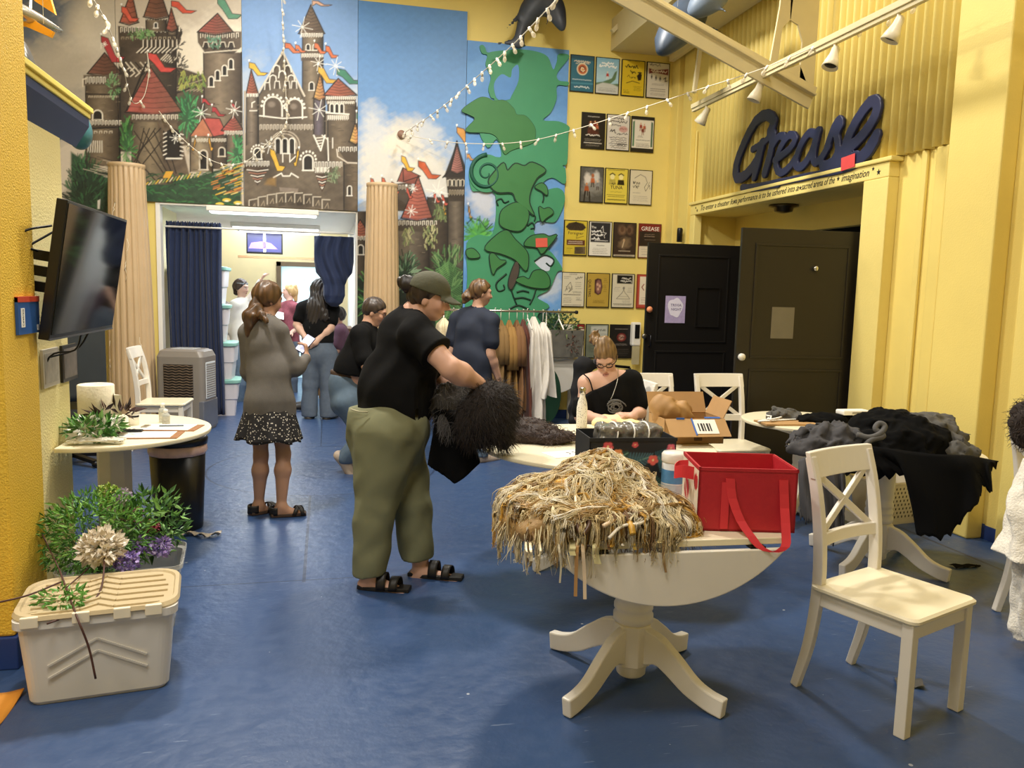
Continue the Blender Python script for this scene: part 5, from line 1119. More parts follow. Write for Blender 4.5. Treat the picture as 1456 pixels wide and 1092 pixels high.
column('tan fluted column right of the hall doorway in front of the mural', .63, 9.42, .215, .175, 2.80)

M_tub = mat('milky plastic', 'dad6cf', .35, var=.06, alpha=1.0); M_lid = mat('tan lid plastic', 'c3b18d', .4, var=.06); M_latch = mat('cream latch', 'efe4cb', .4)
t = thing('storage_tub', 'big milky storage tub with ridged tan lid beside the yellow pillar', 'tub', (-.88, 3.38, 0), R(8))
b = MB(); rloft(b, [(0, 0, .235, .165, .04, 0), (0, 0, .245, .175, .045, .015), (0, 0, .27, .2, .05, .31), (0, 0, .285, .212, .05, .315), (0, 0, .285, .212, .05, .345)], sm=False); b.build('body', M_tub, t)
l = MB(); rloft(l, [(0, 0, .288, .215, .09, .345), (0, 0, .292, .22, .1, .352), (0, 0, .285, .212, .1, .366), (0, 0, .27, .2, .1, .366), (0, 0, .265, .195, .1, .358)]); l.build('lid', M_lid, t)
rg = MB()
for k in range(6):
    y = -.17 + k * .062
    for (x0, y0, x1, y1) in ((-.25 + abs(k - 2.5) * .012, y, -.06, y), (-.06, y, 0, y + .045), (0, y + .045, .06, y), (.06, y, .25 - abs(k - 2.5) * .012, y)): rg.bar((x0, y0, .361), (x1, y1, .361), .012, .008, (0, 0, 1))
rg.build('ridge', M_lid, t); [MB().box((x - .03, -.222, .325), (x + .03, -.206, .368)).build('latch', M_latch, t, .004) for x in (-.22, -.05, .09, .2)]
for k in range(2):
    cv = MB()
    for s in (-1, 1): cv.bar((0, -.194 + k * .004, .25 - k * .05), (s * .17, -.19 + k * .004, .16 - k * .05), .007, .010, (0, 1, 0))
    cv.build('chevron', mat('grey chevron', 'c9c4bb', .4), t)
M_clear = mat('clear plastic', 'cfcdc4', .18, alpha=.45)
t = thing('storage_tub', 'clear tub full of artificial flowers behind the tan lidded tub', 'tub', (-.93, 3.95, 0), R(6))
b = MB(); rloft(b, [(0, 0, .22, .15, .04, 0), (0, 0, .25, .18, .05, .29), (0, 0, .265, .195, .05, .295), (0, 0, .265, .195, .05, .315)], cap=(True, False)); solid(b.build('body', M_clear, t), .004)
# bin
t = thing('waste_bin', 'black waste bin with pink liner under the half round table', 'bin', (-.95, 5.50, 0))
MB().lathe([(.145, 0), (.15, .01), (.175, .56), (.165, .56), (.145, .03), (.001, .03)], 32).build('body', mat('black plastic', '0e0e10', .35), t)
MB().lathe([(.176, .50), (.182, .52), (.18, .575), (.17, .575), (.165, .53)], 40, rip=lambda a, z: 1 + .02 * math.sin(11 * a + z * 60)).build('liner', mat('pale pink liner', 'd9b7ae', .3, var=.25, scale=25), t)
MB().lathe([(.186, .565), (.19, .60), (.178, .618), (.16, .61), (.165, .57)], 32).build('rim', MATS['black plastic'], t)
t = thing('paper_scrap', 'crumpled translucent tape on the floor at the foot of the black bin', 'scrap', (-.78, 5.24, 0))
MB().grid(lambda u, v: (-.12 + .24 * u, .03 * math.sin(7 * u) + .05 * v, .004 + .03 * abs(math.sin(9 * u + 3 * v)) * (1 - .3 * v)), 16, 4).build('tape', mat('tape', 'b8ab98', .4), t)

t = thing('air_cooler', 'grey portable evaporative air cooler on the floor before the navy curtain', 'air cooler', (-1.50, 9.36, 0), R(-14))
M_ac = mat('grey cooler plastic', '86807a', .4, var=.05); M_ac2 = mat('dark grille', '2f2925', .6)
b = MB(); rloft(b, [(0, 0, .25, .19, .05, 0), (0, 0, .26, .2, .05, .03), (0, 0, .26, .2, .05, .82), (0, 0, .24, .18, .07, .88), (0, 0, .2, .15, .07, .90)], sm=False); b.build('housing', M_ac, t, .004)
MB().box((-.17, -.204, .36), (.15, -.198, .74)).build('grille', M_ac2, t)
for k in range(13): MB().tube([(-.17 + .32 * u, -.207, .375 + k * .029 + .005 * math.sin(u * 26)) for u in np.linspace(0, 1, 24)], .0055, 5).build('louvre', mat('grille bronze', '6b5a4a', .5), t)
MB().box((.258, -.13, .36), (.266, .13, .76)).build('vent', mat('pale vent', 'd5dbe0', .4), t, .004)
for k in range(15): MB().box((.264, -.12, .38 + k * .025), (.269, .12, .39 + k * .025)).build('slat', M_ac, t)
MB().box((.2, -.2, .03), (.262, .2, .34)).build('water_tank', mat('smoky tank', '6b6f7a', .25), t, .01)
MB().box((-.12, -.12, .895), (.12, .1, .905)).build('control_panel', mat('pale control panel', 'b9bcbd', .3), t, .004)

M_curt = mat('navy curtain cloth', '13254a', .8, var=.18, scale=9, sheen=.15)
t = thing('curtain_rod', 'thin white tension rod across the hall doorway', 'rod', (-.73, 9.9, 2.26)); MB().tube([(DX0 + .03 + .73, .045, 0), (DX1 - .03 + .73, .045, 0)], .011).build('pole', M_white, t)
t = thing('hanging_curtain', 'navy curtain hanging straight at the doorway behind the air cooler', 'curtain', (-1.5, 9.98, 0))
def cur(u, v):
    z = .06 + 2.22 * v; a = .02 + .012 * (1 - v); return (-.29 + .60 * u + .01 * math.sin(v * 5 + u * 8), a * math.sin(u * 2 * PI * 9 + 1.3 * math.sin(v * 3)) + .01 * math.sin(u * 40), z)
solid(MB().grid(cur, 140, 24).build('panel', M_curt, t), .004)
solid(MB().grid(lambda u, v: (-.29 + .6 * u, .026 * math.sin(u * 2 * PI * 9) - .003, 2.27 + .05 * v + .008 * math.sin(u * 150)), 140, 4).build('rod_pocket', M_curt, t), .006)
qs = lambda x, y, dy=0.: np.array(on_y(x, y, 9.98 + dy))
cy_ = [float(qs(476, y)[2]) for y in (436, 430, 420, 405, 396, 388, 372, 345, 336)]; cw_ = [.04, .10, .13, .13, .16, .215, .235, .235, .235]; cx_ = float(qs(475, 370)[0])
def knot(P):
    z = P[:, 2]; x = P[:, 0] - cx_; w = np.interp(z, cy_, cw_); y = P[:, 1] - 9.98 - .022 * np.sin(x * 50 + 3 * np.sin(z * 7)) * np.clip((z - cy_[0]) * 6, 0, 1); th = np.interp(z, cy_, [.03, .07, .085, .06, .06, .045, .035, .03, .025])
    return (np.sqrt((x / w) ** 4 + (y / th) ** 4) ** .5 - 1) * np.minimum(th, w) * .5
V_ = [qs(440, 330), qs(508, 440)]; me = sdf_mesh(lambda P: np.maximum(knot(P), np.maximum(cy_[0] - P[:, 2], P[:, 2] - cy_[-1])), np.min(V_, 0) - .12, np.max(V_, 0) + .12, .011, 'hanging_curtain', lip=2.5, slack=.03); o = link_mesh('hanging_curtain', me, M_curt); tag(o, 'navy curtain bunched and knotted up at the right of the doorway', 'curtain')

M_teal = mat('teal lid', '8fc4b9', .4); M_tubw = mat('white tub plastic', 'dfdbe0', .35, var=.05)
tp = thing('stacked_tub', 'x', 'tub', (-1.36, 10.45, 0), R(4), 'white tubs with teal lids stacked in the hall')
b = MB(); rloft(b, [(0, 0, .25, .19, .04, 0), (0, 0, .27, .205, .04, .2), (0, 0, .282, .215, .04, .21), (0, 0, .298, .23, .05, .405)]); b.build('body', M_tubw, tp)
b = MB(); rloft(b, [(0, 0, .312, .245, .06, .405), (0, 0, .32, .25, .06, .415), (0, 0, .32, .25, .06, .445), (0, 0, .28, .21, .06, .455)]); b.build('lid', M_teal, tp)
tp['label'] = 'lowest white tub with teal lid in the hall stack, on the floor'
for k, nm in ((1, 'second tub up in the hall stack beside the navy curtain'), (2, 'third tub up in the hall stack beside the navy curtain'), (3, 'topmost white tub of the hall stack beside the navy curtain')):
    c = dup(tp, (-1.36 + .03 * (k % 2) - .05 * k, 10.45, .458 * k), R(4 - 5 * (k % 2)), nm)
    if k == 3: [setattr(ch, 'location', ch.location) for ch in c.children]
t = thing('wardrobe_shelf', 'tall brown shelf with white cornice and hanging costumes in the hall', 'shelf', (-1.98, 12.85, 0))
M_brn = mat('brown wood', '6a4c36', .5, var=.2, stretch=(4, 4, 30)); M_brn2 = mat('oak wood', 'a8825a', .5, var=.2, stretch=(4, 4, 30))
MB().box((-.28, -.5, 0), (-.25, .5, 2.0)).box((-.28, -.5, 0), (.28, -.46, 2.0)).box((-.28, .46, 0), (.28, .5, 2.0)).box((-.28, -.5, 1.96), (.28, .5, 2.0)).box((-.28, -.5, .06), (.28, .5, .1)).build('carcass', M_brn, t)
MB().box((-.3, -.54, 2.0), (.32, .54, 2.05)).box((-.3, -.58, 2.05), (.36, .58, 2.10)).build('cornice', M_white, t, .01)
for k, c_ in enumerate(('6a4636', 'e9e4da', '3d2c24', '8a6a50', 'd9d0c0')):
    solid(MB().grid(lambda u, v: (-.2 + .42 * u, -.38 + k * .17 + .02 * math.sin(u * 20 + k), .5 + 1.3 * v), 20, 8).build('costume', mat('costume ' + c_, c_, .8, var=.15), t), .012)
t = thing('oak_desk', 'oak desk in the hall behind the woman in grey', 'desk', (-2.1, 11.55, 0)); MB().box((-.3, -.25, .7), (.3, .25, .74)).build('desk_top', M_brn2, t, .006); [MB().box((x - .03, y - .03, 0), (x + .03, y + .03, .7)).build('leg', M_brn2, t) for x in (-.26, .26) for y in (-.2, .2)]; MB().box((-.27, .19, .3), (.27, .21, .7)).build('back_panel', M_brn2, t)
t = thing('blue_bin', 'blue grey plastic bin on the oak desk', 'bin', (-2.05, 11.5, .741)); b = MB(); rloft(b, [(0, 0, .16, .13, .03, 0), (0, 0, .19, .16, .03, .24), (0, 0, .2, .17, .03, .245), (0, 0, .2, .17, .03, .27)]); b.build('body', mat('blue grey plastic', '6f7f96', .4), t)
t = thing('dresser', 'oak dresser at the far right of the hall beyond the knotted curtain', 'dresser', (.12, 11.9, 0))
MB().box((-.22, -.4, .04), (.24, .4, 1.0)).build('carcass', M_brn2, t, .01); MB().box((-.24, -.42, 1.0), (.25, .42, 1.04)).build('dresser_top', M_brn, t, .005)
for k in range(4):
    d = MB().box((-.236, -.37, .08 + k * .23), (-.22, .37, .28 + k * .23)).build('drawer', mat('wicker tan', 'a98a63', .6, var=.2, scale=40), t, .004); MB().lathe([(.018, 0), (.012, .02), (.001, .03)], 10, M=Matrix.Translation((-.236, 0, .18 + k * .23)) @ Matrix.Rotation(-PI / 2, 4, 'Y')).build('knob', M_chrome, d)
t = thing('flat_tv', 'small television with purple stage picture high on the far hall wall', 'tv', (-.98, 13.34, 2.28)); 
q0, q1_ = on_y(350, 330, 13.3), on_y(402, 362, 13.3)
t.location = (float((q0[0] + q1_[0]) / 2), 13.33, float(q1_[2])); w_ = float(q1_[0] - q0[0]); MB().box((-w_ / 2, -.03, 0), (w_ / 2, .02, .40)).build('bezel', mat('black tv plastic', '0c0c0e', .3), t, .004)
s_ = MB().box((-w_ / 2 + .02, -.033, .03), (w_ / 2 - .02, -.03, .37)).build('screen', mat('stage picture', '3d3e66', .3, emit='4a4a86', estr=.5), t); MB().prism([(-.24, .05), (.2, .05), (.1, .14), (-.02, .17), (-.2, .14)], .001, MXZ(0, -.0335, .03)).build('stage_glow', mat('violet picture', '8a6fd0', .3, emit='8a6fd0', estr=.9), s_); MB().box((-.02, -.0345, .03), (.02, -.0335, .37)).build('stage_beam', mat('white picture', 'e8e8ff', .3, emit='dcdcff', estr=.8), s_)
t = thing('mounted_ledge', 'narrow wooden ledge under the far hall television', 'shelf', (t.location[0] + .35, 13.34, t.location[2] - .07)); MB().box((-.75, -.08, 0), (.85, .03, .035)).build('board', M_brn2, t)
for k, (a, b_, c_) in enumerate((((300, 299), (456, 305), 'nearest the doorway'), ((335, 320), (452, 326), 'second from the doorway'), ((350, 333), (460, 335), 'deepest in the hall'))):
    A, B = on_z(*a, 2.46), on_z(*b_, 2.46); yy = (A[1] + B[1]) / 2
    if k == 2: yy = 13.1
    t = thing('ceiling_light', 'long fluorescent ceiling light in the hall, ' + c_, 'light', (-.70, min(float(yy), 13.15), 2.44), 0, 'fluorescent lights of the hall'); MB().box((-.62, -.14, 0), (.62, .14, .06)).build('frame', M_white, t, .008)
    MB().box((-.59, -.11, -.012), (.59, .11, 0)).build('diffuser', mat('lit diffuser', 'ffffff', .4, emit='f4f8ff', estr=3.0 if k != 1 else .9), t, .004)
UPZ = np.array([0, 0, 1.0]); FWH = nrm([FW[0], FW[1], 0]); RTH = nrm([RT[0], RT[1], 0])
def frame(fwd, up=UPZ, roll=0.0):
    f = nrm(fwd); r = nrm(np.cross(f, up)); u = np.cross(r, f)
    r2 = r * math.cos(roll) + u * math.sin(roll); u2 = np.cross(r2, f); return np.stack([r2, f, u2], 1)     # columns right, forward, up
def head_prims(c, A, s=1.0):
    L = lambda x, y, z: c + A @ (np.array([x, y, z]) * s); e = lambda p, r: ell(L(*p), np.array(r) * s, A)
    return [e((0, -.012, .02), (.076, .094, .092)), (e((0, .022, -.035), (.062, .066, .072)), .03), (e((0, .045, -.088), (.032, .032, .026)), .035),
            (cone(L(0, .088, .008), L(0, .108, -.032), .007 * s, .0125 * s), .014), (e((0, .092, -.037), (.017, .012, .009)), .012), (e((0, .083, -.066), (.023, .012, .007)), .010), (e((0, .082, -.076), (.019, .011, .007)), .008),
            (e((.036, .066, -.032), (.022, .02, .022)), .03), (e((-.036, .066, -.032), (.022, .02, .022)), .03), (e((0, .078, .024), (.05, .016, .012)), .03),
            (e((.031, .074, 0), (.0135, .013, .0115)), .006), (e((-.031, .074, 0), (.0135, .013, .0115)), .006),
            (e((.074, -.012, -.018), (.010, .02, .03)), .008), (e((-.074, -.012, -.018), (.010, .02, .03)), .008)]
def hand_prims(w, d, n, side, curl=.5, s=1.0):
    """five separate fingers; d from wrist to knuckles, n out of the back of the hand, side=+1 puts the thumb on d x n"""
    d = nrm(d); n = nrm(np.array(n, float) - d * (np.array(n, float) @ d)); u = np.cross(d, n) * side; fs = [(cone(w - d * .02, w + d * .075 * s, .026 * s, .037 * s, (n, .42)), .02)]
    for i, (L, off) in enumerate(((.070, .028), (.078, .0095), (.072, -.0095), (.056, -.027))):
        p = w + d * (.082 - .004 * abs(i - 1)) * s + u * off * s; a = .12; q = L * s / 2.3
        for k in range(3):
            a += curl * (.75 + .1 * i) * (.7 if k == 0 else 1); b = p + (d * math.cos(a) - n * math.sin(a) + u * (.07 * (1.2 - i))) * q * (1 if k == 0 else .75); fs.append((cone(p, b, (.0092 - .0008 * k) * s, (.0086 - .0008 * k) * s), .006)); p = b
    p = w + d * .02 * s + u * .028 * s; b = p + nrm(d * .7 + u * .65 - n * .25) * .042 * s; c = b + nrm(d * .95 + u * .1 - n * (.3 + .4 * curl)) * .034 * s
    return fs + [(cone(p, b, .014 * s, .0105 * s), .012), (cone(b, c, .0105 * s, .0085 * s), .006)]
def limb(a, b, c, ra, rb, rc, bulge=0.0):
    a, b, c = map(np.array, (a, b, c)); m = b + (c - b) * .3
    return [cone(a, b, ra, rb), cone(b, m, rb, rb + bulge), cone(m, c, rb + bulge, rc)]
def foot_prims(a, t, s=1.0, flat=True):
    a = np.array(a); t = np.array(t); d = t - a; d = nrm(d * np.array([1, 1, 0]) if flat else d); h = a - d * .035 * s - UPZ * .045 * s
    sd = np.cross(d, UPZ); fs = [(cone(a, h, .034 * s, .034 * s), .03), (cone(h, t - d * .06 * s, .032 * s, .03 * s, (UPZ, .8)), .03), (cone(a - UPZ * .01, t - d * .07 * s, .032 * s, .024 * s), .04)]
    for i in range(5):
        o = sd * (-.028 + .014 * i) * s; fs.append((cone(t - d * (.075) * s + o * .9, t - d * (.006 + .004 * abs(i - 1)) * s + o, .014 * s, (.0105 if i else .012) * s), .008))
    return fs
SK = {}
def skin(hexc, rough=.5):
    return mat('skin ' + hexc, hexc, rough, attr=True, var=.05, scale=14, spec=.35)
def skin_color(hexc, heads, lips='b8766a', brow='4a3526', iris='3a2c22', extra=None):
    base = np.array(lin(hexc)); red = np.array(lin('c77862'))
    def fn(V):
        C = np.tile(base, (len(V), 1)); n = .5 + .5 * folds(V, 1.2); C *= (1 - .06 * n)[:, None]
        for c, A, s in heads:
            q = ((V - c) @ A) / s; near = np.abs(q).max(1) < .16
            def put(m, col, k=1.0): m = m & near; C[m] = C[m] * (1 - k) + np.array(lin(col)) * k
            ch = np.exp(-(((np.abs(q[:, 0]) - .04) / .022) ** 2 + ((q[:, 2] + .035) / .02) ** 2)) * (q[:, 1] > .03) * near * .35
            C[:] = C * (1 - ch[:, None]) + red * ch[:, None]
            ax = np.abs(q[:, 0]) - .031
            put(((ax / .013) ** 2 + (q[:, 2] / .0065) ** 2 < 1) & (q[:, 1] > .06), 'e9e2da'); put(((ax / .0055) ** 2 + (q[:, 2] / .006) ** 2 < 1) & (q[:, 1] > .06), iris)
            put((np.abs(q[:, 2] - .0075) < .0025) & (np.abs(ax) < .015) & (q[:, 1] > .055), '3a2a22', .8)
            put((np.abs(q[:, 2] - .021 + 8 * ax * ax) < .0042) & (np.abs(ax) < .02) & (q[:, 1] > .05), brow, .75)
            put(((q[:, 0] / .021) ** 2 + ((q[:, 2] + .0715) / .008) ** 2 < 1) & (q[:, 1] > .07), lips, .8); put((np.abs(q[:, 2] + .0715) < .0016) & (np.abs(q[:, 0]) < .022) & (q[:, 1] > .07), '6a3a36', .7)
        if extra: extra(V, C)
        return C
    return fn
def pts_box(P, pad=.2):
    P = np.array(P); return P.min(0) - pad, P.max(0) + pad
def body(t, prims, m, col, box, h=.0065, name='body', k=.03):
    me = sdf_mesh(union(prims, k), box[0], box[1], h, name, lip=1.25); color_mesh(me, col); o = link_mesh(name, me, m); place(o, t); return o
def place(o, t):
    o.parent = t; o.matrix_parent_inverse = Matrix.Translation(-Vector(t.location)) if not t.rotation_euler[2] else (Matrix.Translation(Vector(t.location)) @ Matrix.Rotation(t.rotation_euler[2], 4, 'Z')).inverted()
    return o
def cloth(t, name, prims, cuts, m, box, h=.009, fold=.006, k=.04, sub=None, fs=1.0, seed=0.0, wr=None, color=None):
    f0 = union(prims, k)
    def f(P):
        d = f0(P) + fold * folds(P, fs, seed)
        if wr: d = d + wr(P)
        for c in cuts: d = np.maximum(d, c(P))
        if sub is not None: d = np.maximum(d, -sub(P))
        return d
    me = sdf_mesh(f, box[0], box[1], h, name, lip=1.5, slack=.02)
    if color: color_mesh(me, color)
    return place(link_mesh(name, me, m), t)
def torso(j, rp, rw, rc, tf, dp=.7, infl=0.0, k=.06, sh=.062):
    P, Wt, Cc, N = (np.array(j[q], float) for q in ('pelvis', 'waist', 'chest', 'neck')); i = infl
    return [(cone(P, Wt, rp + i, rw + i, (tf, dp)), k), (cone(Wt, Cc, rw + i, rc + i, (tf, dp)), k), (cone(j['sL'], j['sR'], sh + i, sh + i), .05), (cone(Cc, N, rc * .8 + i, .055 + i, (tf, dp + .1)), k), (cone(np.array(j['sL']) * .6 + N * .4, np.array(j['sR']) * .6 + N * .4, .05 + i, .05 + i), .06)]
def hair_cap(c, A, s, cutn=(0, .8, -.6), off=.03, th=.014, back=.0):
    L = lambda x, y, z: c + A @ (np.array([x, y, z]) * s); e = ell(L(0, -.014 - back, .022), np.array([.076 + th, .094 + th, .092 + th]) * s, A); n = A @ nrm(cutn); p0 = c + n * off * s
    return lambda P: smax(e(P), (P - p0.astype(np.float32)) @ n.astype(np.float32), .02)
def hair_mat(hexc, hex2): return mat('hair ' + hexc, hexc, .42, attr=True, var=.22, scale=18, stretch=(5, 5, 1), spec=.5)
def hair_color(hexc, hex2, A=None, f=70):
    a, b = np.array(lin(hexc)), np.array(lin(hex2))
    def fn(V):
        q = V if A is None else V @ A
        t = .1 + .6 * (.5 + .5 * np.sin(q[:, 0] * f * 3 + 3 * np.sin(q[:, 2] * 13) + 2 * np.sin(q[:, 1] * 17)) * np.sin(q[:, 0] * f + q[:, 1] * f * .7)) ** 1.3; return a * (1 - t[:, None]) + b * t[:, None]
    return fn
def hairdo(t, name, prims, hexc, hex2, box, A, h=.006, k=.02, amp=.003):
    f0 = union(prims, k)
    def f(P):
        q = P @ A.astype(np.float32) if A is not None else P; return f0(P) + amp * np.sin(q[:, 0] * 150 + 3 * np.sin(q[:, 2] * 14 + q[:, 1] * 9)) + amp * .7 * np.sin(q[:, 1] * 110 + 2 * np.sin(q[:, 0] * 20 + q[:, 2] * 17))
    me = sdf_mesh(f, box[0], box[1], h, name, lip=1.5, slack=.01); color_mesh(me, hair_color(hexc, hex2, A)); return place(link_mesh(name, me, hair_mat(hexc, hex2)), t)
def hb(c, r=.2): c = np.array(c); return c - r, c + r
def glasses(t, c, A, s, m, w=.0022, name='glasses', off=.098, z=0.0):
    L = lambda x, y, q: c + A @ (np.array([x, y, q]) * s); mb = MB(); o = np.array(t.location)
    g = []
    for sx in (-1, 1):
        P = [L(sx * .032 + .024 * math.cos(a) * (1 if abs(math.cos(a)) < .9 else .96), off - .012 * abs(math.cos(a) * sx * .4 + .5), z - .004 + .019 * math.sin(a)) - o for a in np.linspace(0, 2 * PI, 20)]; g.append(P)
    mb.tube(g[0] + [g[0][1]], w * s, 5); mb.tube(g[1] + [g[1][1]], w * s, 5); mb.tube([L(-.009, off + .002, z) - o, L(0, off + .006, z + .003) - o, L(.009, off + .002, z) - o], w * s, 5)
    for sx in (-1, 1): mb.tube([L(sx * .055, off - .01, z) - o, L(sx * .079, .06, z + .004) - o, L(sx * .083, -.01, z + .002) - o], w * s, 5)
    return mb.build(name, m, t)
def person(label, base, cat='person'):
    return thing('person', label, cat, (base[0], base[1], 0))
M_blackT = mat('black jersey', '0b0b0c', .9, var=.25, scale=12, spec=.2, bump=.25, bscale=14); M_denim = mat('blue denim', '5d7185', .8, var=.2, scale=26); M_denim2 = mat('grey blue denim', '586474', .8, var=.2, scale=26)


def strand_mesh(P, r, taper=True, n=3):
    """P (count, steps, 3) -> ONE mesh of thin tapered strands"""
    N, K, _ = P.shape; T = np.gradient(P, axis=1); T /= np.maximum(np.linalg.norm(T, axis=2, keepdims=True), 1e-9)
    a = np.cross(T, np.array([.3, .2, .93])); a /= np.maximum(np.linalg.norm(a, axis=2, keepdims=True), 1e-9); b = np.cross(T, a)
    rr = np.asarray(r).reshape(-1, 1, 1) * (np.linspace(1, .25 if taper else 1, K).reshape(1, -1, 1)); vs = np.stack([P + (a * math.cos(2 * PI * k / n) + b * math.sin(2 * PI * k / n)) * rr for k in range(n)], 2).reshape(-1, 3)
    i = (np.arange(N)[:, None, None] * K + np.arange(K - 1)[None, :, None]) * n; k = np.arange(n)[None, None, :]; k2 = (k + 1) % n
    F = np.stack([i + k, i + k2, i + n + k2, i + n + k], -1).reshape(-1, 4); me = bpy.data.meshes.new('strand')
    me.vertices.add(len(vs)); me.vertices.foreach_set('co', vs.astype(np.float32).ravel()); me.loops.add(F.size); me.loops.foreach_set('vertex_index', F.astype(np.int32).ravel()); me.polygons.add(len(F)); me.polygons.foreach_set('loop_start', np.arange(0, F.size, 4, dtype=np.int32)); me.polygons.foreach_set('use_smooth', np.ones(len(F), bool)); me.update(calc_edges=True); return me
def sample(me, n, rng):
    nf = len(me.polygons); ar = np.empty(nf); me.polygons.foreach_get('area', ar); ce = np.empty(nf * 3); me.polygons.foreach_get('center', ce); no = np.empty(nf * 3); me.polygons.foreach_get('normal', no)
    i = rng.choice(nf, n, p=ar / ar.sum()); return ce.reshape(-1, 3)[i], no.reshape(-1, 3)[i]
def fur(o, name, n, L, r, m, seed=1, lean=(0, 0, -.6), wav=.0, steps=5, rnd=.35):
    rng = np.random.default_rng(seed); p, nn = sample(o.data, n, rng); d = nn * .6 + np.array(lean) + rng.normal(0, rnd, (n, 3)); d /= np.linalg.norm(d, axis=1, keepdims=True); P = [p - nn * .004]; l = L * rng.uniform(.5, 1.2, (n, 1)) / steps
    for k in range(steps): d = d + np.array([0, 0, -.12]) + rng.normal(0, wav, (n, 3)); d /= np.linalg.norm(d, axis=1, keepdims=True); P.append(P[-1] + d * l)
    c = link_mesh(name, strand_mesh(np.stack(P, 1), r * rng.uniform(.6, 1.3, n)), m, o); c['kind'] = 'stuff'; return c

D = 4.39; J = lambda x, y, dd=0.: at(x, y, D + dd)
P1 = person('person in olive cap, black shirt and olive trousers bending over dark fur', on_z(575, 830))
j = dict(pelvis=J(556, 600), waist=J(567, 548), chest=J(578, 480), neck=J(588, 444), sR=J(590, 472, -.17), sL=J(586, 474, .17), eR=J(641, 524, -.27), wR=J(686, 548, -.12), eL=J(628, 540, .2), wL=J(668, 572, .04), hR=J(551, 625, -.11), hL=J(565, 625, .11), kR=J(535, 718, -.11), kL=J(586, 716, .06), aR=J(528, 820, -.11), aL=J(599, 809, .10), tR=J(580, 842, -.13), tL=J(655, 826, .06))
tf = nrm(RTH + .12 * FWH); A1 = frame(nrm(RTH * .95 - .1 * FWH - .22 * UPZ)); H1 = J(612, 423, -.02); s1 = 1.02
neckp = [(cone(j['neck'], H1 - A1[:, 2] * .05 - A1[:, 1] * .02, .062, .056), .03)]
armR = limb(j['sR'], j['eR'], j['wR'], .074, .053, .034, .006); armL = limb(j['sL'], j['eL'], j['wL'], .07, .05, .032, .004)
handR = hand_prims(j['wR'], nrm(j['wR'] - j['eR']) - .35 * UPZ, UPZ + .2 * RTH, 1, .75); handL = hand_prims(j['wL'], nrm(j['wL'] - j['eL']), UPZ, -1, .7)
legs = limb(j['hR'], j['kR'], j['aR'], .12, .075, .042, .006) + limb(j['hL'], j['kL'], j['aL'], .12, .075, .042, .006)
b1 = torso(j, .15, .15, .11, tf, .95, 0) + neckp + head_prims(H1, A1, s1) + armR + armL + handR + handL + legs + foot_prims(j['aR'], j['tR'], 1.0) + foot_prims(j['aL'], j['tL'], 1.0)
allp = list(j.values()) + [H1]; bx = pts_box(allp, .22); bx[0][2] = -.02
body(P1, b1, skin('d4a791'), skin_color('d4a791', [(H1, A1, s1)], brow='2a1f1a'), bx)
tw = torso(j, .19, .188, .14, tf, .98, .008, .06) + [(ell(J(588, 575), (.145, .18, .12)), .06), (ell(J(541, 550), (.10, .16, .13)), .06), (ell(J(600, 515), (.085, .15, .09)), .06)] + [(cone(j['sR'], j['sR'] + (j['eR'] - j['sR']) * .66, .088, .098), .05), (cone(j['sL'], j['sL'] + (j['eL'] - j['sL']) * .66, .084, .092), .05)]
up1 = nrm(j['chest'] - j['pelvis'])
cloth(P1, 'tee_shirt', tw, [plane(J(560, 595), -UPZ + .26 * -RTH), lambda P, p=plane(j['sR'] + (j['eR'] - j['sR']) * .6, j['eR'] - j['sR']), q=plane(J(590, 520, -.12), FWH * -1): np.minimum(p(P), np.maximum(-q(P) * 0 + .5, .5)) if False else np.where(((P - j['sR'].astype(np.float32)) @ nrm(RTH - .3 * FWH).astype(np.float32) > .03), p(P), -1)], M_blackT, bx, .009, .012, .05, sub=cone(j['neck'], H1, .072, .075), fs=1.4)
pw = [(cone(J(551, 590), J(552, 622), .19, .215, (np.cross(tf, UPZ), .95)), .06), (ell(J(528, 596), (.13, .19, .14)), .07), (ell(J(578, 608), (.12, .17, .10)), .06)]
pR = [(cone(J(551, 620, -.09), J(535, 715, -.11), .19, .118), .03), (cone(J(535, 715, -.11), J(524, 815, -.11), .118, .088), .02)]
pL = [(cone(J(564, 632, .1), J(585, 715, .06), .16, .11), .02), (cone(J(585, 715, .06), J(595, 805, .10), .11, .088), .02)]
M_olive = mat('olive trousers', '77785c', .85, var=.08, scale=9, spec=.25, bump=.35, bscale=7)
cloth(P1, 'trousers', pw + pR + pL, [plane(J(556, 570), UPZ + .2 * -RTH), plane(J(527, 806), -UPZ + .1 * RTH), ], M_olive, bx, .009, .010, .03, fs=1.5)
mb = MB(); o_ = np.array(P1.location); mb.tube([J(499, 582, -.2) - o_, J(510, 585, -.225) - o_, J(523, 586, -.228) - o_], .004, 5); mb.build('pocket_seam', mat('pale stitching', 'b9b596', .7), P1)
hp = [hair_cap(H1, A1, s1, (0, .75, -.66), .012, .016), (cone(H1 - A1[:, 1] * .075 - A1[:, 2] * .02, H1 - A1[:, 1] * .06 - A1[:, 2] * .085, .05, .03), .03)]
hairdo(P1, 'hair', hp, '1d1512', '3a2a22', hb(H1), A1)
BN = J(581, 404, -.02); hairdo(P1, 'hair_bun', [ell(BN, (.052, .05, .045)), (ell(BN + A1[:, 1] * .03 - UPZ * .02, (.03, .03, .03)), .02), (ell(BN - A1[:, 1] * .03 + UPZ * .012, (.028, .03, .026)), .012)], '120d0b', '2c201b', hb(BN, .12), A1, .005, .02, .006)
M_cap = mat('olive cap', '4a4a36', .8, var=.15, scale=20, bump=.2)
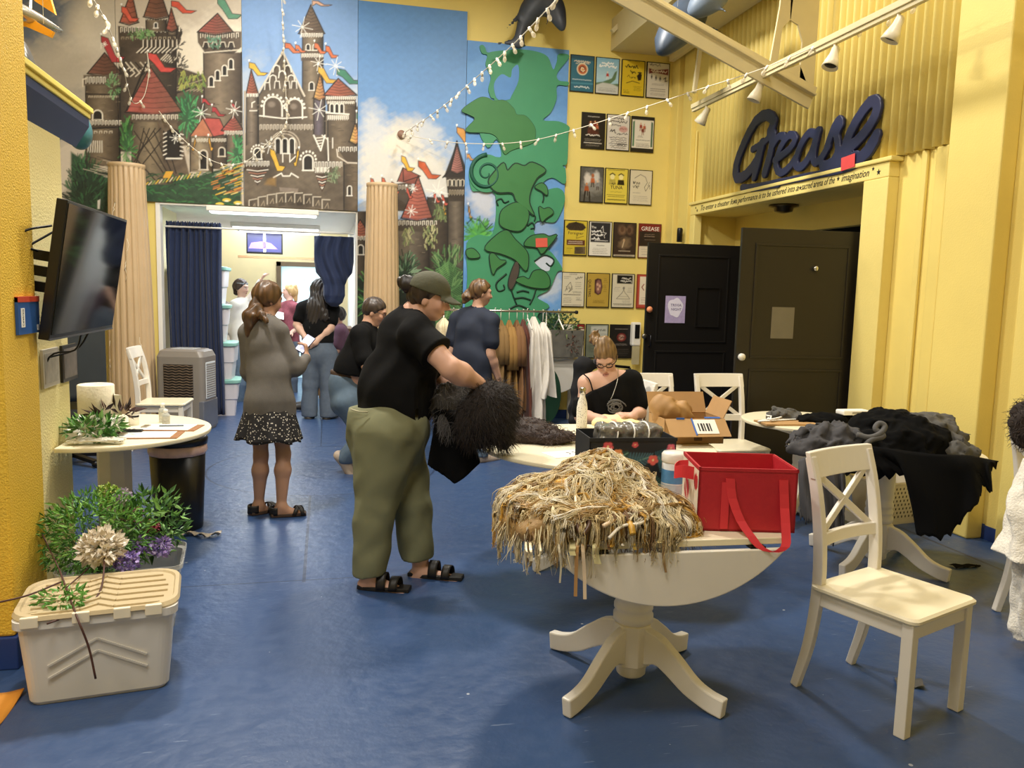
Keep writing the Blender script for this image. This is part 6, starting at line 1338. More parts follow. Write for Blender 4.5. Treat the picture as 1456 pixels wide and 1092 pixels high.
def capf(P):
    q = (P - H1.astype(np.float32)) @ A1.astype(np.float32) / s1; e = ell((0, -.014, .032), (.0985, .117, .108))(q); d = np.maximum(e, -(q[:, 2] - .028 - .25 * -q[:, 1] * .35)); br = np.sqrt((q[:, 0] / .085) ** 2 + ((q[:, 1] - .085) / .085) ** 2) - 1
    b = np.maximum(np.maximum(br * .08, np.abs(q[:, 2] - .032 + .35 * np.maximum(q[:, 1] - .09, 0) + 4 * q[:, 0] ** 2) - .006), -(q[:, 1] - .07)); return smin(d, b, .012) * s1
me = sdf_mesh(capf, H1 - .24, H1 + .24, .006, 'cap', lip=2.2, slack=.02); place(link_mesh('cap', me, M_cap), P1)
M_sand = mat('dark sandal', '1b1714', .5, var=.1); M_sole = mat('brown sole', '4a382c', .7)
def sandal(t, a, to, kind='two'):
    a = np.array(a); to = np.array(to); d = nrm((to - a) * np.array([1, 1, 0])); sd = np.cross(d, UPZ); h = a - d * .07; L = float(np.linalg.norm((to - h)[:2])) + .012; z0 = .002
    o = np.array(t.location); P = []
    for u in np.linspace(0, 1, 16): P.append((u, .028 + .018 * math.sin(PI * min(1, u * .9 + .15)) + .006 * u))
    poly = [(-w, u * L) for u, w in P] + [(w, u * L) for u, w in P[::-1]]
    M = Matrix(((sd[0], d[0], 0, h[0] - o[0]), (sd[1], d[1], 0, h[1] - o[1]), (0, 0, 1, 0), (0, 0, 0, 1)))
    s_ = MB().prism(poly, .022, M, z0).build('sandal', M_sand if kind == 'two' else M_sole, t, .004)
    def strap(u, wd, tilt=0., zt=.075, v=None):
        def g(p, q):
            an = PI * p; uu = u * L + (q - .5) * wd + tilt * (p - .5); w = .05 * math.cos(an); z = .012 + zt * math.sin(an) ** .8; c = h + d * uu + sd * w; return (c[0] - o[0], c[1] - o[1], z)
        g_ = MB().grid(g, 14, 4).build('strap', M_sand, s_); solid(g_, .005)
    if kind == 'two': strap(.47, .05, 0, .082); strap(.72, .045, .01, .062)
    else:
        strap(.78, .028, .06, .056); strap(.78, .028, -.06, .058)
        def hl(p, q):
            an = PI + PI * p; c = h + d * (.045 + .055 * math.sin(an)) + sd * (.043 * math.cos(an)); return (c[0] - o[0], c[1] - o[1], .015 + .055 * q)
        solid(MB().grid(hl, 14, 4).build('heel_cup', M_sand, s_), .005)
sandal(P1, j['aR'], j['tR']); sandal(P1, j['aL'], j['tL'])

# the garments she holds
M_fur = mat('dark fur', '1f1815', .9, var=.35, scale=30, bump=.6, bscale=90); M_gfur = mat('grey fur', '4d4a48', .9, var=.4, scale=30, bump=.6, bscale=90); M_blk = mat('black cloth', '080809', .95, var=.3, scale=8, spec=.15)
def furdisp(a): return lambda P: a * np.sin(P[:, 0] * 170 + 3 * np.sin(P[:, 2] * 30)) * np.sin(P[:, 1] * 150 + 2 * np.sin(P[:, 2] * 40)) + a * 1.3 * folds(P, 2.2)
def garment(name, label, fs, m, box, h=.009, disp=None, k=.05, cat='garment', lip=1.6, grp=None):
    o = blob(name, union(fs, k), m, h=h, lo=box[0], hi=box[1], pad=0, disp=disp, lip=lip, slack=.02); return tag(o, label, cat, grp)
bx_ = pts_box([J(650, 535), J(735, 650)], .25)
garment('fur_garment', 'dark brown fur garment bunched in the hand of the olive capped woman', [ell(J(690, 590, -.13), (.12, .13, .17)), (ell(J(708, 575, -.1), (.1, .12, .12)), .06), (cone(J(700, 600, -.12), J(716, 625, -.05), .1, .05), .05), (ell(J(672, 600, -.12), (.09, .1, .14)), .05)], M_fur, bx_, .008, furdisp(.005))
garment('fur_stole', 'grey fur stole hanging behind the black cloth in her hands', [cone(J(630, 560, .03), J(642, 596, .0), .05, .085, (FWH, .5)), (cone(J(642, 590, 0.), J(648, 612, -.02), .08, .035, (FWH, .5)), .04), (cone(J(655, 555, .03), J(655, 590, .0), .05, .06, (FWH, .5)), .04)], M_gfur, pts_box([J(615, 540), J(670, 620)], .18), .008, furdisp(.006), cat='stole')
fur(COL.objects['fur_garment'], 'fur', 3500, .06, .0016, mat('dark fur hair', '241b17', .6, var=.3), 3, RTH * .3 - .5 * UPZ); fur(COL.objects['fur_stole'], 'fur', 1400, .06, .0016, mat('grey fur hair', '6a6663', .6, var=.3), 4, -.8 * UPZ)
def hang(P):
    q = (P - J(640, 600, -.03).astype(np.float32)); x = q @ RTH.astype(np.float32); y = q @ FWH.astype(np.float32); z = q[:, 2]
    y = y + .03 * np.sin(x * 34 + z * 5) + .02 * np.sin(z * 13 + x * 9)
    w = .085 - .30 * np.clip(z, -1, .1) * 0 + .075 * np.clip(-z / .3, 0, 1); cx = .035 * np.clip(-z / .3, -1, 1); d = np.abs(y) - .028; bot = -.345 + .9 * np.maximum(np.abs(x - .03) - .0, 0) * .9
    return np.maximum(np.maximum(d, np.abs(x - cx) - w), np.maximum(bot - z, z - .07)) * .6
garment('cloth', 'black cloth dangling to a point below the fur in her hands', [hang], M_blk, pts_box([J(590, 560), J(700, 705)], .12), .009, None, .03, 'cloth', 2.2)

D = 5.61
P2 = person('person with ponytail in grey cardigan and speckled skirt seen from behind', on_z(385, 728))
fdir = nrm(FWH + .35 * RTH); rdir = nrm(np.cross(fdir, UPZ))
j = dict(pelvis=J(383, 572), waist=J(381, 535), chest=J(375, 490), neck=J(378, 452), sL=J(351, 473, -.02), sR=J(399, 471, .0), eL=J(352, 528, .1), wL=J(372, 552, .24), eR=J(421, 525, .03), wR=J(436, 508, .16), hL=J(369, 585, 0), hR=J(396, 585, .03), kL=J(371, 648, 0), kR=J(403, 646, .03), aL=J(368, 718, .03), aR=J(400, 722, -.02), tL=J(389, 724, .12), tR=J(433, 729, .03))
A2 = frame(nrm(FWH * .75 + .62 * RTH - .25 * UPZ)); H2 = J(381, 425, .03)
b2 = torso(j, .13, .115, .11, fdir, .75, 0, .06, .045) + [(cone(j['neck'], H2 - A2[:, 2] * .04, .052, .048), .03)] + head_prims(H2, A2, .98) + limb(j['sL'], j['eL'], j['wL'], .05, .04, .028) + limb(j['sR'], j['eR'], j['wR'], .05, .04, .028) + hand_prims(j['wR'], nrm(-.1 * RTH + .3 * FWH + .7 * UPZ), RTH, 1, .6, .95) + hand_prims(j['wL'], nrm(RTH * .5 + FWH * .3), -FWH, 1, .4, .95) + limb(j['hL'], j['kL'], j['aL'], .075, .047, .03, .007) + limb(j['hR'], j['kR'], j['aR'], .075, .047, .03, .007) + foot_prims(j['aL'], j['tL'], .95) + foot_prims(j['aR'], j['tR'], .95)
bx = pts_box(list(j.values()) + [H2], .2); bx[0][2] = -.02
body(P2, b2, skin('b58c74'), skin_color('b58c74', [(H2, A2, .98)]), bx, .007)
M_card = mat('grey cardigan knit', '66625e', .9, var=.12, scale=30, bump=.15, bscale=200)
cw = torso(j, .155, .14, .125, fdir, .8, .008, .05, .05) + [(cone(j['pelvis'], j['pelvis'] - UPZ * .13, .175, .195, (fdir, .8)), .05)] + [(q, .035) for q in limb(j['sL'], j['eL'], j['wL'] + (j['eL'] - j['wL']) * .1, .054, .048, .042)] + [(q, .03) for q in limb(j['sR'], j['eR'], j['wR'] + (j['eR'] - j['wR']) * .12, .054, .05, .04)]
cloth(P2, 'cardigan', cw, [plane(J(383, 590), -UPZ)], M_card, bx, .009, .008, .04, sub=cone(j['neck'], H2, .055, .06), fs=.8, seed=2)
def ring_cloth(t, name, top, bot, r0, r1, m, A, nrip=11, amp=.08, ph=0.0, dp=.8):
    top, bot = np.array(top), np.array(bot); o = np.array(t.location)
    def g(u, v):
        a = 2 * PI * u; c = top + (bot - top) * v; r = r0 + (r1 - r0) * v; r *= 1 + amp * v * math.sin(nrip * a + ph + .8 * math.sin(3 * a)); p = c + A[:, 0] * r * math.cos(a) + A[:, 1] * r * dp * math.sin(a) - UPZ * .012 * v * math.sin(nrip * a * .5); return p - o
    return solid(MB().grid(g, 120, 12, closeu=True).build(name, m, t), .005)
M_flor = mat('black floral viscose', '131214', .8); 
def speck_mat(name, base, dots, sc=90, th=.30):
    m = bpy.data.materials.new(name); t = NT(m); b = t.n('ShaderNodeBsdfPrincipled'); b.inputs['Roughness'].default_value = .8; tc = t.n('ShaderNodeTexCoord'); v = t.n('ShaderNodeTexVoronoi'); v.inputs['Scale'].default_value = sc; t.l(tc.outputs['Object'], v.inputs['Vector'])
    s = t.n('ShaderNodeSeparateColor'); t.l(v.outputs['Color'], s.inputs[0]); f = t.m('MULTIPLY', t.m('LESS_THAN', v.outputs['Distance'], th), t.m('GREATER_THAN', s.outputs[0], .35)); t.l(t.mix(f, lin(base), lin(dots)), b.inputs['Base Color']); t.l(b.outputs[0], t.out.inputs[0]); return m
A2b = frame(fdir); ring_cloth(P2, 'skirt', J(383, 575), J(382, 624), .17, .232, speck_mat('speckled skirt cloth', '161417', 'c9c2b6', 70, .32), A2b)
hairdo(P2, 'hair', [hair_cap(H2, A2, .98, (0, .85, -.5), .035, .018)], '3a2817', '7a5836', hb(H2), A2)
PT = J(364, 434, -.05); pt = [cone(H2 - A2[:, 1] * .08, PT, .036, .032), (cone(PT, J(357, 450, -.09), .036, .05), .03), (cone(J(357, 450, -.09), J(352, 475, -.09), .05, .018), .03), (cone(J(366, 440, -.07), J(380, 458, -.12), .035, .012), .02)]
hairdo(P2, 'ponytail', pt, '38260f', '6f4c2c', pts_box([H2, J(350, 480, -.1)], .1), A2, .006, .025, .004)
MB().lathe([(.03, -.012), (.042, 0), (.03, .012)], 16, M=Matrix.Translation(Vector(J(367, 430, -.03)) - Vector(P2.location)) @ Matrix.Rotation(.9, 4, 'Y')).build('hair_tie', M_blk, P2)
sandal(P2, j['aL'], j['tL'], 'slip'); sandal(P2, j['aR'], j['tR'], 'slip')
ph = MB().box((-.037, -.005, -.078), (.037, .005, .078)).build('phone', mat('phone body', '1a1a1e', .3), None); ph.location = Vector(J(434, 489, .19)); ph.rotation_euler = (R(-38), R(28), R(-25)); tag(ph, 'lit phone held up by the person in the grey cardigan', 'phone')
MB().box((-.033, -.0058, -.072), (.033, -.005, .072)).build('screen', mat('lit phone screen', 'c9cce6', .3, emit='c4c8ec', estr=.8), ph); [setattr(ph.modifiers.new('b', 'BEVEL'), 'width', .004)]

D = 9.83
P3 = person('person with long dark hair, black shirt and jeans, hands behind the back', on_z(455, 597))
j = dict(pelvis=J(453, 492), waist=J(452, 470), chest=J(452, 446), neck=J(455, 427), sL=J(430, 438, 0), sR=J(474, 440, 0), eL=J(422, 462, -.02), wL=J(437, 484, -.16), eR=J(470, 466, -.05), wR=J(447, 488, -.17), hL=J(443, 505, 0), hR=J(466, 505, 0), kL=J(441, 548, 0), kR=J(467, 548, 0), aL=J(440, 590, 0), aR=J(467, 590, 0), tL=J(443, 597, .14), tR=J(473, 598, .12))
A3 = frame(nrm(FWH + .25 * RTH)); H3 = J(456, 412, .02)
b3 = torso(j, .17, .15, .14, FWH, .75) + [(cone(j['neck'], H3 - UPZ * .05, .055, .05), .03)] + head_prims(H3, A3) + limb(j['sL'], j['eL'], j['wL'], .055, .042, .03) + limb(j['sR'], j['eR'], j['wR'], .058, .046, .03) + hand_prims(j['wL'], RTH - .2 * UPZ, -FWH, 1, .5) + hand_prims(j['wR'], -RTH - .1 * UPZ, -FWH, -1, .5) + limb(j['hL'], j['kL'], j['aL'], .1, .06, .04, .01) + limb(j['hR'], j['kR'], j['aR'], .1, .06, .04, .01)
bx = pts_box(list(j.values()) + [H3], .2); bx[0][2] = -.02
body(P3, b3, skin('cfa892'), skin_color('cfa892', [(H3, A3, 1)]), bx, .009)
cloth(P3, 'tee_shirt', torso(j, .185, .165, .155, FWH, .8, .014) + [(cone(j['sL'], j['sL'] + (j['eL'] - j['sL']) * .6, .07, .075), .03), (cone(j['sR'], j['sR'] + (j['eR'] - j['sR']) * .6, .075, .08), .03)], [plane(J(452, 487), -UPZ)], M_blackT, bx, .012, .006)
cloth(P3, 'jeans', [cone(J(453, 488), J(454, 504), .185, .195, (FWH, .8)), (cone(j['hL'], j['kL'], .125, .095), .04), (cone(j['kL'], j['aL'], .095, .1), .03), (cone(j['hR'], j['kR'], .125, .1), .04), (cone(j['kR'], j['aR'], .1, .105), .03)], [plane(J(452, 483), UPZ), plane(J(452, 592), -UPZ)], M_denim2, bx, .012, .009)
def shoe(t, a, to, m, h=.007, tilt=None):
    a = np.array(a); to = np.array(to); d = to - a; d = nrm(d * np.array([1, 1, 0])) if tilt is None else nrm(tilt); up = nrm(UPZ - d * (UPZ @ d)); he = a - d * .05 - up * .04; e = he + d * .25
    f = union([cone(a - up * .01, he, .048, .045), (cone(he, e, .042, .04, (up, .85)), .03), (cone(a, e - d * .08, .045, .03), .04)], .03)
    lo = np.minimum(np.minimum(a, he), e) - .09; hi = np.maximum(np.maximum(a, he), e) + .09; pz = he - up * .038
    me = sdf_mesh(lambda P: np.maximum(f(P), -((P - pz.astype(np.float32)) @ up.astype(np.float32))), lo, hi, h, 'shoe', lip=1.3); return place(link_mesh('shoe', me, m), t)
M_shoe = mat('dark shoe', '2a2622', .6); shoe(P3, j['aL'], j['tL'], M_shoe); shoe(P3, j['aR'], j['tR'], M_shoe)
hairdo(P3, 'long_hair', [hair_cap(H3, A3, 1.0, (0, .85, -.5), .05, .02), (cone(H3 - A3[:, 1] * .05, J(449, 440, -.08), .10, .115, (A3[:, 1], .6)), .05), (cone(J(449, 440, -.09), J(446, 466, -.12), .115, .06, (FWH, .5)), .04), (cone(J(455, 425, -.1), J(462, 452, -.12), .07, .05, (FWH, .5)), .03)], '141110', '3a322f', pts_box([H3, J(446, 475, -.12)], .18), A3, .008, .03, .004)

D = 6.95
P4 = person('short haired person in black shirt and jeans stepping off behind the capped woman', on_z(505, 682))
j = dict(pelvis=J(498, 556), waist=J(506, 525), chest=J(517, 490), neck=J(524, 463), sR=J(511, 478, -.17), sL=J(520, 480, .17), eR=J(522, 520, -.24), wR=J(546, 535, -.2), eL=J(534, 520, .2), wL=J(556, 535, .15), hR=J(496, 572, -.1), hL=J(504, 572, .1), kR=J(520, 618, -.05), kL=J(512, 622, .1), aR=J(492, 652, -.02), aL=J(506, 668, .1), tR=J(512, 674, -.0), tL=J(535, 678, .1))
tf = nrm(RTH + .25 * FWH); A4 = frame(nrm(RTH + .1 * FWH - .35 * UPZ)); H4 = J(533, 443, 0)
b4 = torso(j, .15, .145, .13, tf, .85) + [(cone(j['neck'], H4 - A4[:, 2] * .05 - A4[:, 1] * .02, .06, .055), .03)] + head_prims(H4, A4, 1.02) + limb(j['sR'], j['eR'], j['wR'], .058, .045, .03) + limb(j['sL'], j['eL'], j['wL'], .058, .045, .03) + hand_prims(j['wR'], RTH, UPZ, 1) + hand_prims(j['wL'], RTH, UPZ, -1) + limb(j['hR'], j['kR'], j['aR'], .1, .06, .04) + limb(j['hL'], j['kL'], j['aL'], .1, .06, .04)
bx = pts_box(list(j.values()) + [H4], .2); bx[0][2] = -.02
body(P4, b4, skin('cb9f88'), skin_color('cb9f88', [(H4, A4, 1.02)]), bx, .008)
cloth(P4, 'tee_shirt', torso(j, .17, .17, .145, tf, .95, .014, .06) + [(ell(J(512, 515), (.14, .17, .15)), .06)] + [(cone(j['sR'], j['sR'] + (j['eR'] - j['sR']) * .75, .075, .08), .03), (cone(j['sL'], j['sL'] + (j['eL'] - j['sL']) * .75, .075, .08), .03)], [plane(J(498, 530), -UPZ - .15 * RTH)], M_blackT, bx, .01, .011, sub=cone(j['neck'], H4, .06, .062))
cloth(P4, 'jeans', [cone(J(496, 542), J(498, 570), .165, .17, (np.cross(tf, UPZ), 1)), (ell(J(488, 550), (.13, .16, .13)), .05), (cone(j['hR'], j['kR'], .125, .09), .04), (cone(j['kR'], j['aR'], .09, .075), .03), (cone(j['hL'], j['kL'], .12, .09), .04), (cone(j['kL'], j['aL'], .09, .08), .03)], [plane(J(498, 533), UPZ + .1 * RTH), lambda P: np.where(P[:, 2] < .25, np.minimum(-P[:, 2] + .09, 1), -1)], M_denim, bx, .01, .01)
cloth(P4, 'belt', [cone(J(496, 530), J(498, 548), .160, .166, (np.cross(tf, UPZ), 1)), (ell(J(488, 550), (.122, .152, .122)), .05)], [plane(J(498, 528), UPZ + .1 * RTH), plane(J(498, 535.5), -UPZ - .1 * RTH)], M_sole, bx, .01, .004)
M_shoe2 = mat('pale sole shoe', 'b9a898', .6); shoe(P4, j['aR'], j['tR'], M_shoe2, tilt=nrm(j['tR'] - j['aR'] - UPZ * .05)); shoe(P4, j['aL'], j['tL'], M_shoe)
hairdo(P4, 'hair', [hair_cap(H4, A4, 1.02, (0, .72, -.69), .018, .010)], '2a211c', '5a4c44', hb(H4), A4, .006, .02, .002)
glasses(P4, H4, A4, 1.02, mat('dark glasses frame', '1a1718', .3))

D = 7.6
P5 = person('person in navy shirt and jeans facing the costume rail, hair tied back', on_z(680, 652))
fd5 = nrm(FWH + .75 * RTH); j = dict(pelvis=J(674, 545), waist=J(672, 510), chest=J(672, 472), neck=J(679, 440), sL=J(650, 454, .12), sR=J(698, 456, -.1), eL=J(642, 500, .12), wL=J(646, 530, .2), eR=J(697, 505, -.1), wR=J(708, 536, -.02), hL=J(664, 560, .05), hR=J(684, 560, -.05), kL=J(666, 606, .05), kR=J(684, 606, -.05), aL=J(664, 642, .08), aR=J(682, 648, -.06), tL=J(678, 648, .2), tR=J(700, 658, .04))
A5 = frame(nrm(RTH * 1.0 + .35 * FWH - .1 * UPZ)); H5 = J(684, 416, 0)
b5 = torso(j, .16, .15, .14, fd5, .78) + [(cone(j['neck'], H5 - UPZ * .05 - A5[:, 1] * .02, .056, .052), .03)] + head_prims(H5, A5) + limb(j['sL'], j['eL'], j['wL'], .055, .045, .03) + limb(j['sR'], j['eR'], j['wR'], .058, .048, .032) + hand_prims(j['wR'], -UPZ + .25 * RTH, RTH - .5 * FWH, -1, .35) + hand_prims(j['wL'], -UPZ, -RTH, 1, .35) + limb(j['hL'], j['kL'], j['aL'], .1, .06, .04) + limb(j['hR'], j['kR'], j['aR'], .1, .06, .04)
bx = pts_box(list(j.values()) + [H5], .2); bx[0][2] = -.02
body(P5, b5, skin('caa08a'), skin_color('caa08a', [(H5, A5, 1)]), bx, .008)
cloth(P5, 'tee_shirt', torso(j, .185, .175, .155, fd5, .85, .014) + [(cone(j['sL'], j['sL'] + (j['eL'] - j['sL']) * .62, .074, .085), .03), (cone(j['sR'], j['sR'] + (j['eR'] - j['sR']) * .6, .076, .09), .03)], [plane(J(674, 552), -UPZ)], mat('navy jersey', '1c2436', .85, var=.15), bx, .01, .011, sub=cone(j['neck'], H5, .06, .062))
cloth(P5, 'jeans', [cone(J(674, 548), J(674, 565), .175, .18, (fd5, .85)), (cone(j['hL'], j['kL'], .12, .09), .04), (cone(j['kL'], j['aL'], .09, .08), .03), (cone(j['hR'], j['kR'], .12, .09), .04), (cone(j['kR'], j['aR'], .09, .08), .03)], [plane(J(674, 540), UPZ), plane(J(674, 646), -UPZ)], M_denim, bx, .01, .005)
shoe(P5, j['aL'], j['tL'], M_shoe2); shoe(P5, j['aR'], j['tR'], M_shoe2)
hairdo(P5, 'hair', [hair_cap(H5, A5, 1.0, (0, .78, -.62), .02, .016), (ell(J(664, 422, -.02), (.05, .05, .042)), .03), (cone(J(666, 416), J(660, 430, -.02), .035, .015), .02)], '3a2718', '8c6a44', hb(H5, .24), A5, .006, .02, .004)
D = 5.66; J = lambda x, y, dd=0.: at(x, y, D + dd)
P6 = person('person with bun and black glasses sewing, seated behind the round table', on_z(868, 640))
j = dict(pelvis=J(870, 622, .05), waist=J(868, 592, .03), chest=J(866, 560, 0), neck=J(864, 535, -.02), sL=J(898, 541, .02), sR=J(834, 545, .0), eL=J(912, 586, -.02), wL=J(898, 592, -.22), eR=J(826, 592, -.04), wR=J(858, 596, -.26), hL=J(884, 634, .0), hR=J(856, 634, .0), kL=on_z(892, 648, .44) * 0 + J(890, 650, -.38), kR=J(852, 650, -.38))
j['aL'] = np.array([j['kL'][0], j['kL'][1], .09]); j['aR'] = np.array([j['kR'][0], j['kR'][1], .09]); j['tL'] = j['aL'] - FWH * .16; j['tR'] = j['aR'] - FWH * .16
A6 = frame(nrm(-FWH * .75 - .12 * RTH - .72 * UPZ), roll=-.12); H6 = J(861, 506, -.06)
neck6 = [(cone(j['neck'], H6 - A6[:, 2] * .05 - A6[:, 1] * .03, .05, .047), .03)]
b6 = torso(j, .15, .13, .125, -FWH, .75) + neck6 + head_prims(H6, A6, .98) + limb(j['sL'], j['eL'], j['wL'], .05, .04, .027) + limb(j['sR'], j['eR'], j['wR'], .05, .042, .027) + hand_prims(j['wL'], -RTH * .8 - .35 * FWH + .15 * UPZ, UPZ - .3 * FWH, 1, .55, .95) + hand_prims(j['wR'], RTH * .9 - .2 * FWH, UPZ, -1, .5, .95) + limb(j['hL'], j['kL'], j['aL'], .08, .055, .04) + limb(j['hR'], j['kR'], j['aR'], .08, .055, .04)
bx = pts_box(list(j.values()) + [H6], .2); bx[0][2] = -.02
body(P6, b6, skin('d6ab95'), skin_color('d6ab95', [(H6, A6, .98)], brow='6a4c34'), bx, .0055)
n6 = nrm(.42 * RTH + 1 * UPZ - .12 * FWH)
sleeveR = cone(j['sR'] + (j['eR'] - j['sR']) * .35, j['sR'] + (j['eR'] - j['sR']) * .8, .075, .078); sleeveL = cone(j['sL'], j['sL'] + (j['eL'] - j['sL']) * .72, .072, .08)
cloth(P6, 'off_shoulder_top', torso(j, .17, .15, .142, -FWH, .8, .01) + [(sleeveL, .03), (sleeveR, .03)], [plane(J(846, 556, -.1), n6 * -1 * -1 - .9 * RTH * 1.0), plane(J(868, 628), -UPZ)], M_blackT, bx, .008, .005, sub=cone(j['neck'], H6, .075, .07))
cloth(P6, 'trousers', [cone(j['pelvis'], j['pelvis'] - UPZ * .03, .165, .165)] + [(q, .03) for q in limb(j['hL'], j['kL'], j['aL'], .095, .075, .06) + limb(j['hR'], j['kR'], j['aR'], .095, .075, .06)], [plane(J(868, 615), UPZ), lambda P: .07 - P[:, 2]], M_denim2, bx, .01, .005)
shoe(P6, j['aL'], j['tL'], M_shoe); shoe(P6, j['aR'], j['tR'], M_shoe)
o_ = np.array(P6.location); M_blkp = mat('black frame plastic', '0c0c0d', .3)
MB().tube([p - o_ for p in bez([J(829, 531, -.06), J(838, 540, -.12), J(843, 556, -.15)], 8)], .005, 5).build('strap', M_blackT, P6)
glasses(P6, H6, A6, .98, M_blkp, .0034, z=-.002)
hairdo(P6, 'hair', [hair_cap(H6, A6, .98, (0, .85, -.52), .044, .006), (ell(H6 + A6[:, 2] * .09 - A6[:, 1] * .05, (.05, .05, .045)), .03)], '5c4428', '9c7e54', hb(H6), A6, .005, .02, .002)
BN = J(845, 480, .02); hairdo(P6, 'hair_bun', [ell(BN, (.036, .034, .042)), (cone(BN + UPZ * .03, BN + UPZ * .055 + RTH * .02, .012, .006), .015), (cone(BN - UPZ * .02, H6 + A6[:, 2] * .09, .028, .04), .02)], '5c4428', '94744a', hb(BN, .12), A6, .005, .02, .005)
rose = MB(); C0 = J(876, 578, -.135)
for k in range(7):
    r0 = .06 - k * .007; rose.tube([C0 + RTH * r0 * (1 + .2 * math.cos(3 * a + k)) * math.cos(a + k) + UPZ * r0 * .8 * math.sin(a + k) + FWH * (.022 * (math.cos(a + k) * r0 / .06) ** 2 * -1 * -1 - .004) - o_ for a in np.linspace(0, 5.2, 16)], .0045, 4)
rose.build('rose_print', mat('grey print', '6f6e6c', .8), P6)
MB().tube([p - o_ for p in bez([J(879, 523, -.05), J(878, 540, -.13), J(872, 560, -.165), J(868, 568, -.17)], 12)], .0022, 4).build('necklace', mat('silver chain', 'c9c7c0', .3, .8), P6)

def stand(label, D, px, ytop, yfoot, fwd, look, sk, hair1, hair2, top, topname, bottom, arms, hairs, pitch=-.1, sleeve=1.0, build=1.0, lips='b0645c'):
    """a standing person from pixel height; arms = (elbow, wrist) offsets in px for the image-left and image-right arm"""
    J = lambda x, y, dd=0.: at(x, y, D + dd); H_ = yfoot - ytop; y = lambda f: ytop + H_ * f; tf = nrm(fwd); rd = nrm(np.cross(tf, UPZ)); pxm = FPX / D
    t = person(label, J(px, yfoot)); sg = 1 if rd @ RTH > 0 else -1
    C = lambda f, r=0., d=0.: J(px, y(f)) + rd * r + tf * d
    j = dict(pelvis=C(.50), waist=C(.40), chest=C(.28), neck=C(.18), sR=C(.205, .165), sL=C(.205, -.165), hR=C(.53, .085), hL=C(.53, -.085), kR=C(.74, .09, .02), kL=C(.74, -.09, .02), aR=C(.955, .09), aL=C(.955, -.09), tR=C(.985, .11, .16), tL=C(.985, -.11, .16))
    (e1, w1), (e2, w2) = arms; a, b = ('sL', 'sR') if sg > 0 else ('sR', 'sL')
    for k, e, w in ((a, e1, w1), (b, e2, w2)): j['e' + k[1]] = J(px + e[0], y(e[1]), e[2]); j['w' + k[1]] = J(px + w[0], y(w[1]), w[2])
    A = frame(nrm(np.array(look) + pitch * UPZ)); Hc = C(.075)
    B = torso(j, .15 * build, .135 * build, .13 * build, tf, .75) + [(cone(j['neck'], Hc - UPZ * .05, .052, .048), .03)] + head_prims(Hc, A) + [q for s_ in 'LR' for q in limb(j['s' + s_], j['e' + s_], j['w' + s_], .05, .04, .028)] + [q for s_ in 'LR' for q in limb(j['h' + s_], j['k' + s_], j['a' + s_], .09, .058, .04)]
    for s_ in 'LR': B += hand_prims(j['w' + s_], nrm(j['w' + s_] - j['e' + s_]), UPZ + .2 * rd, 1 if s_ == 'R' else -1, .5)
    bx = pts_box(list(j.values()) + [Hc], .2); body(t, B, skin(sk), skin_color(sk, [(Hc, A, 1)], lips=lips), bx, .0095)
    cloth(t, topname, torso(j, .17 * build, .15 * build, .142 * build, tf, .8, .012) + [(cone(j['s' + s_], j['e' + s_], .068, .06), .03) if sleeve >= 1 else (cone(j['s' + s_], j['s' + s_] + (j['e' + s_] - j['s' + s_]) * sleeve, .07, .075), .03) for s_ in 'LR'] + ([(cone(j['e' + s_], j['w' + s_] * .9 + j['e' + s_] * .1, .055, .042), .02) for s_ in 'LR'] if sleeve > 1 else []), [plane(C(.51), -UPZ)] if sleeve <= 1 else [], top, bx, .012, .006)
    cloth(t, 'jeans', [cone(C(.49), C(.52), .17 * build, .175 * build, (tf, .8))] + [(q, .03) for s_ in 'LR' for q in limb(j['h' + s_], j['k' + s_], j['a' + s_], .115, .085, .075)], [plane(C(.47), UPZ)], bottom, bx, .012, .005)
    for s_ in 'LR': shoe(t, j['a' + s_], j['t' + s_], M_shoe, .01)
    hairdo(t, 'hair', [hair_cap(Hc, A, 1.0, (0, .8, -.6), .03, .015)] + hairs(Hc, A), hair1, hair2, hb(Hc, .26), A, .009, .02, .003); return t, j, Hc, A
M_wht = mat('white knit', 'e9e4dc', .85, var=.08); M_plum = mat('maroon print cotton', '8a4652', .85, var=.45, scale=45)
t, j, Hc, A = stand('person in white long sleeves with glasses pushed up into dark hair', 11.2, 343, 395, 582, -FWH * .2 + RTH, RTH - .3 * FWH, 'd8b09c', '2a1f1b', '5a4640', M_wht, 'white_top', M_denim, (((-16, .40, -.05), (2, .45, -.12)), ((14, .16, .1), (28, .02, .05))), lambda H, A: [(cone(H - A[:, 1] * .06, H - A[:, 1] * .08 - UPZ * .08, .06, .04), .03)], sleeve=1.1)
glasses(t, Hc + A[:, 2] * .06 - A[:, 1] * .02, A, 1.0, mat('pale glasses frame', 'b9c4cc', .3), .003)
stand('person in maroon print shirt with topknot holding papers in the hall', 12.3, 412, 402, 572, RTH * -.6 - .6 * FWH, -RTH - .25 * FWH, 'dcb3a2', 'b58f5a', 'd9bd8a', M_plum, 'print_shirt', M_denim2, (((-14, .36, -.1), (-22, .38, -.2)), ((14, .36, 0), (2, .42, -.2))), lambda H, A: [(ell(H + UPZ * .09 - A[:, 1] * .07, (.045, .045, .04)), .02), (cone(H - A[:, 1] * .08, H - A[:, 1] * .09 - UPZ * .12, .05, .03), .03)], pitch=.12, sleeve=.7)
pp = MB().box((-.14, -.1, 0), (.14, .1, .006)).build('paper', mat('white paper', 'f0efec', .6), None); pp.location = Vector(at(390, 447, 12.05)); pp.rotation_euler = (R(30), R(12), R(10)); tag(pp, 'white sheets held by the person in the maroon print shirt', 'paper')
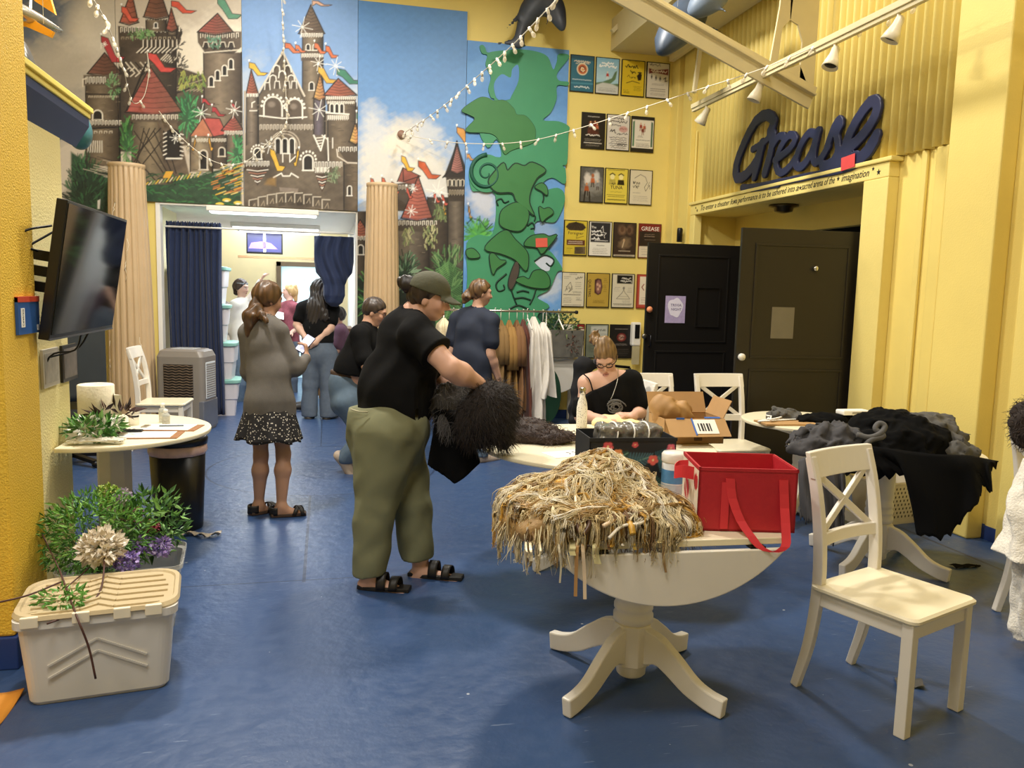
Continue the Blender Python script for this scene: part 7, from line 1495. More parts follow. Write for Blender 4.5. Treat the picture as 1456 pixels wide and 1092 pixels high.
def sitter(label, D, x, y0, fwd, sk, top, topname, bottom, hair1, hair2):
    J = lambda a, b, d=0.: at(a, b, D + d); tf = nrm(fwd); rd = nrm(np.cross(tf, UPZ)); P = J(x, y0); t = person(label, P); C = lambda z, r=0., d=0.: np.array([P[0], P[1], z]) + rd * r + tf * d
    j = dict(pelvis=C(.55), waist=C(.72), chest=C(.92), neck=C(1.08), sR=C(1.04, .16), sL=C(1.04, -.16), eR=C(.8, .2, .05), eL=C(.8, -.2, .05), wR=C(.68, .1, .25), wL=C(.68, -.1, .25), hR=C(.53, .09), hL=C(.53, -.09), kR=C(.52, .1, .42), kL=C(.52, -.1, .42), aR=C(.09, .1, .4), aL=C(.09, -.1, .4), tR=C(.04, .11, .56), tL=C(.04, -.11, .56)); A = frame(nrm(tf - .3 * UPZ)); Hc = C(1.24, 0, .04)
    B = torso(j, .15, .14, .13, tf, .8) + [(cone(j['neck'], Hc - UPZ * .05, .052, .048), .03)] + head_prims(Hc, A)
    for s_ in 'LR': B += limb(j['s' + s_], j['e' + s_], j['w' + s_], .05, .04, .028) + limb(j['h' + s_], j['k' + s_], j['a' + s_], .085, .058, .04) + hand_prims(j['w' + s_], nrm(tf - .2 * UPZ), UPZ, 1 if s_ == 'R' else -1, .4)
    bx = pts_box(list(j.values()) + [Hc], .2); body(t, B, skin(sk), skin_color(sk, [(Hc, A, 1)]), bx, .01)
    cloth(t, topname, torso(j, .17, .155, .145, tf, .85, .012) + [(cone(j['s' + s_], j['s' + s_] * .3 + j['e' + s_] * .7, .07, .075), .03) for s_ in 'LR'], [plane(C(.52), -UPZ)], top, bx, .013, .006)
    cloth(t, 'shorts', [cone(C(.56), C(.53), .165, .165)] + [(cone(j['h' + s_], j['k' + s_] * .85 + j['h' + s_] * .15, .11, .095), .04) for s_ in 'LR'], [plane(C(.62), UPZ)], bottom, bx, .013, .005)
    for s_ in 'LR': shoe(t, j['a' + s_], j['t' + s_], M_shoe, .01)
    hairdo(t, 'hair', [hair_cap(Hc, A, 1, (0, .8, -.6), .03, .015)], hair1, hair2, hb(Hc), A, .01); t2 = thing('stool', 'plain wooden stool under ' + topname.replace('_', ' ') + ' sitter in the hall', 'stool', (P[0], P[1], 0)); MB().lathe([(.17, .395), (.18, .40), (.18, .42), (.17, .425)], 20).build('seat', M_brn2, t2); [MB().bar((.1 * math.cos(a), .1 * math.sin(a), .4), (.15 * math.cos(a), .15 * math.sin(a), 0), .025).build('leg', M_brn2, t2) for a in (.8, 2.4, 3.9, 5.5)]
sitter('person in cream shirt and khaki shorts sitting behind the stacked tubs', 11.9, 319, 560, RTH - .1 * FWH, 'd3a58c', mat('cream shirt', 'd9d2c2', .85, var=.1), 'cream_shirt', mat('khaki cotton', '8a7f6a', .85, var=.1), '4a3a30', '7a6450')
sitter('person in mauve shirt sitting in the hall by the oak dresser', 10.6, 484, 575, -RTH - .2 * FWH, 'd3a58c', mat('mauve shirt', '6d4a5c', .85, var=.1), 'mauve_shirt', mat('tan cotton', 'a08a74', .85, var=.1), '1d1714', '40342e')

t = thing('clothes_rack', 'chrome rolling clothes rail in front of the green vine', 'clothes rail', (2.05, 8.75, 0)); M_chr = mat('rail chrome', 'b9b6ac', .25, .9)
ra, rb_ = np.array(on_y(612, 438, 8.75)), np.array(on_y(818, 446, 8.75)); RZ_ = float(ra[2] + rb_[2]) / 2; o_ = np.array(t.location); xa, xb = float(ra[0]) - 2.05, float(rb_[0]) - 2.05
MB().tube([(xa, 0, RZ_), (xb, 0, RZ_)], .013).build('rail', M_chr, t); MB().lathe([(.018, 0), (.022, .01), (.018, .03), (.001, .032)], 10, M=Matrix.Translation((xb, 0, RZ_)) @ Matrix.Rotation(PI / 2, 4, 'Y')).build('end_cap', M_dark, t)
xp = float(on_y(777, 450, 8.75)[0]) - 2.05
for x in (xa + .15, xp):
    MB().tube([(x, 0, RZ_), (x, 0, .45), (x + .0, 0, .12)], .011).build('post', M_chr, t); MB().tube([(x - .02, -.28, .03), (x, -.1, .10), (x, 0, .13), (x, .1, .10), (x - .02, .28, .03)], .011).build('foot', M_chr, t); [MB().lathe([(.001, -.012), (.028, -.012), (.028, .012), (.001, .012)], 12, M=Matrix.Translation((x - .02, s * .28, .028)) @ Matrix.Rotation(PI / 2, 4, 'Y')).build('caster', M_dark, t) for s in (-1, 1)]
MB().tube([(xa + .15, 0, .13), (xp, 0, .13)], .011).build('crossbar', M_chr, t)
def gown(label, px, top, bot, w0, w1, m, cat='costume', seed=0, sleeve=None, y=8.75, dp=.30):
    a, b = np.array(on_y(px, top, y)), np.array(on_y(px, bot, y)); t = thing('costume', label, cat, (a[0], y, b[2]), 0, 'costumes hanging on the rail'); Hh = float(a[2] - b[2]); r = random.Random(seed)
    def g(u, v):
        q = 2 * PI * u; s = 1 - v; w = (w0 + (w1 - w0) * s ** .8) * (1 if v < .86 else max(.2, 1 - (v - .86) * 5.5)); k = 1 + (.30 * s + .14) * math.sin(7 * q + seed + 2 * math.sin(2 * q + 3 * v)); return (w * .5 * math.cos(q) * k, dp * (.55 + .45 * s) * .9 * math.sin(q) * k * (1 if v < .86 else max(.12, 1 - (v - .86) * 6)), Hh * v + .015 * math.sin(5 * q + seed) * s)
    o = MB().grid(g, 90, 26, closeu=True).build('drape', m, t); MB().tube([(0, 0, Hh - .01), (0, 0, float(RZ_ - b[2]) - .005), (.0, .02, float(RZ_ - b[2]) + .025), (0, -.02, float(RZ_ - b[2]) + .016)], .004, 6).build('hanger', M_wood, t)
    if sleeve:
        for s_ in (-1, 1): MB().tube([(s_ * w0 * .1, -.12, Hh * .92), (s_ * w0 * .16, -.2, Hh * .82), (s_ * w0 * .2, -.235, Hh * .66), (s_ * w0 * .18, -.235, Hh * .5)], [.03, .042, .045, .05], 14).build('sleeve', m, t)
    return t
gown('cream costumes with lace at the far end of the rail behind the capped woman', 631, 452, 520, .14, .17, mat('cream lace', 'dccfb0', .85, var=.25, scale=20, bump=.5), seed=1); gown('white blouse on the rail between the two women', 645, 452, 515, .12, .14, M_wht, seed=2)
gown('faded tan coat on the rail beside the navy shirt', 712, 455, 575, .12, .18, mat('tan coat', '7f6238', .85, var=.2, scale=6), seed=3, sleeve=1); gown('mustard tan coat with short sleeves on the rail', 724, 455, 590, .12, .17, mat('mustard coat', '94703a', .85, var=.2, scale=6), seed=4, sleeve=1); gown('light brown coat on the rail beside the rust gown', 735, 455, 580, .11, .16, mat('brown coat', '7a5634', .85, var=.2, scale=6), seed=7, sleeve=1)
gown('long rust brown gown on the rail', 744, 454, 615, .11, .17, mat('rust velvet', '5c2a18', .8, var=.3, scale=9, sheen=.2), seed=5); gown('long white gown with ruffled top at the near end of the rail', 759, 450, 598, .17, .21, mat('white chiffon', 'dcd6cc', .8, var=.15, scale=12), seed=6)
gown('white chiffon coat hanging outermost on the rail', 772, 458, 560, .14, .22, MATS['white chiffon'], seed=8)
for k, px in enumerate((795, 748, 702)):
    a = on_y(px, 446, 8.75); t = thing('coat_hanger', ('white plastic hanger alone beyond the rail post', 'white hanger showing above the white gown', 'white hanger above the tan coats')[k], 'hanger', (a[0] + (.02 if k else 0), 8.75, RZ_)); MB().tube([(0, .0, .03), (0, .022, .02), (0, .018, -.03), (0, 0, -.06), (0, -.0, -.08)], .006, 6).build('hook', M_white, t); MB().tube([(0, -.2, -.19), (0, 0, -.08), (0, .2, -.19)], .008, 6).build('shoulder_bar', M_white, t)
# half table with planter behind the rail
hx = on_y(800, 522, 9.45); t = thing('half_table', 'pale half round table behind the costume rail', 'table', (float(hx[0]) - .1, 9.5, 0)); MB().prism([(.42 * math.cos(a), -.42 * math.sin(a) + .25) for a in np.linspace(0, PI, 30)], .03, None, .80).build('tabletop', M_wood, t, .006); MB().box((-.3, .2, .55), (.3, .25, .80)).build('apron', M_wood, t); MB().prism([(.38 * math.cos(a), .25 * 0 + .8 - .42 * math.sin(a)) for a in np.linspace(0, PI, 24)], .02, MXZ(0, -.1, 0)).build('drop_leaf', M_wood, t, .004); [MB().box((x - .02, .2, 0), (x + .02, .24, .8)).build('leg', M_wood, t) for x in (-.28, .28)]
t = thing('planter_box', 'clear grey planter box on the pale half table', 'planter', (float(hx[0]) + .0, 9.42, .832)); b = MB(); rloft(b, [(0, 0, .20, .12, .02, 0), (0, 0, .22, .14, .02, .33)]); b.build('body', mat('smoky plastic', '6d6a62', .3, var=.35, scale=14), t)
def foliage(name, label, c, rad, n, L, cols, seed, cat='plant', stems=0, grp=None, wd=.4, m=None):
    rng = np.random.default_rng(seed); t = thing(name, label, cat, (c[0], c[1], c[2] - rad[2]), 0, grp)
    p = rng.normal(0, 1, (n, 3)); p /= np.linalg.norm(p, axis=1, keepdims=True); p = p * rng.uniform(.35, 1, (n, 1)) ** .5 * np.array(rad); out = p / np.array(rad)
    d = out + rng.normal(0, .6, (n, 3)) + np.array([0, 0, .1]); d /= np.linalg.norm(d, axis=1, keepdims=True); s = np.cross(d, rng.normal(0, 1, (n, 3))); s /= np.linalg.norm(s, axis=1, keepdims=True); u = np.cross(s, d); l = L * rng.uniform(.6, 1.3, (n, 1)); p = p + np.array([0, 0, rad[2]])
    V = np.stack([p, p + d * l * .4 + s * l * wd * .5 + u * l * .06, p + d * l, p + d * l * .4 - s * l * wd * .5 + u * l * .06, p + d * l * .45 - u * l * .04], 1)
    for q in range(len(cols)):
        w = V[q::len(cols)]; k = len(w); i = np.arange(k)[:, None] * 5; F = np.concatenate([i + np.array([[0, 1, 4]]), i + np.array([[1, 2, 4]]), i + np.array([[2, 3, 4]]), i + np.array([[3, 0, 4]])]); me = bpy.data.meshes.new('leaves'); me.from_pydata(w.reshape(-1, 3).tolist(), [], F.tolist()); link_mesh('foliage', me, mat('leaf ' + cols[q], cols[q], .5, var=.25, scale=20), t)['kind'] = 'stuff'
    if stems:
        P = np.stack([np.array([[0, 0, .0]]) * np.ones((stems, 1)) + (out[:stems] * np.array(rad) + np.array([0, 0, rad[2]])) * f * np.array([f, f, 1]) ** .3 for f in np.linspace(0, 1, 5)], 1); link_mesh('stems', strand_mesh(P, np.full(stems, .003)), mat('stem green', '4b5a2c', .6), t)['kind'] = 'stuff'
    return t
foliage('potted_ivy', 'leafy green plant in the clear planter behind the rail', on_y(798, 466, 9.42), (.22, .14, .17), 260, .07, ('4a6a3c', '2f4a2a', '7d8a5c'), 3, stems=20); foliage('trailing_ivy', 'dark ivy hanging beside the rail post', on_y(782, 468, 9.5), (.12, .1, .2), 150, .06, ('2f4230', '3c5a34'), 4); foliage('dried_flowers', 'dried red brown flowers at the edge of the planter', on_y(815, 490, 9.3), (.07, .07, .12), 90, .04, ('6a4034', '4a3a30'), 5)
# folding chair with dark jacket behind the seated woman
q = on_z(850, 640, 0); t = thing('folding_chair', 'black folding chair with dark jacket behind the seated woman', 'chair', (2.35, 6.35, 0)); M_bst = mat('black steel', '16161a', .4, .5)
for s_ in (-1, 1): MB().tube([(s_ * .22, .25, 0), (s_ * .22, .05, .45), (s_ * .22, .12, .98)], .012).build('frame_leg', M_bst, t); MB().tube([(s_ * .2, -.2, 0), (s_ * .2, .12, .5)], .012).build('leg', M_bst, t)
MB().box((-.2, -.2, .44), (.2, .12, .47)).build('seat', M_bst, t, .008); MB().tube([(-.22, .12, .98), (0, .16, 1.0), (.22, .12, .98)], .012).build('top_rail', M_bst, t); MB().box((-.21, .06, .72), (.21, .10, .95)).build('backrest', M_bst, t, .01)
garment('jacket', 'dark jacket hung over the black folding chair', [cone((2.12, 6.42, 1.0), (2.08, 6.36, .55), .07, .09, ((0, 1, 0), .6)), (cone((2.12, 6.42, 1.0), (2.3, 6.46, 1.02), .05, .04), .04)], mat('dark jacket cloth', '14151b', .9, var=.2), (np.array([1.9, 6.15, .4]), np.array([2.5, 6.6, 1.15])), .012, lambda P: .008 * folds(P, 2), cat='jacket')
t = thing('green_cutout', 'dark green rounded scenery piece standing on the floor under the costume rail', 'scenery', (2.62, 9.35, 0)); b = MB().prism([(.2 * math.cos(a), .36 + .36 * math.sin(a)) for a in np.linspace(0, 2 * PI, 40)[:-1]], .04, MXZ(0, .02, 0)).build('panel', mat('dark green plywood', '1f4a34', .6), t, .006)  # round plywood scenery, the base of the vine cutout
def J3(x, y, d): return at(x, y, d)
M_hairpile = mat('blond wefts', '96774a', .7, var=.35, scale=14, bump=.6, bscale=50)
TZ = .7215
pe = [((792, 725), 3.22, (.20, .2, .11)), ((852, 700), 3.32, (.14, .16, .14)), ((830, 718), 3.2, (.14, .15, .13)), ((905, 728), 3.2, (.15, .17, .085)), ((755, 738), 3.14, (.11, .17, .075)), ((945, 742), 3.16, (.11, .14, .06)), ((870, 752), 3.0, (.22, .13, .065)), ((800, 750), 3.0, (.18, .13, .07)), ((890, 700), 3.36, (.09, .1, .1))]
pf0 = union([ell(at(*a, d - .09), r) for a, d, r in pe], .05); pf = lambda P: pf0(P) + .014 * folds(P, 1.5, 2); cut_ = lambda P: np.maximum(pf(P), TZ - P[:, 2])
lo = np.array([.62, 2.5, .70]); hi = np.array([1.62, 3.5, 1.05])
me = sdf_mesh(lambda P: np.maximum(pf(P) + .012 * folds(P, 1.6), np.maximum(TZ - P[:, 2], 2.625 - P[:, 1])), lo, hi, .012, 'hair_pile', lip=1.6, slack=.02)
pile = link_mesh('hair_pile', me, M_hairpile); tag(pile, 'heap of blond hair wefts and ribbons on the front table', 'hair pieces')
def flow(n, L, seed, up=.03, st=16, wav=.22, per=9):
    """locks of hair: guides creep over the heap and fall off the table edge; each carries a bundle"""
    rng = np.random.default_rng(seed); p, nn = sample(pile.data, 3 * n, rng); p = p[nn[:, 2] > -.1][:n].astype(np.float32); n = len(p); c = np.array([1.15, 3.14, .8]); P = [p.copy()]; d = (p - c) * np.array([1, 1, 0]); d = d / np.maximum(np.linalg.norm(d, axis=1, keepdims=True), 1e-3) + rng.normal(0, .8, (n, 3)) + np.array([0, -.7, -.1]); off = rng.uniform(.002, up, n); sl = L * rng.uniform(.45, 1.25, (n, 1)) / st; ph = rng.uniform(0, 6, n); fr = rng.uniform(.5, 1.3, n); fall = np.zeros(n); lim = rng.uniform(.02, .15, n)
    for i in range(st):
        e = .004; g = np.stack([(pf(p + np.eye(3, dtype=np.float32)[a] * e) - pf(p - np.eye(3, dtype=np.float32)[a] * e)) / (2 * e) for a in range(3)], 1); g /= np.maximum(np.linalg.norm(g, axis=1, keepdims=True), 1e-6)
        on = (p[:, 1] > 2.585) & ((p[:, 0] - 1.24) ** 2 + (p[:, 1] - 2.97) ** 2 < .335)
        d = d + np.array([0, 0, -.22]) + rng.normal(0, wav, (n, 3)) + .55 * np.stack([np.sin(ph + i * fr), np.cos(ph + i * fr), np.zeros(n)], 1); t = d - g * (d * g).sum(1, keepdims=True) * on[:, None]; t[~on] = np.array([0, 0, -1]) + .35 * d[~on] / np.maximum(np.linalg.norm(d[~on], axis=1, keepdims=True), 1e-6)
        t /= np.maximum(np.linalg.norm(t, axis=1, keepdims=True), 1e-6); s_ = np.where(on[:, None], sl, np.where((fall < lim)[:, None], sl * .8, sl * .02)); fall += np.where(on, 0, s_[:, 0]); p = p + t * s_; dd = pf(p.astype(np.float32)); p = p - g * np.where(on, np.clip(dd - off, -.05, .03), 0)[:, None]; p[:, 2] = np.where(on, np.maximum(p[:, 2], TZ + .004), p[:, 2]); p = p.astype(np.float32); d = t; P.append(p.copy())
    G = np.stack(P, 1); B = np.repeat(G, per, 0); o = rng.normal(0, .006, (len(B), 1, 3)); sp = np.linspace(.3, 1.3, G.shape[1])[None, :, None]; return B + o * sp + rng.normal(0, .0012, B.shape)
for k, (col, n, L, r, wv) in enumerate((('d6bf8e', 170, .42, .0022, .25), ('e9dab2', 130, .44, .002, .25), ('b39058', 60, .40, .0022, .25), ('86684a', 40, .40, .0023, .2), ('cfa046', 40, .34, .0023, .25), ('efe6d2', 40, .5, .002, .2))):
    o = link_mesh('hair_weft', strand_mesh(flow(n, L, 11 + k, wav=wv), r), mat('weft ' + col, col, .45, var=.25, scale=30), pile); o['kind'] = 'stuff'
fur(pile, 'hair_weft', 1000, .11, .0024, MATS['weft e9dab2'], 61, (0, -.3, -1.1), .12, 7, .2); fur(pile, 'hair_weft', 350, .10, .0024, MATS['weft 86684a'], 62, (0, -.3, -1.1), .12, 7, .2)
rr = random.Random(5)
for k, (px, y0, y1, col, w) in enumerate(((754, 762, 797, 'efe0ba', .008), (748, 760, 792, 'e6d6b0', .006), (794, 765, 828, 'cfc6ae', .006), (821, 762, 848, 'b98d58', .011), (829, 765, 852, 'e9d2b4', .011), (848, 755, 802, 'd9cf9c', .022), (815, 758, 790, 'd9cf9c', .02), (866, 745, 782, '6a4a2c', .008), (872, 745, 778, 'c79a3c', .014), (886, 742, 776, 'f0e8d6', .007), (902, 752, 782, 'e0c26a', .012), (945, 735, 814, '9a7c52', .008), (940, 738, 768, 'e2cf92', .016), (768, 758, 790, 'efe0ba', .006), (838, 752, 775, '4a3626', .008))):
    a, m_, b = np.array(on_y(px, y0 - 4, 2.62)), np.array(on_y(px, y0 + 2, 2.566)), np.array(on_y(px + rr.uniform(-3, 3), y1, 2.56)); a[2] = TZ + .012; m_[2] = TZ + .004
    if px < 800: m_[1] = b[1] = 2.555
    P = bez([a, m_, m_ * .5 + b * .5 + RT * rr.uniform(-.006, .006), b], 14); MB().tube(P, w * .5, 6, flat=1.0, up=(1, 0, 0)) if 0 else None
    g = MB(); vs = []
    for p in P: vs += [p - RTH * w * .55, p + RTH * w * .55]
    g.add(vs, [(2 * i, 2 * i + 1, 2 * i + 3, 2 * i + 2) for i in range(len(P) - 1)]); solid(g.build('ribbon', mat('ribbon ' + col, col, .4, var=.1), pile), .002)
for k, (pts, col, r) in enumerate((([(822, 672), (818, 700), (822, 735), (830, 765)], 'ead9ba', .006), ([(895, 690), (905, 712), (880, 735), (858, 748)], 'e9cfae', .008), ([(925, 700), (938, 715), (915, 742), (885, 748), (866, 765)], 'f3ead8', .006), ([(860, 700), (868, 712), (858, 728), (846, 720), (848, 700)], 'c9b08a', .010), ([(835, 685), (840, 705), (838, 730)], '4a3524', .007), ([(820, 745), (828, 760), (838, 745), (832, 735)], '5a4030', .009), ([(930, 705), (948, 720), (955, 740)], '7a5c3a', .01), ([(880, 722), (896, 745), (900, 760)], 'c79a3c', .012), ([(770, 700), (800, 692), (830, 690)], 'd9a43c', .012), ([(780, 690), (812, 683)], 'd9a43c', .014))):
    Q = []
    for p in pts:
        d = 2.6
        while d < 3.9 and pf(at(*p, d)[None].astype(np.float32))[0] > .012: d += .01
        Q.append(at(*p, d if d < 3.9 else 3.1))
    MB().tube(bez(Q, 20), r, 6).build('ribbon_loop', mat('ribbon ' + col, col, .4, var=.1), pile)

def painted(name, parent, M, w, h, nu, nv, fn, bg, m=None):
    """a printed sheet: x right, y up in the plane of M"""
    xs = np.linspace(-w / 2, w / 2, nu); ys = np.linspace(0, h, nv); XX, YY = np.meshgrid(xs, ys); c = Canvas((XX / w * 100 + 50).ravel(), ((h - YY) / w * 100).ravel(), bg); fn(c); V = [M @ Vector((x, y, 0)) for x, y in zip(XX.ravel(), YY.ravel())]
    i = np.arange(nu - 1); j = np.arange(nv - 1); a = (j[:, None] * nu + i[None]).ravel(); me = bpy.data.meshes.new(name); me.from_pydata([v[:] for v in V], [], np.stack([a, a + 1, a + nu + 1, a + nu], 1).tolist())
    at_ = me.color_attributes.new('Col', 'FLOAT_COLOR', 'POINT'); at_.data.foreach_set('color', np.concatenate([c.c, np.ones((len(c.c), 1))], 1).astype(np.float32).ravel()); return link_mesh(name, me, m or M_print, parent)
def open_box(t, hx, hy, h, m, th=.006, name='body'):
    b = MB().box((-hx, -hy, 0), (hx, hy, th)).box((-hx, -hy, 0), (hx, -hy + th, h)).box((-hx, hy - th, 0), (hx, hy, h)).box((-hx, -hy, 0), (-hx + th, hy, h)).box((hx - th, -hy, 0), (hx, hy, h)); return b.build(name, m, t)
def tropic(c):
    r = c.rng
    for (x, y, a, L, col) in ((14, 40, -1.2, 26, '2f5a4a'), (14, 44, -2.3, 20, '3c6a52'), (45, 26, -.3, 30, '3f6470'), (60, 30, -2.6, 30, '355a66'), (78, 22, -.6, 22, '2f5560'), (70, 46, .4, 24, '34564e'), (36, 48, .6, 20, '2a4a44'), (92, 34, -2.2, 20, '3f6470'), (28, 22, -.5, 18, '24443c')):
        for k in range(9):
            u = k / 9; bx, by = x + L * u * math.cos(a), y + L * u * math.sin(a)
            for s in (-1, 1): b = a + s * (1.1 - .5 * u); l = L * .42 * (1 - u * .7); c.line([(bx, by), (bx + l * math.cos(b), by + l * math.sin(b))], 1.7, col)
        c.line([(x, y), (x + L * math.cos(a), y + L * math.sin(a))], 1.2, '6f9a8a')
    for (x, y, s, col) in ((8, 18, 5, 'd97a78'), (20, 6, 5, 'c9525a'), (32, 14, 4.5, 'e0925a'), (74, 22, 5, 'e0645a'), (94, 46, 6, 'e8a06a'), (95, 8, 4, 'd9667a'), (6, 32, 4, 'e8b0a0'), (52, 4, 3, 'c9525a'), (60, 52, 4, 'd97a58')):
        for k in range(5): c.oval(x + s * .7 * math.cos(k * 1.257 + .3), y + s * .7 * math.sin(k * 1.257 + .3), s * .62, s * .5, col)
        c.oval(x, y, s * .25, s * .25, 'f2dca0')
t = thing('fabric_bin', 'black fabric bin printed with tropical leaves and pink flowers on the front table', 'box', (1.34, 3.40, TZ), R(-4)); M_blkf = mat('black bin fabric', '15171b', .8)
open_box(t, .2, .13, .25, M_blkf); painted('printed_face', t, Matrix(((1, 0, 0, 0), (0, 0, -1, -.132), (0, 1, 0, .006), (0, 0, 0, 1))), .39, .23, 100, 60, tropic, '16191e', mat('printed fabric', rough=.7, attr=True, var=.05)); MB().box((-.203, -.135, .236), (.203, -.13, .252)).build('hem', M_blkf, t)
o = blob('wrapped_package', [rbox((1.35, 3.39, .965), (.15, .07, .05), .02)], mat('shiny grey plastic wrap', '77746f', .08, .0, var=.6, scale=22, spec=.9, bump=.8, bscale=26), h=.008, lo=(1.15, 3.25, .9), hi=(1.58, 3.5, 1.1), disp=lambda P: .004 * np.sin(P[:, 0] * 90 + 24 * P[:, 1]) + .007 * folds(P, 5)); tag(o, 'crinkled clear plastic package sticking out of the tropical fabric bin', 'package')
for k, x in enumerate((-.08, .0, .07)): MB().tube([(1.35 + x + .01 * math.sin(a), 3.39 - .08 * math.cos(a), .968 + .056 * math.sin(a)) for a in np.linspace(-.3, 2.4, 10)], .004, 5).build('white_strip', M_white, o)
o = blob('sequin_heap', [ell((1.33, 3.36, .92), (.16, .08, .035))], mat('black sequins', '16151a', .25, .4, var=.6, scale=120, bump=.8, bscale=150), h=.009, lo=(1.15, 3.26, .87), hi=(1.51, 3.46, .97), disp=lambda P: .004 * np.sin(P[:, 0] * 200) * np.sin(P[:, 1] * 210)); tag(o, 'black sequin cloth at the bottom of the tropical fabric bin', 'cloth')
# wipes canister
t = thing('wipes_canister', 'white and blue disinfecting wipes canister between the hair pile and red box', 'canister', (1.50, 3.20, TZ)); MB().lathe([(.052, 0), (.055, .006), (.055, .15), (.052, .156)], 28).build('body', mat('white canister', 'dfe3e6', .35), t); MB().lathe([(.0556, .065), (.0556, .125)], 28, cap=False).build('blue_label', mat('blue label', '4f86b8', .4, var=.4, scale=30), t); MB().lathe([(.0557, .02), (.0557, .06)], 28, cap=False).build('grey_label', mat('silver label', 'a9b3bd', .35, var=.25, scale=30), t); MB().lathe([(.056, .156), (.058, .16), (.058, .19), (.05, .2), (.02, .203), (.001, .203)], 28).build('lid', mat('white lid', 'eceae2', .3), t)
# red collapsible box
RB = thing('tote_box', 'red open collapsible fabric box with two long straps on the front table', 'box', (1.585, 2.80, TZ), R(-14)); M_red = mat('red nonwoven fabric', 'b5202c', .55, var=.1, scale=20, bump=.12); M_red2 = mat('red webbing', 'd3303a', .6)
open_box(RB, .185, .15, .24, M_red, .008); MB().box((-.187, -.152, .232), (.187, -.144, .244)).box((-.187, .144, .232), (.187, .152, .244)).box((-.187, -.152, .232), (-.179, .152, .244)).box((.179, -.152, .232), (.187, .152, .244)).build('rim', M_red, RB)
def ribb(parent, pts, w, m, name='strap', side=(1, 0, 0)):
    P = bez(pts, 22); g = MB(); sd = np.array(side, float) * w / 2; vs = []
    for p in P: vs += [p - sd, p + sd]
    g.add(vs, [(2 * i, 2 * i + 1, 2 * i + 3, 2 * i + 2) for i in range(len(P) - 1)]); return solid(g.build(name, m, parent), .002)
ribb(RB, [(-.07, -.155, .205), (-.06, -.16, .13), (-.03, -.185, .05), (.0, -.225, .005), (.03, -.245, -.03), (.08, -.25, -.045), (.12, -.245, -.025), (.13, -.22, .01), (.135, -.17, .1), (.13, -.155, .205)], .034, M_red2); ribb(RB, [(-.085, -.155, .19), (-.085, -.156, .1), (-.085, -.155, .01)], .03, M_red2)
ribb(RB, [(-.186, -.06, .2), (-.23, -.05, .205), (-.25, 0, .19), (-.225, .05, .2), (-.186, .05, .205)], .05, M_red2, 'handle', (0, 0, 1)); ribb(RB, [(.186, -.06, .17), (.205, -.02, .165), (.186, .03, .17)], .04, M_red2, 'handle', (0, 0, 1))
def sideprint(c): [c.oval(x, y, r, r * .9, 'b5202c') for x, y, r in ((30, 40, 17), (75, 70, 20), (20, 92, 14), (85, 18, 12))]; c.line([(10, 20), (50, 70), (90, 110)], 5, 'd9b9a6'); c.line([(60, 10), (40, 60)], 4, 'd8c8a8')
painted('printed_side', RB, Matrix(((0, 0, -1, -.1865), (-1, 0, 0, 0), (0, 1, 0, .004), (0, 0, 0, 1))), .29, .225, 40, 32, sideprint, 'e8ddc8')
t = thing('scissors', 'scissors with lime green handles before the red box', 'scissors', on_z(962, 748, TZ), R(150)); M_lime = mat('lime plastic', '8fc02e', .35)
for s in (-1, 1): MB().tube([(s * .021 + .019 * math.cos(a), -.035 + .024 * math.sin(a), .006) for a in np.linspace(0, 2 * PI, 18)], .0055, 6).build('handle', M_lime, t); MB().prism([(s * .012, -.012), (s * .002, .0), (-s * .004, .1), (-s * .008, .03)], .003, None, .003 + .0015 * s).build('blade', M_chr, t)

o = blob('curly_wig', [ell((1.16, 4.62, .77), (.20, .17, .075)), (ell((1.02, 4.66, .78), (.10, .14, .07)), .06), (ell((1.3, 4.48, .755), (.16, .1, .045)), .06)], mat('dark brown wig', '2a1a14', .7, var=.4, scale=18, bump=.6), h=.012, lo=(.85, 4.3, .70), hi=(1.5, 4.85, .9), disp=lambda P: np.maximum(.012 * folds(P, 2.4), (.7225 - P[:, 2])) if 0 else .012 * folds(P, 2.4)); 
me = o.data; co = np.empty(len(me.vertices) * 3, np.float32); me.vertices.foreach_get('co', co); co = co.reshape(-1, 3); co[:, 2] = np.maximum(co[:, 2], .7222); me.vertices.foreach_set('co', co.ravel()); me.update(); tag(o, 'dark brown curly wig lying on the round table', 'wig')
rg_ = np.random.default_rng(8); p_, n_ = sample(me, 700, rg_); k_ = n_[:, 2] > .1; p_ = p_[k_]; s_ = np.arange(13)[None, :, None]; dr2 = rg_.normal(0, 1, (len(p_), 1, 3)) * np.array([1, 1, .05]) + np.array([.5, -.5, 0]); dr2 /= np.linalg.norm(dr2, axis=2, keepdims=True); C_ = p_[:, None] + dr2 * s_ * .009 + .006 * np.stack([np.cos(s_[..., 0] * 1.3 + p_[:, :1] * 90), np.sin(s_[..., 0] * 1.3 + p_[:, :1] * 90), np.cos(s_[..., 0] * 1.3 + 1)*np.ones((len(p_), 1))], 2); C_[:, :, 2] = np.maximum(C_[:, :, 2] - .0015 * s_[..., 0] ** 1.5 * .5, .7235); c_ = link_mesh('curl', strand_mesh(C_, np.full(len(p_), .0022)), mat('brown curls', '3a2418', .5, var=.3), o); c_['kind'] = 'stuff'
bq = on_z(838, 600, .72); t = thing('water_bottle', 'slim pale patterned bottle with steel cap before the seated woman', 'bottle', (1.66, 5.0, .7205)); M_pat = speck_mat('patterned enamel', 'e4dfd2', '7d7a72', 110, .3); MB().lathe([(.032, 0), (.036, .006), (.036, .13), (.03, .17), (.018, .205), (.017, .225)], 24).build('body', M_pat, t); MB().lathe([(.019, .225), (.021, .23), (.021, .262), (.017, .268), (.001, .269)], 20).build('cap', M_chrome, t)
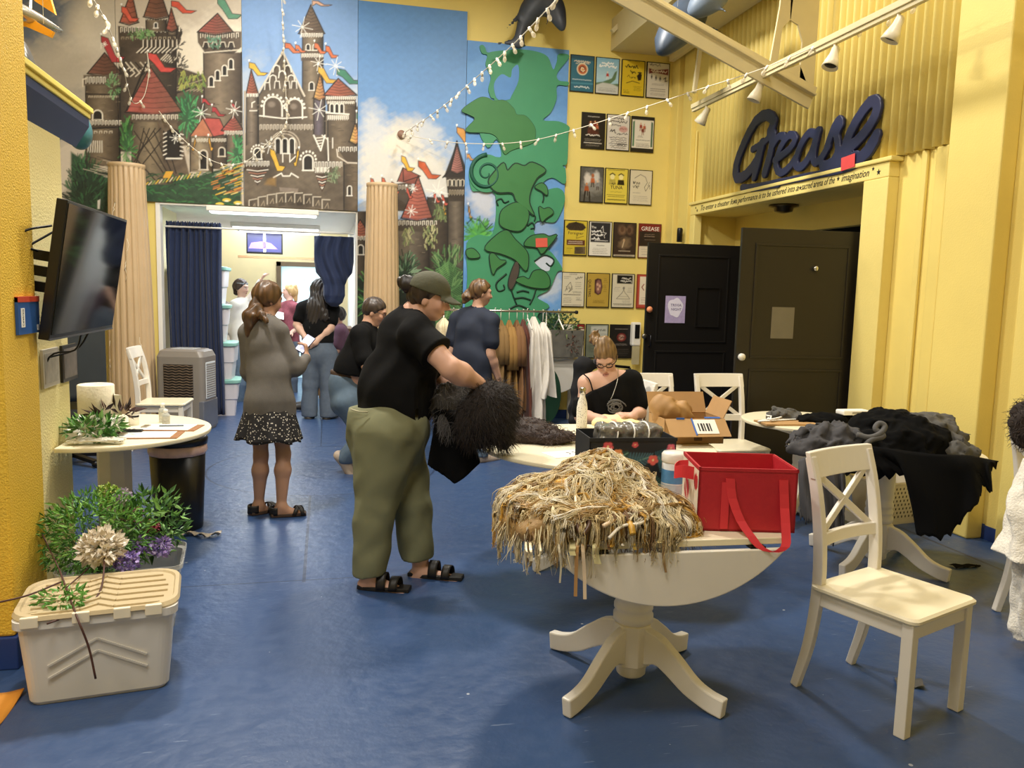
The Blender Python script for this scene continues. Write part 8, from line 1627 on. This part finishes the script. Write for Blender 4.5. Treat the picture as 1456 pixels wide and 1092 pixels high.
o = blob('sewing_cloth', [ell(J(868, 603, -.24), (.13, .08, .06)), (ell(J(892, 606, -.22), (.11, .1, .06)), .05), (ell(J(905, 622, -.25), (.07, .09, .07)), .05)], mat('cream cotton', 'e8d9a4', .85, var=.08), h=.01, lo=J(880, 612, -.24) - .3, hi=J(880, 612, -.24) + .3, disp=lambda P: .012 * folds(P, 2.2)); tag(o, 'cream cloth in the hands of the seated woman', 'cloth')
M_kraft = mat('corrugated cardboard', 'b08a5a', .8, var=.08, scale=14); t = thing('cardboard_box', 'open cardboard box with blue tape and shipping label on the round table edge', 'box', (2.17, 4.5, .7205), R(-3)); open_box(t, .19, .14, .15, M_kraft, .005)
MB().box((-.19, -.145, .148), (.19, -.14, .15)).build('edge', M_kraft, t); f1 = MB().box((-.19, 0, 0), (.19, .14, .005)).build('flap', M_kraft, t); f1.location = (0, .135, .15); f1.rotation_euler = (R(62), 0, 0); f2 = MB().box((-.19, -.14, 0), (.19, 0, .005)).build('flap', M_kraft, t); f2.location = (0, -.138, .15); f2.rotation_euler = (R(40), 0, 0); f3 = MB().box((0, -.13, 0), (.12, .13, .005)).build('flap', M_kraft, t); f3.location = (.188, 0, .15); f3.rotation_euler = (0, R(-65), 0)
lb = MB().box((-.02, -.12, .006), (.12, -.01, .008)).build('shipping_label', mat('white label', 'ece8df', .5, var=.1), f2); [MB().box((.0 + k * .018, -.1, .008), (.0 + k * .018 + .008 + .004 * (k % 2), -.04, .009)).build('barcode', M_ink, lb) for k in range(5)]; M_btape = mat('blue tape', '2f62b5', .4)
MB().box((-.03, -.13, .0062), (-.02, 0, .0085)).box((.06, .0, .006), (.16, .012, .008)).build('blue_tape', M_btape, f2); MB().box((-.12, -.1465, .05), (-.07, -.141, .16)).build('blue_tape', M_btape, t); MB().box((0, -.1462, .02), (.05, -.141, .08)).build('printed_mark', mat('brown print', '5a4028', .7, var=.5, scale=80), t)
o = blob('paper_bag', [ell((2.10, 4.53, .88), (.13, .09, .08)), (ell((2.02, 4.53, .93), (.07, .07, .06)), .05)], mat('kraft paper', 'a57e4c', .6, var=.12), h=.01, lo=(1.85, 4.35, .74), hi=(2.35, 4.72, 1.05), disp=lambda P: .016 * folds(P, 2.6)); tag(o, 'crumpled kraft paper bag in the open cardboard box', 'bag')
t = thing('white_paper', 'white sheet on the round table beside the tropical bin', 'paper', (1.30, 4.15, .7207), R(15)); MB().box((-.12, -.08, 0), (.12, .08, .002)).build('sheet', M_whiteink, t); [MB().tube([(x, -.03, .0025), (x + .02, .0, .0025), (x + .01, .03, .0025)], .002, 4).build('pen_mark', M_ink, t) for x in (.0, .04, .07)]
M_gj = mat('grey jersey', '454447', .9, var=.15, scale=10); M_gr2 = mat('ragged grey knit', '55534f', .9, var=.3, scale=20)
def fl(m, z): 
    c = np.empty(len(m.vertices) * 3, np.float32); m.vertices.foreach_get('co', c); c = c.reshape(-1, 3); c[:, 2] = np.maximum(c[:, 2], z); m.vertices.foreach_set('co', c.ravel()); m.update()
def heap(name, label, els, m, h=.012, fold=.02, fsx=1.7, cat='cloth', flat=.7215, seed=0., pad=.12):
    cs = np.array([e[0] for e in els]); rs = max(max(e[1]) for e in els); f = union([ell(c, r) for c, r in els], .07); me = sdf_mesh(lambda P: f(P) + fold * folds(P, fsx, seed) + fold * .9 * np.abs(folds(P, fsx * 1.9, seed + 3)) - fold * .3, cs.min(0) - rs - .05, cs.max(0) + rs + .05, h, name, lip=1.8, slack=.03)
    if flat: fl(me, flat)
    return tag(link_mesh(name, me, m), label, cat)
heap('grey_cloth', 'loose grey jersey heap over the near edge of the cluttered table', [(at(1172, 628, 4.62), (.17, .15, .10)), (at(1200, 630, 4.6), (.12, .14, .10)), (at(1150, 642, 4.58), (.10, .10, .07))], M_gj, fold=.03, fsx=2.3, seed=1.)
heap('black_cloth_heap', 'big heap of black and charcoal cloth on the cluttered table', [(at(1262, 612, 4.75), (.22, .2, .13)), (at(1300, 628, 4.62), (.22, .18, .13)), (at(1235, 635, 4.6), (.16, .16, .09)), (at(1275, 650, 4.5), (.24, .12, .05))], M_blk, fold=.022, seed=2.)
heap('grey_rag', 'ragged grey knit lying over the black heap', [(at(1318, 600, 4.72), (.16, .12, .05)), (at(1345, 622, 4.62), (.10, .1, .05)), (at(1362, 640, 4.5), (.11, .1, .04))], M_gr2, fold=.025, fsx=2.4, seed=4.)
MB().tube(bez([at(1218, 618, 4.42), at(1236, 622, 4.40), at(1252, 616, 4.40), at(1258, 606, 4.42), at(1250, 602, 4.43), at(1245, 610, 4.42), at(1256, 620, 4.40), at(1238, 626, 4.39), at(1228, 638, 4.39)], 40), .016, 8).build('knotted_cord', mat('grey cord', '5c5b5b', .85), None); tag(COL.objects['knotted_cord'], 'knotted grey jersey cord on the black cloth heap', 'cord')
def drape(name, label, top, bot, m, dep, amp=.02, n=70, nv=22, th=.006, ph=0.):
    tp = np.array(top, float); bt = np.array(bot, float)
    def g(u, v):
        x0 = np.interp(u, np.linspace(0, 1, len(tp)), tp[:, 0]); y0 = np.interp(u, np.linspace(0, 1, len(tp)), tp[:, 1]); x1 = np.interp(u, np.linspace(0, 1, len(bt)), bt[:, 0]); y1 = np.interp(u, np.linspace(0, 1, len(bt)), bt[:, 1]) + 4 * math.sin(u * 83) * math.sin(u * 37) + 3 * math.sin(u * 151); d = np.interp(u, np.linspace(0, 1, len(dep)), dep)
        return at(x0 + (x1 - x0) * v, y0 + (y1 - y0) * v, d - .03 * math.sin(PI * min(1, v * 3) / 2) + amp * (.3 + v) * math.sin(u * 26 + ph + 2 * math.sin(v * 3 + u * 5)) - .18 * v * (y1 - y0) / 300)
    o = MB().grid(g, n, nv).build(name, m); solid(o, th); return tag(o, label, 'cloth')
drape('black_drape', 'black cloth hanging in points off the cluttered table toward the wall', [(1205, 640), (1235, 634), (1280, 640), (1330, 646), (1380, 648), (1418, 656)], [(1200, 672), (1225, 676), (1262, 679), (1290, 675), (1305, 700), (1302, 758), (1335, 768), (1362, 748), (1390, 715), (1398, 690), (1411, 700), (1408, 668), (1420, 658)], M_blk, (4.40, 4.34, 4.27, 4.24, 4.26, 4.34))
drape('grey_drape', 'grey cloth hanging off the cluttered table edge beside the red box', [(1135, 655), (1165, 640), (1200, 655)], [(1138, 735), (1150, 742), (1172, 745), (1185, 775), (1200, 745), (1202, 690)], M_gj, (4.42, 4.36, 4.34), .015)
t = thing('paper_pattern', 'white papers with an orange marking at the right end of the cluttered table', 'paper', (3.62, 3.92, .722), R(-30)); MB().box((-.12, -.07, 0), (.12, .07, .01)).build('sheets', M_whiteink, t); MB().box((-.1, -.05, .01), (-.04, .06, .012)).build('orange_print', mat('orange print', 'd9764a', .5), t)
t = thing('flat_cardboard', 'flat brown cardboard sheet on the far round table', 'cardboard', (3.2, 5.02, .7205), R(-4)); MB().box((-.2, -.1, 0), (.2, .1, .012)).build('sheet', M_kraft, t)
for k, (x, y) in enumerate(((3.15, 5.06), (3.2, 5.1))): t = thing('coat_hanger', ('white wire hanger', 'second white wire hanger')[k] + ' lying on the flat cardboard', 'hanger', (x, y, .738 + k * .016), R(10 + 25 * k)); MB().tube([(-.17, 0, 0), (0, .07, 0), (.17, 0, 0), (-.17, 0, 0)], .006, 6).tube([(0, .07, 0), (0, .1, 0), (.02, .115, 0), (.03, .10, 0)], .005, 6).build('wire', M_white, t)
heap('grey_scrap', 'small grey knit scrap on the far round table', [((3.3, 5.16, .75), (.12, .06, .04)), ((3.22, 5.18, .76), (.06, .05, .04))], M_gr2, fsx=2.6, seed=6.); heap('black_scarf', 'black cloth spread behind the grey jersey on the far round table', [((3.55, 5.05, .745), (.26, .1, .035))], M_blk, seed=7.)
t = thing('tissue_pack', 'small white pack with grey print on the black cloth', 'packet', (3.72, 5.0, .785)); MB().box((-.11, -.05, 0), (.11, .05, .035)).build('pack', M_white, t, .01); MB().box((-.04, -.052, .01), (.04, -.05, .025)).build('print', mat('grey text print', '9a968c', .5), t)
# perforated basket
t = thing('plastic_basket', 'cream perforated basket on the floor under the cluttered table', 'basket', (4.06, 4.98, 0), R(8)); b = MB(); rloft(b, [(0, 0, .2, .14, .03, 0), (0, 0, .23, .165, .03, .3), (0, 0, .24, .175, .03, .305), (0, 0, .24, .175, .03, .32)], cap=(True, False)); b.build('body', mat('cream basket plastic', 'e3d9c2', .4), t)
hl_ = MB(); [hl_.box((-.19 + i * .034 + (.017 if j_ % 2 else 0), -.146 - .0025 * j_, .05 + j_ * .03), (-.19 + i * .034 + .01 + (.017 if j_ % 2 else 0), -.138 - .0025 * j_, .066 + j_ * .03)) for i in range(12) for j_ in range(8)]
hl_.build('perforation', mat('dark slot', '4a4436', .8), t)['kind'] = 'stuff'
# lace costume and wig on the right edge chair
def lace(P):
    q = P - np.array([3.25, 2.86, 0], np.float32); z = P[:, 2]; r = np.sqrt((q[:, 0] / 1.15) ** 2 + (q[:, 1] / .9) ** 2); a = np.arctan2(q[:, 1], q[:, 0]); w = np.interp(z, [.08, .1, .45, .47, .55, .7, .9, .95], [.12, .14, .15, .235, .2, .2, .15, .05]); return (r - w - .018 * np.sin(a * 9 + z * 11 + 2 * np.sin(z * 9)) - .006 * folds(P, 3)) * .7
me = sdf_mesh(lambda P: np.maximum(lace(P), np.maximum(.06 - P[:, 2], P[:, 2] - .96)), (2.87, 2.54, .03), (3.57, 3.19, 1.0), .011, 'lace_costume', lip=2); o = link_mesh('lace_costume', me, mat('white lace cotton', 'ebe6da', .85, var=.12, scale=40, bump=.5, bscale=110)); tag(o, 'white lace trimmed costume draped over the chair at the right edge', 'costume')
o = blob('curly_dark_wig', [ell(at(1468, 603, 3.98), (.10, .10, .13))], mat('dark frizzy hair', '2a1f1a', .8, var=.4, scale=40), h=.012, lo=at(1468, 603, 3.98) - .16, hi=at(1468, 603, 3.98) + .16, disp=lambda P: .012 * folds(P, 4)); tag(o, 'dark frizzy wig at the right edge above the white lace costume', 'wig'); fur(o, 'curl', 900, .05, .0018, mat('dark frizz', '33261f', .6), 6, (0, 0, -.2), .5)
# floor scraps
t = thing('cloth_scrap', 'small grey cloth scrap on the floor behind the front chair leg', 'scrap', on_z(1280, 968, 0)); MB().grid(lambda u, v: (-.05 + .1 * u + .03 * v, -.04 + .06 * v - .05 * u, .004 + .014 * abs(math.sin(5 * u + 3 * v))), 12, 8).build('scrap', M_gr2, t)
t = thing('cloth_scrap', 'small black cloth scrap on the floor near the right wall', 'scrap', on_z(1372, 806, 0)); MB().grid(lambda u, v: (-.09 + .18 * u, -.03 + .07 * v * (1 - u * .5), .004 + .01 * abs(math.sin(7 * u + 3 * v))), 12, 8).build('scrap', M_blk, t)
t = thing('orange_cloth', 'orange cloth lying at the foot of the yellow pillar', 'cloth', (-1.32, 3.08, 0)); solid(MB().grid(lambda u, v: (-.25 + .42 * u, -.12 + .34 * v, .012 + (.16 * (1 - u) ** 2) * (1 - abs(v - .5)) + .012 * math.sin(9 * u + 4 * v)), 20, 14).build('drape', mat('orange satin', 'e39a3c', .5, var=.1), t), .006)

TVX = -1.19; c4_ = [np.array(on_x(x, y, TVX)) for x, y in ((75, 282), (165, 315), (148, 470), (55, 487))]; y0_ = (c4_[0][1] + c4_[3][1]) / 2; y1_ = (c4_[1][1] + c4_[2][1]) / 2; z0_ = (c4_[2][2] + c4_[3][2]) / 2; z1_ = (c4_[0][2] + c4_[1][2]) / 2
t = thing('flat_tv', 'large black television on a swing arm by the yellow pillar', 'tv', (TVX, (y0_ + y1_) / 2, z0_)); hw = (y1_ - y0_) / 2; hh = z1_ - z0_; M_tv = mat('tv bezel', '17161a', .3); 
t.rotation_euler = (0, R(9), 0); MB().box((-.045, -hw, 0), (0, hw, hh)).build('bezel', M_tv, t, .004); MB().box((-.001, -hw + .015, .025), (.003, hw - .015, hh - .014)).build('screen', mat('glossy black screen', '07080b', .06, spec=.9), t); MB().box((-.002, -hw, 0), (.004, hw, .008)).build('chrome_edge', mat('grey strip', '5a5a60', .3), t)
[MB().box((-.21, -.42 + .0, z), (-.05, -.36, z + .045)).build('bracket', M_bst, t) for z in (.2, .27, .34)]; MB().box((-.225, -.46, .15), (-.205, -.3, .42)).build('wall_plate', M_bst, t)
for P in ([(-.06, -.5, .5), (-.13, -.58, .46), (-.17, -.57, .40), (-.1, -.5, .38)], [(-.06, -.45, .48), (-.15, -.52, .38), (-.19, -.5, .34)], [(-.03, .06, 0), (-.06, .1, -.1), (-.18, .12, -.16), (-.21, .12, -.4)], [(-.03, .2, 0), (-.07, .17, -.1), (-.18, .13, -.16)]): MB().tube(bez(P, 16), .005, 6).build('cable', M_bst, t)
for k, (x0, y0, x1, y1, lab, col) in enumerate(((56, 498, 81, 545, 'unframed grey drawing under the television', 'a39c8e'), (84, 492, 107, 537, 'black framed photo of people under the television', '6b6259'))):
    a, b = np.array(on_x(x0, y0, -1.418)), np.array(on_x(x1, y1, -1.418)); t = thing('hanging_picture', lab, 'picture', (-1.418, a[1], b[2])); w_, h_ = float(b[1] - a[1]), float(a[2] - b[2]); MB().box((.001, 0, 0), (.015, w_, h_)).build('frame', M_pframe if k else mat('pale frame', 'b9b2a4', .5), t); MB().box((.015, .02, .02), (.017, w_ - .02, h_ - .02)).build('picture_print', mat('print ' + col, col, .4, var=.5, scale=22), t)
t = thing('mounted_notebook', 'blue notebook with red top edge and white label taped to the yellow pillar', 'notebook', (-1.248, 3.67, 1.375)); MB().box((0, 0, 0), (.012, .25, .155)).build('cover', mat('blue cover', '24559a', .5, var=.08), t); MB().box((0, 0, .135), (.014, .25, .158)).build('red_band', mat('red band', 'c9482f', .5, var=.2, scale=60), t); lb = MB().box((.012, .03, .03), (.0135, .07, .11)).build('label', M_white, t); text('lettering', 'Celebrate', .018, M_ink, lb, Matrix(((0, 0, 1, .0136), (0, -1, 0, .05), (1, 0, 0, .07), (0, 0, 0, 1)))); MB().box((.012, .215, .01), (.0132, .235, .035)).build('sticker', M_white, t)
# toy aeroplane, disc and fin on the booth roof
M_or = mat('orange painted panel', 'eba52e', .45); t = thing('mounted_aeroplane', 'orange winged model aeroplane with silver body above the booth roof', 'model', at(62, 34, 4.75)); o_ = np.array(t.location); q_ = lambda x, y, d=0.: at(x, y, 4.75 + d) - o_
bd = bez([q_(10, 10, -.2), q_(40, 22, -.05), (q_(68, 36, .1)), q_(88, 44, .22)], 14); MB().tube(bd, [.05, .05, .05, .048, .045, .042, .04, .036, .032, .027, .02, .014, .008, .004, .003][:len(bd)] + [.003] * max(0, len(bd) - 15), 12).build('fuselage', mat('silver skin', 'b9b4a6', .25, .8), t)
def panel(pts, d=0., nm='wing'): 
    g = MB(); v = [q_(x, y, d) for x, y in pts] + [q_(x, y, d) + FWH * .02 for x, y in pts]; n = len(pts); g.add(v, [tuple(range(n)), tuple(range(2 * n - 1, n - 1, -1))] + [(i, n + i, n + (i + 1) % n, (i + 1) % n) for i in range(n)]); g.build(nm, M_or, t)
panel([(30, 22), (40, 24), (76, 45), (72, 53), (38, 38), (30, 36)], -.04); MB().tube([(0, 0, 0), (0, 0, 5.6 - o_[2])], .0015, 4).build('hanging_wire', M_white, t); panel([(40, -8), (70, -8), (78, 20), (50, 2)], .1); MB().bar(q_(43, 24, 0), q_(44, -4, .1), .012).build('strut', M_white, t)
t = thing('metal_disc', 'grey metal disc standing on the booth roof edge', 'disc', (-1.45, 4.55, 2.607)); MB().lathe([(.001, 0), (.07, .004), (.085, .012), (.085, .018), (.001, .02)], 28, M=Matrix.Translation((.0, 0, .086)) @ Matrix.Rotation(R(75), 4, 'Y')).build('disc', mat('pewter', '6d6c68', .3, .7), t)
o = blob('teal_fin', [ell(at(113, 188, 5.55), (.08, .12, .12)), (ell(at(106, 170, 5.6), (.08, .1, .14)), .05), (cone(at(108, 178, 5.58), (-1.62, 4.985, 2.32), .05, .03), .06)], mat('teal fin paint', '3c6f74', .4, var=.15), h=.012, lo=at(110, 185, 5.55) - .45, hi=at(110, 185, 5.55) + .3); o.name = 'hanging_fin'; tag(o, 'rounded teal prop fin hanging behind the booth roof end', 'prop')
# desk
DZ_ = .7205
pr = on_z(90, 602, .72); t = thing('paper_roll', 'cream paper towel roll standing on the half round table', 'paper towel', (-1.33, 5.12, DZ_)); MB().lathe([(.02, 0), (.095, 0), (.1, .006), (.1, .275), (.095, .28), (.03, .28), (.028, .26)], 30).build('roll', mat('towel paper', 'efe6cd', .85, var=.03, bump=.2), t); MB().prism([(.08, -.02), (.15, -.05), (.13, -.03), (.09, 0)], .12, None, .1).build('loose_sheet', MATS['towel paper'], t)
t = thing('pill_bottle', 'small white bottle with black cap label behind the plant', 'bottle', (-1.17, 5.32, DZ_)); MB().lathe([(.03, 0), (.03, .07), (.026, .075)], 18).build('body', M_white, t); MB().lathe([(.032, .075), (.032, .10), (.001, .102)], 18).build('cap', mat('white cap', 'e9e6de', .4), t); MB().lathe([(.0306, .05), (.0306, .062)], 18, cap=False).build('label', M_ink, t)
for k, (x, y, h_) in enumerate(((-1.02, 5.42, .11), (-.985, 5.33, .085))): t = thing('sanitiser_bottle', ('taller', 'shorter')[k] + ' clear sanitiser bottle behind the clipboards', 'bottle', (x, y, DZ_)); MB().lathe([(.022, 0), (.024, .005), (.024, h_ * .75), (.012, h_ * .85)], 16).build('body', mat('clear gel', 'd6d8d0', .1, alpha=.6), t); MB().lathe([(.013, h_ * .85), (.013, h_ * 1.1), (.006, h_ * 1.12)], 14).build('cap', M_white, t); MB().lathe([(.0245, h_ * .2), (.0245, h_ * .6)], 16, cap=False).build('label', mat('pale label', 'c9c9bd', .5, var=.3, scale=60), t)
for k, (x, y, a) in enumerate(((-.93, 5.18, -8), (-1.0, 4.93, -2))):
    t = thing('clipboard', ('clipboard with form farther from the camera on the half round table', 'clipboard with form at the near edge of the half round table')[k], 'clipboard', (x, y, DZ_), R(a)); MB().box((-.17, -.11, 0), (.17, .11, .005)).build('board', mat('hardboard', '9a6a42', .6), t); MB().box((-.165, -.1, .005), (.13, .1, .007)).build('form', mat('form paper', 'f2efe6', .6, var=.03), t); MB().box((-.165, -.04, .007), (-.13, .04, .014)).build('clip', M_chr, t); [MB().box((-.1, -.08 + q * .03, .007), (.1, -.077 + q * .03, .0074)).build('ruled_line', mat('grey line', '8a8a88', .6), t) for q in range(5)]
t = thing('pen', 'blue grey pen lying on the farther clipboard', 'pen', (-.93, 5.2, DZ_ + .012)); MB().tube([(-.07, 0, 0), (.07, 0, 0)], .004, 8).build('barrel', mat('pen grey', '5f6f7f', .4), t)
t = thing('remote_control', 'long black remote control on the half round table', 'remote control', (-1.16, 5.03, DZ_)); MB().box((-.10, -.025, 0), (.10, .025, .02)).build('case', M_tv, t, .006); [MB().box((-.08 + q * .025, -.015, .02), (-.068 + q * .025, .015, .023)).build('key', mat('grey key', '4a4a4e', .5), t) for q in range(6)]
foliage('artificial_spray', 'green artificial leaves with white blossom on the half round table', (-1.27, 4.83, .79), (.13, .16, .05), 320, .06, ('4f8a3a', '3a6a2c', '7aa85a', 'e6e4dc'), 21); foliage('brown_leaf_spray', 'dark brown leaf spray on top of the green artificial leaves', (-1.22, 5.0, .83), (.12, .06, .05), 40, .09, ('4a2c28', '35201e'), 22, wd=.3)
rs_ = np.random.default_rng(4); P = np.stack([np.stack([-1.38 + rs_.uniform(0, .06, 30) + u * .25, 4.66 + rs_.uniform(-.02, .05, 30) + u * rs_.uniform(-.02, .05, 30), .73 + .012 * math.sin(3 * u) + rs_.uniform(0, .012, 30)], 1) for u in np.linspace(0, 1, 6)], 1); o = link_mesh('white_stems', strand_mesh(P, np.full(30, .005), False, 5), mat('white stem wrap', 'e9e4d4', .6)); tag(o, 'bundle of white wrapped stems at the near edge of the half round table', 'stems', None, 'stuff')
# office chair by the back wall
q = on_z(128, 590, .45); t = thing('office_chair', 'black office chair against the back wall beyond the booth', 'chair', on_y(98, 540, 7.6) * np.array([1, 1, 0]), R(35)); rb2 = MB(); rloft(rb2, [(0, 0, .25, .24, .08, .43), (0, 0, .26, .25, .09, .47), (0, 0, .24, .23, .09, .52)]); rb2.build('seat', M_bst, t); o = blob('backrest', [rbox((0, -.24, .92), (.22, .05, .33), .05)], mat('dark grey mesh fabric', '2f3436', .8), t, h=.02, lo=(-.3, -.36, .5), hi=(.3, -.1, 1.3)); MB().tube([(0, 0, .08), (0, 0, .43)], .03).build('post', M_bst, t); [MB().bar((0, 0, .09), (.3 * math.cos(a), .3 * math.sin(a), .05), .05, .03).build('base_arm', M_bst, t) for a in np.linspace(0, 2 * PI, 6)[:-1]]; [MB().lathe([(.001, -.02), (.03, -.02), (.03, .02), (.001, .02)], 10, M=Matrix.Translation((.3 * math.cos(a), .3 * math.sin(a), .03)) @ Matrix.Rotation(PI / 2, 4, 'X')).build('caster', M_bst, t) for a in np.linspace(0, 2 * PI, 6)[:-1]]
t = thing('leaning_board', 'tall narrow black board leaning on the back wall behind the office chair', 'panel', (-2.62, 9.3, 0)); MB().box((-.12, -.02, 0), (.12, .02, 1.3)).build('board', M_bst, t, .004)
# flowers in the clear tub and the loose twig
foliage('artificial_fern', 'bushy bright green fern overflowing the clear tub', (-1.03, 3.90, .44), (.25, .2, .21), 2000, .038, ('6aa044', '548a38', '86b858', '47782f'), 31, stems=60, wd=.3); foliage('leafy_filler', 'dark green leaves at the far side of the clear tub', (-.82, 4.02, .46), (.16, .13, .16), 420, .05, ('4c7a3a', '3c6430', '7aa854'), 32, stems=24, wd=.35)
def flower(label, c, r, cols, seed, n=60, cat='flower', name='artificial_flower'): return foliage(name, label, c, (r, r, r * .8), n * 4, r * .4, cols, seed, cat, wd=.8)
flower('large white hydrangea in the clear tub', on_z(145, 778, .45), .085, ('efe6d6', 'd9cbb4', 'f4eee2'), 41, 160); flower('purple flower nearest the tub rim', on_z(180, 798, .38), .05, ('8a74b8', 'b3a0d6', '6d5a9c'), 42)
flower('bright lilac flower at the right of the clear tub', on_y(205, 775, 3.9), .05, ('9a7ec4', 'c2aee4', '7a62a8'), 43); flower('lilac flower hanging past the right rim', on_y(228, 778, 3.9), .05, ('a48ac8', 'c9b8e6', '8068ae'), 44); flower('crimson flower behind the lilac flowers', on_y(213, 748, 4.0), .04, ('a8284a', '7a1c34', 'c04a68'), 45); flower('pink and white flower at the back of the tub', on_y(187, 732, 4.0), .045, ('d9a8a0', 'e9d6c8', 'b0647a'), 46); flower('pale mauve flower at the top of the arrangement', on_y(175, 706, 4.0), .04, ('c9b8cc', 'e4dae2', '9a86a8'), 47); flower('lime green blossom at the very top of the arrangement', on_y(153, 700, 4.0), .045, ('9ab04a', 'b9c86a', '7a9438'), 48)
foliage('fern_sprig', 'green fern sprig trailing over the tan lid', on_z(85, 850, .39), (.10, .07, .03), 130, .035, ('4f8a34', '6da34a'), 33, wd=.35)
t = thing('bare_twig', 'thin reddish brown twig bent down over the tan lidded tub', 'twig', (-.88, 3.2, 0)); o_ = np.array(t.location); tw_ = lambda P: [(on_y(x, y, Y) - o_) for x, y, Y in P]
MB().tube(bez(tw_([(84, 809, 3.6), (97, 844, 3.35), (110, 879, 3.13), (126, 920, 3.11), (136, 965, 3.10)]), 20), .004, 6).build('stem', mat('twig bark', '4a2a22', .6), t); MB().tube(bez(tw_([(149, 771, 3.75), (146, 827, 3.45), (132, 856, 3.3), (106, 872, 3.2), (67, 887, 3.12)]), 20), .004, 6).build('branch', MATS['twig bark'], t); MB().tube(bez(tw_([(88, 827, 3.45), (41, 846, 3.3), (0, 856, 3.25), (-15, 858, 3.2)]), 14), .004, 6).build('branch', MATS['twig bark'], t); MB().tube(bez(tw_([(84, 809, 3.6), (70, 780, 3.75), (60, 760, 3.8)]), 8), .003, 6).build('branch', MATS['twig bark'], t); MB().tube(bez(tw_([(95, 835, 3.4), (118, 815, 3.6), (140, 795, 3.75)]), 8), .003, 6).build('branch', MATS['twig bark'], t)
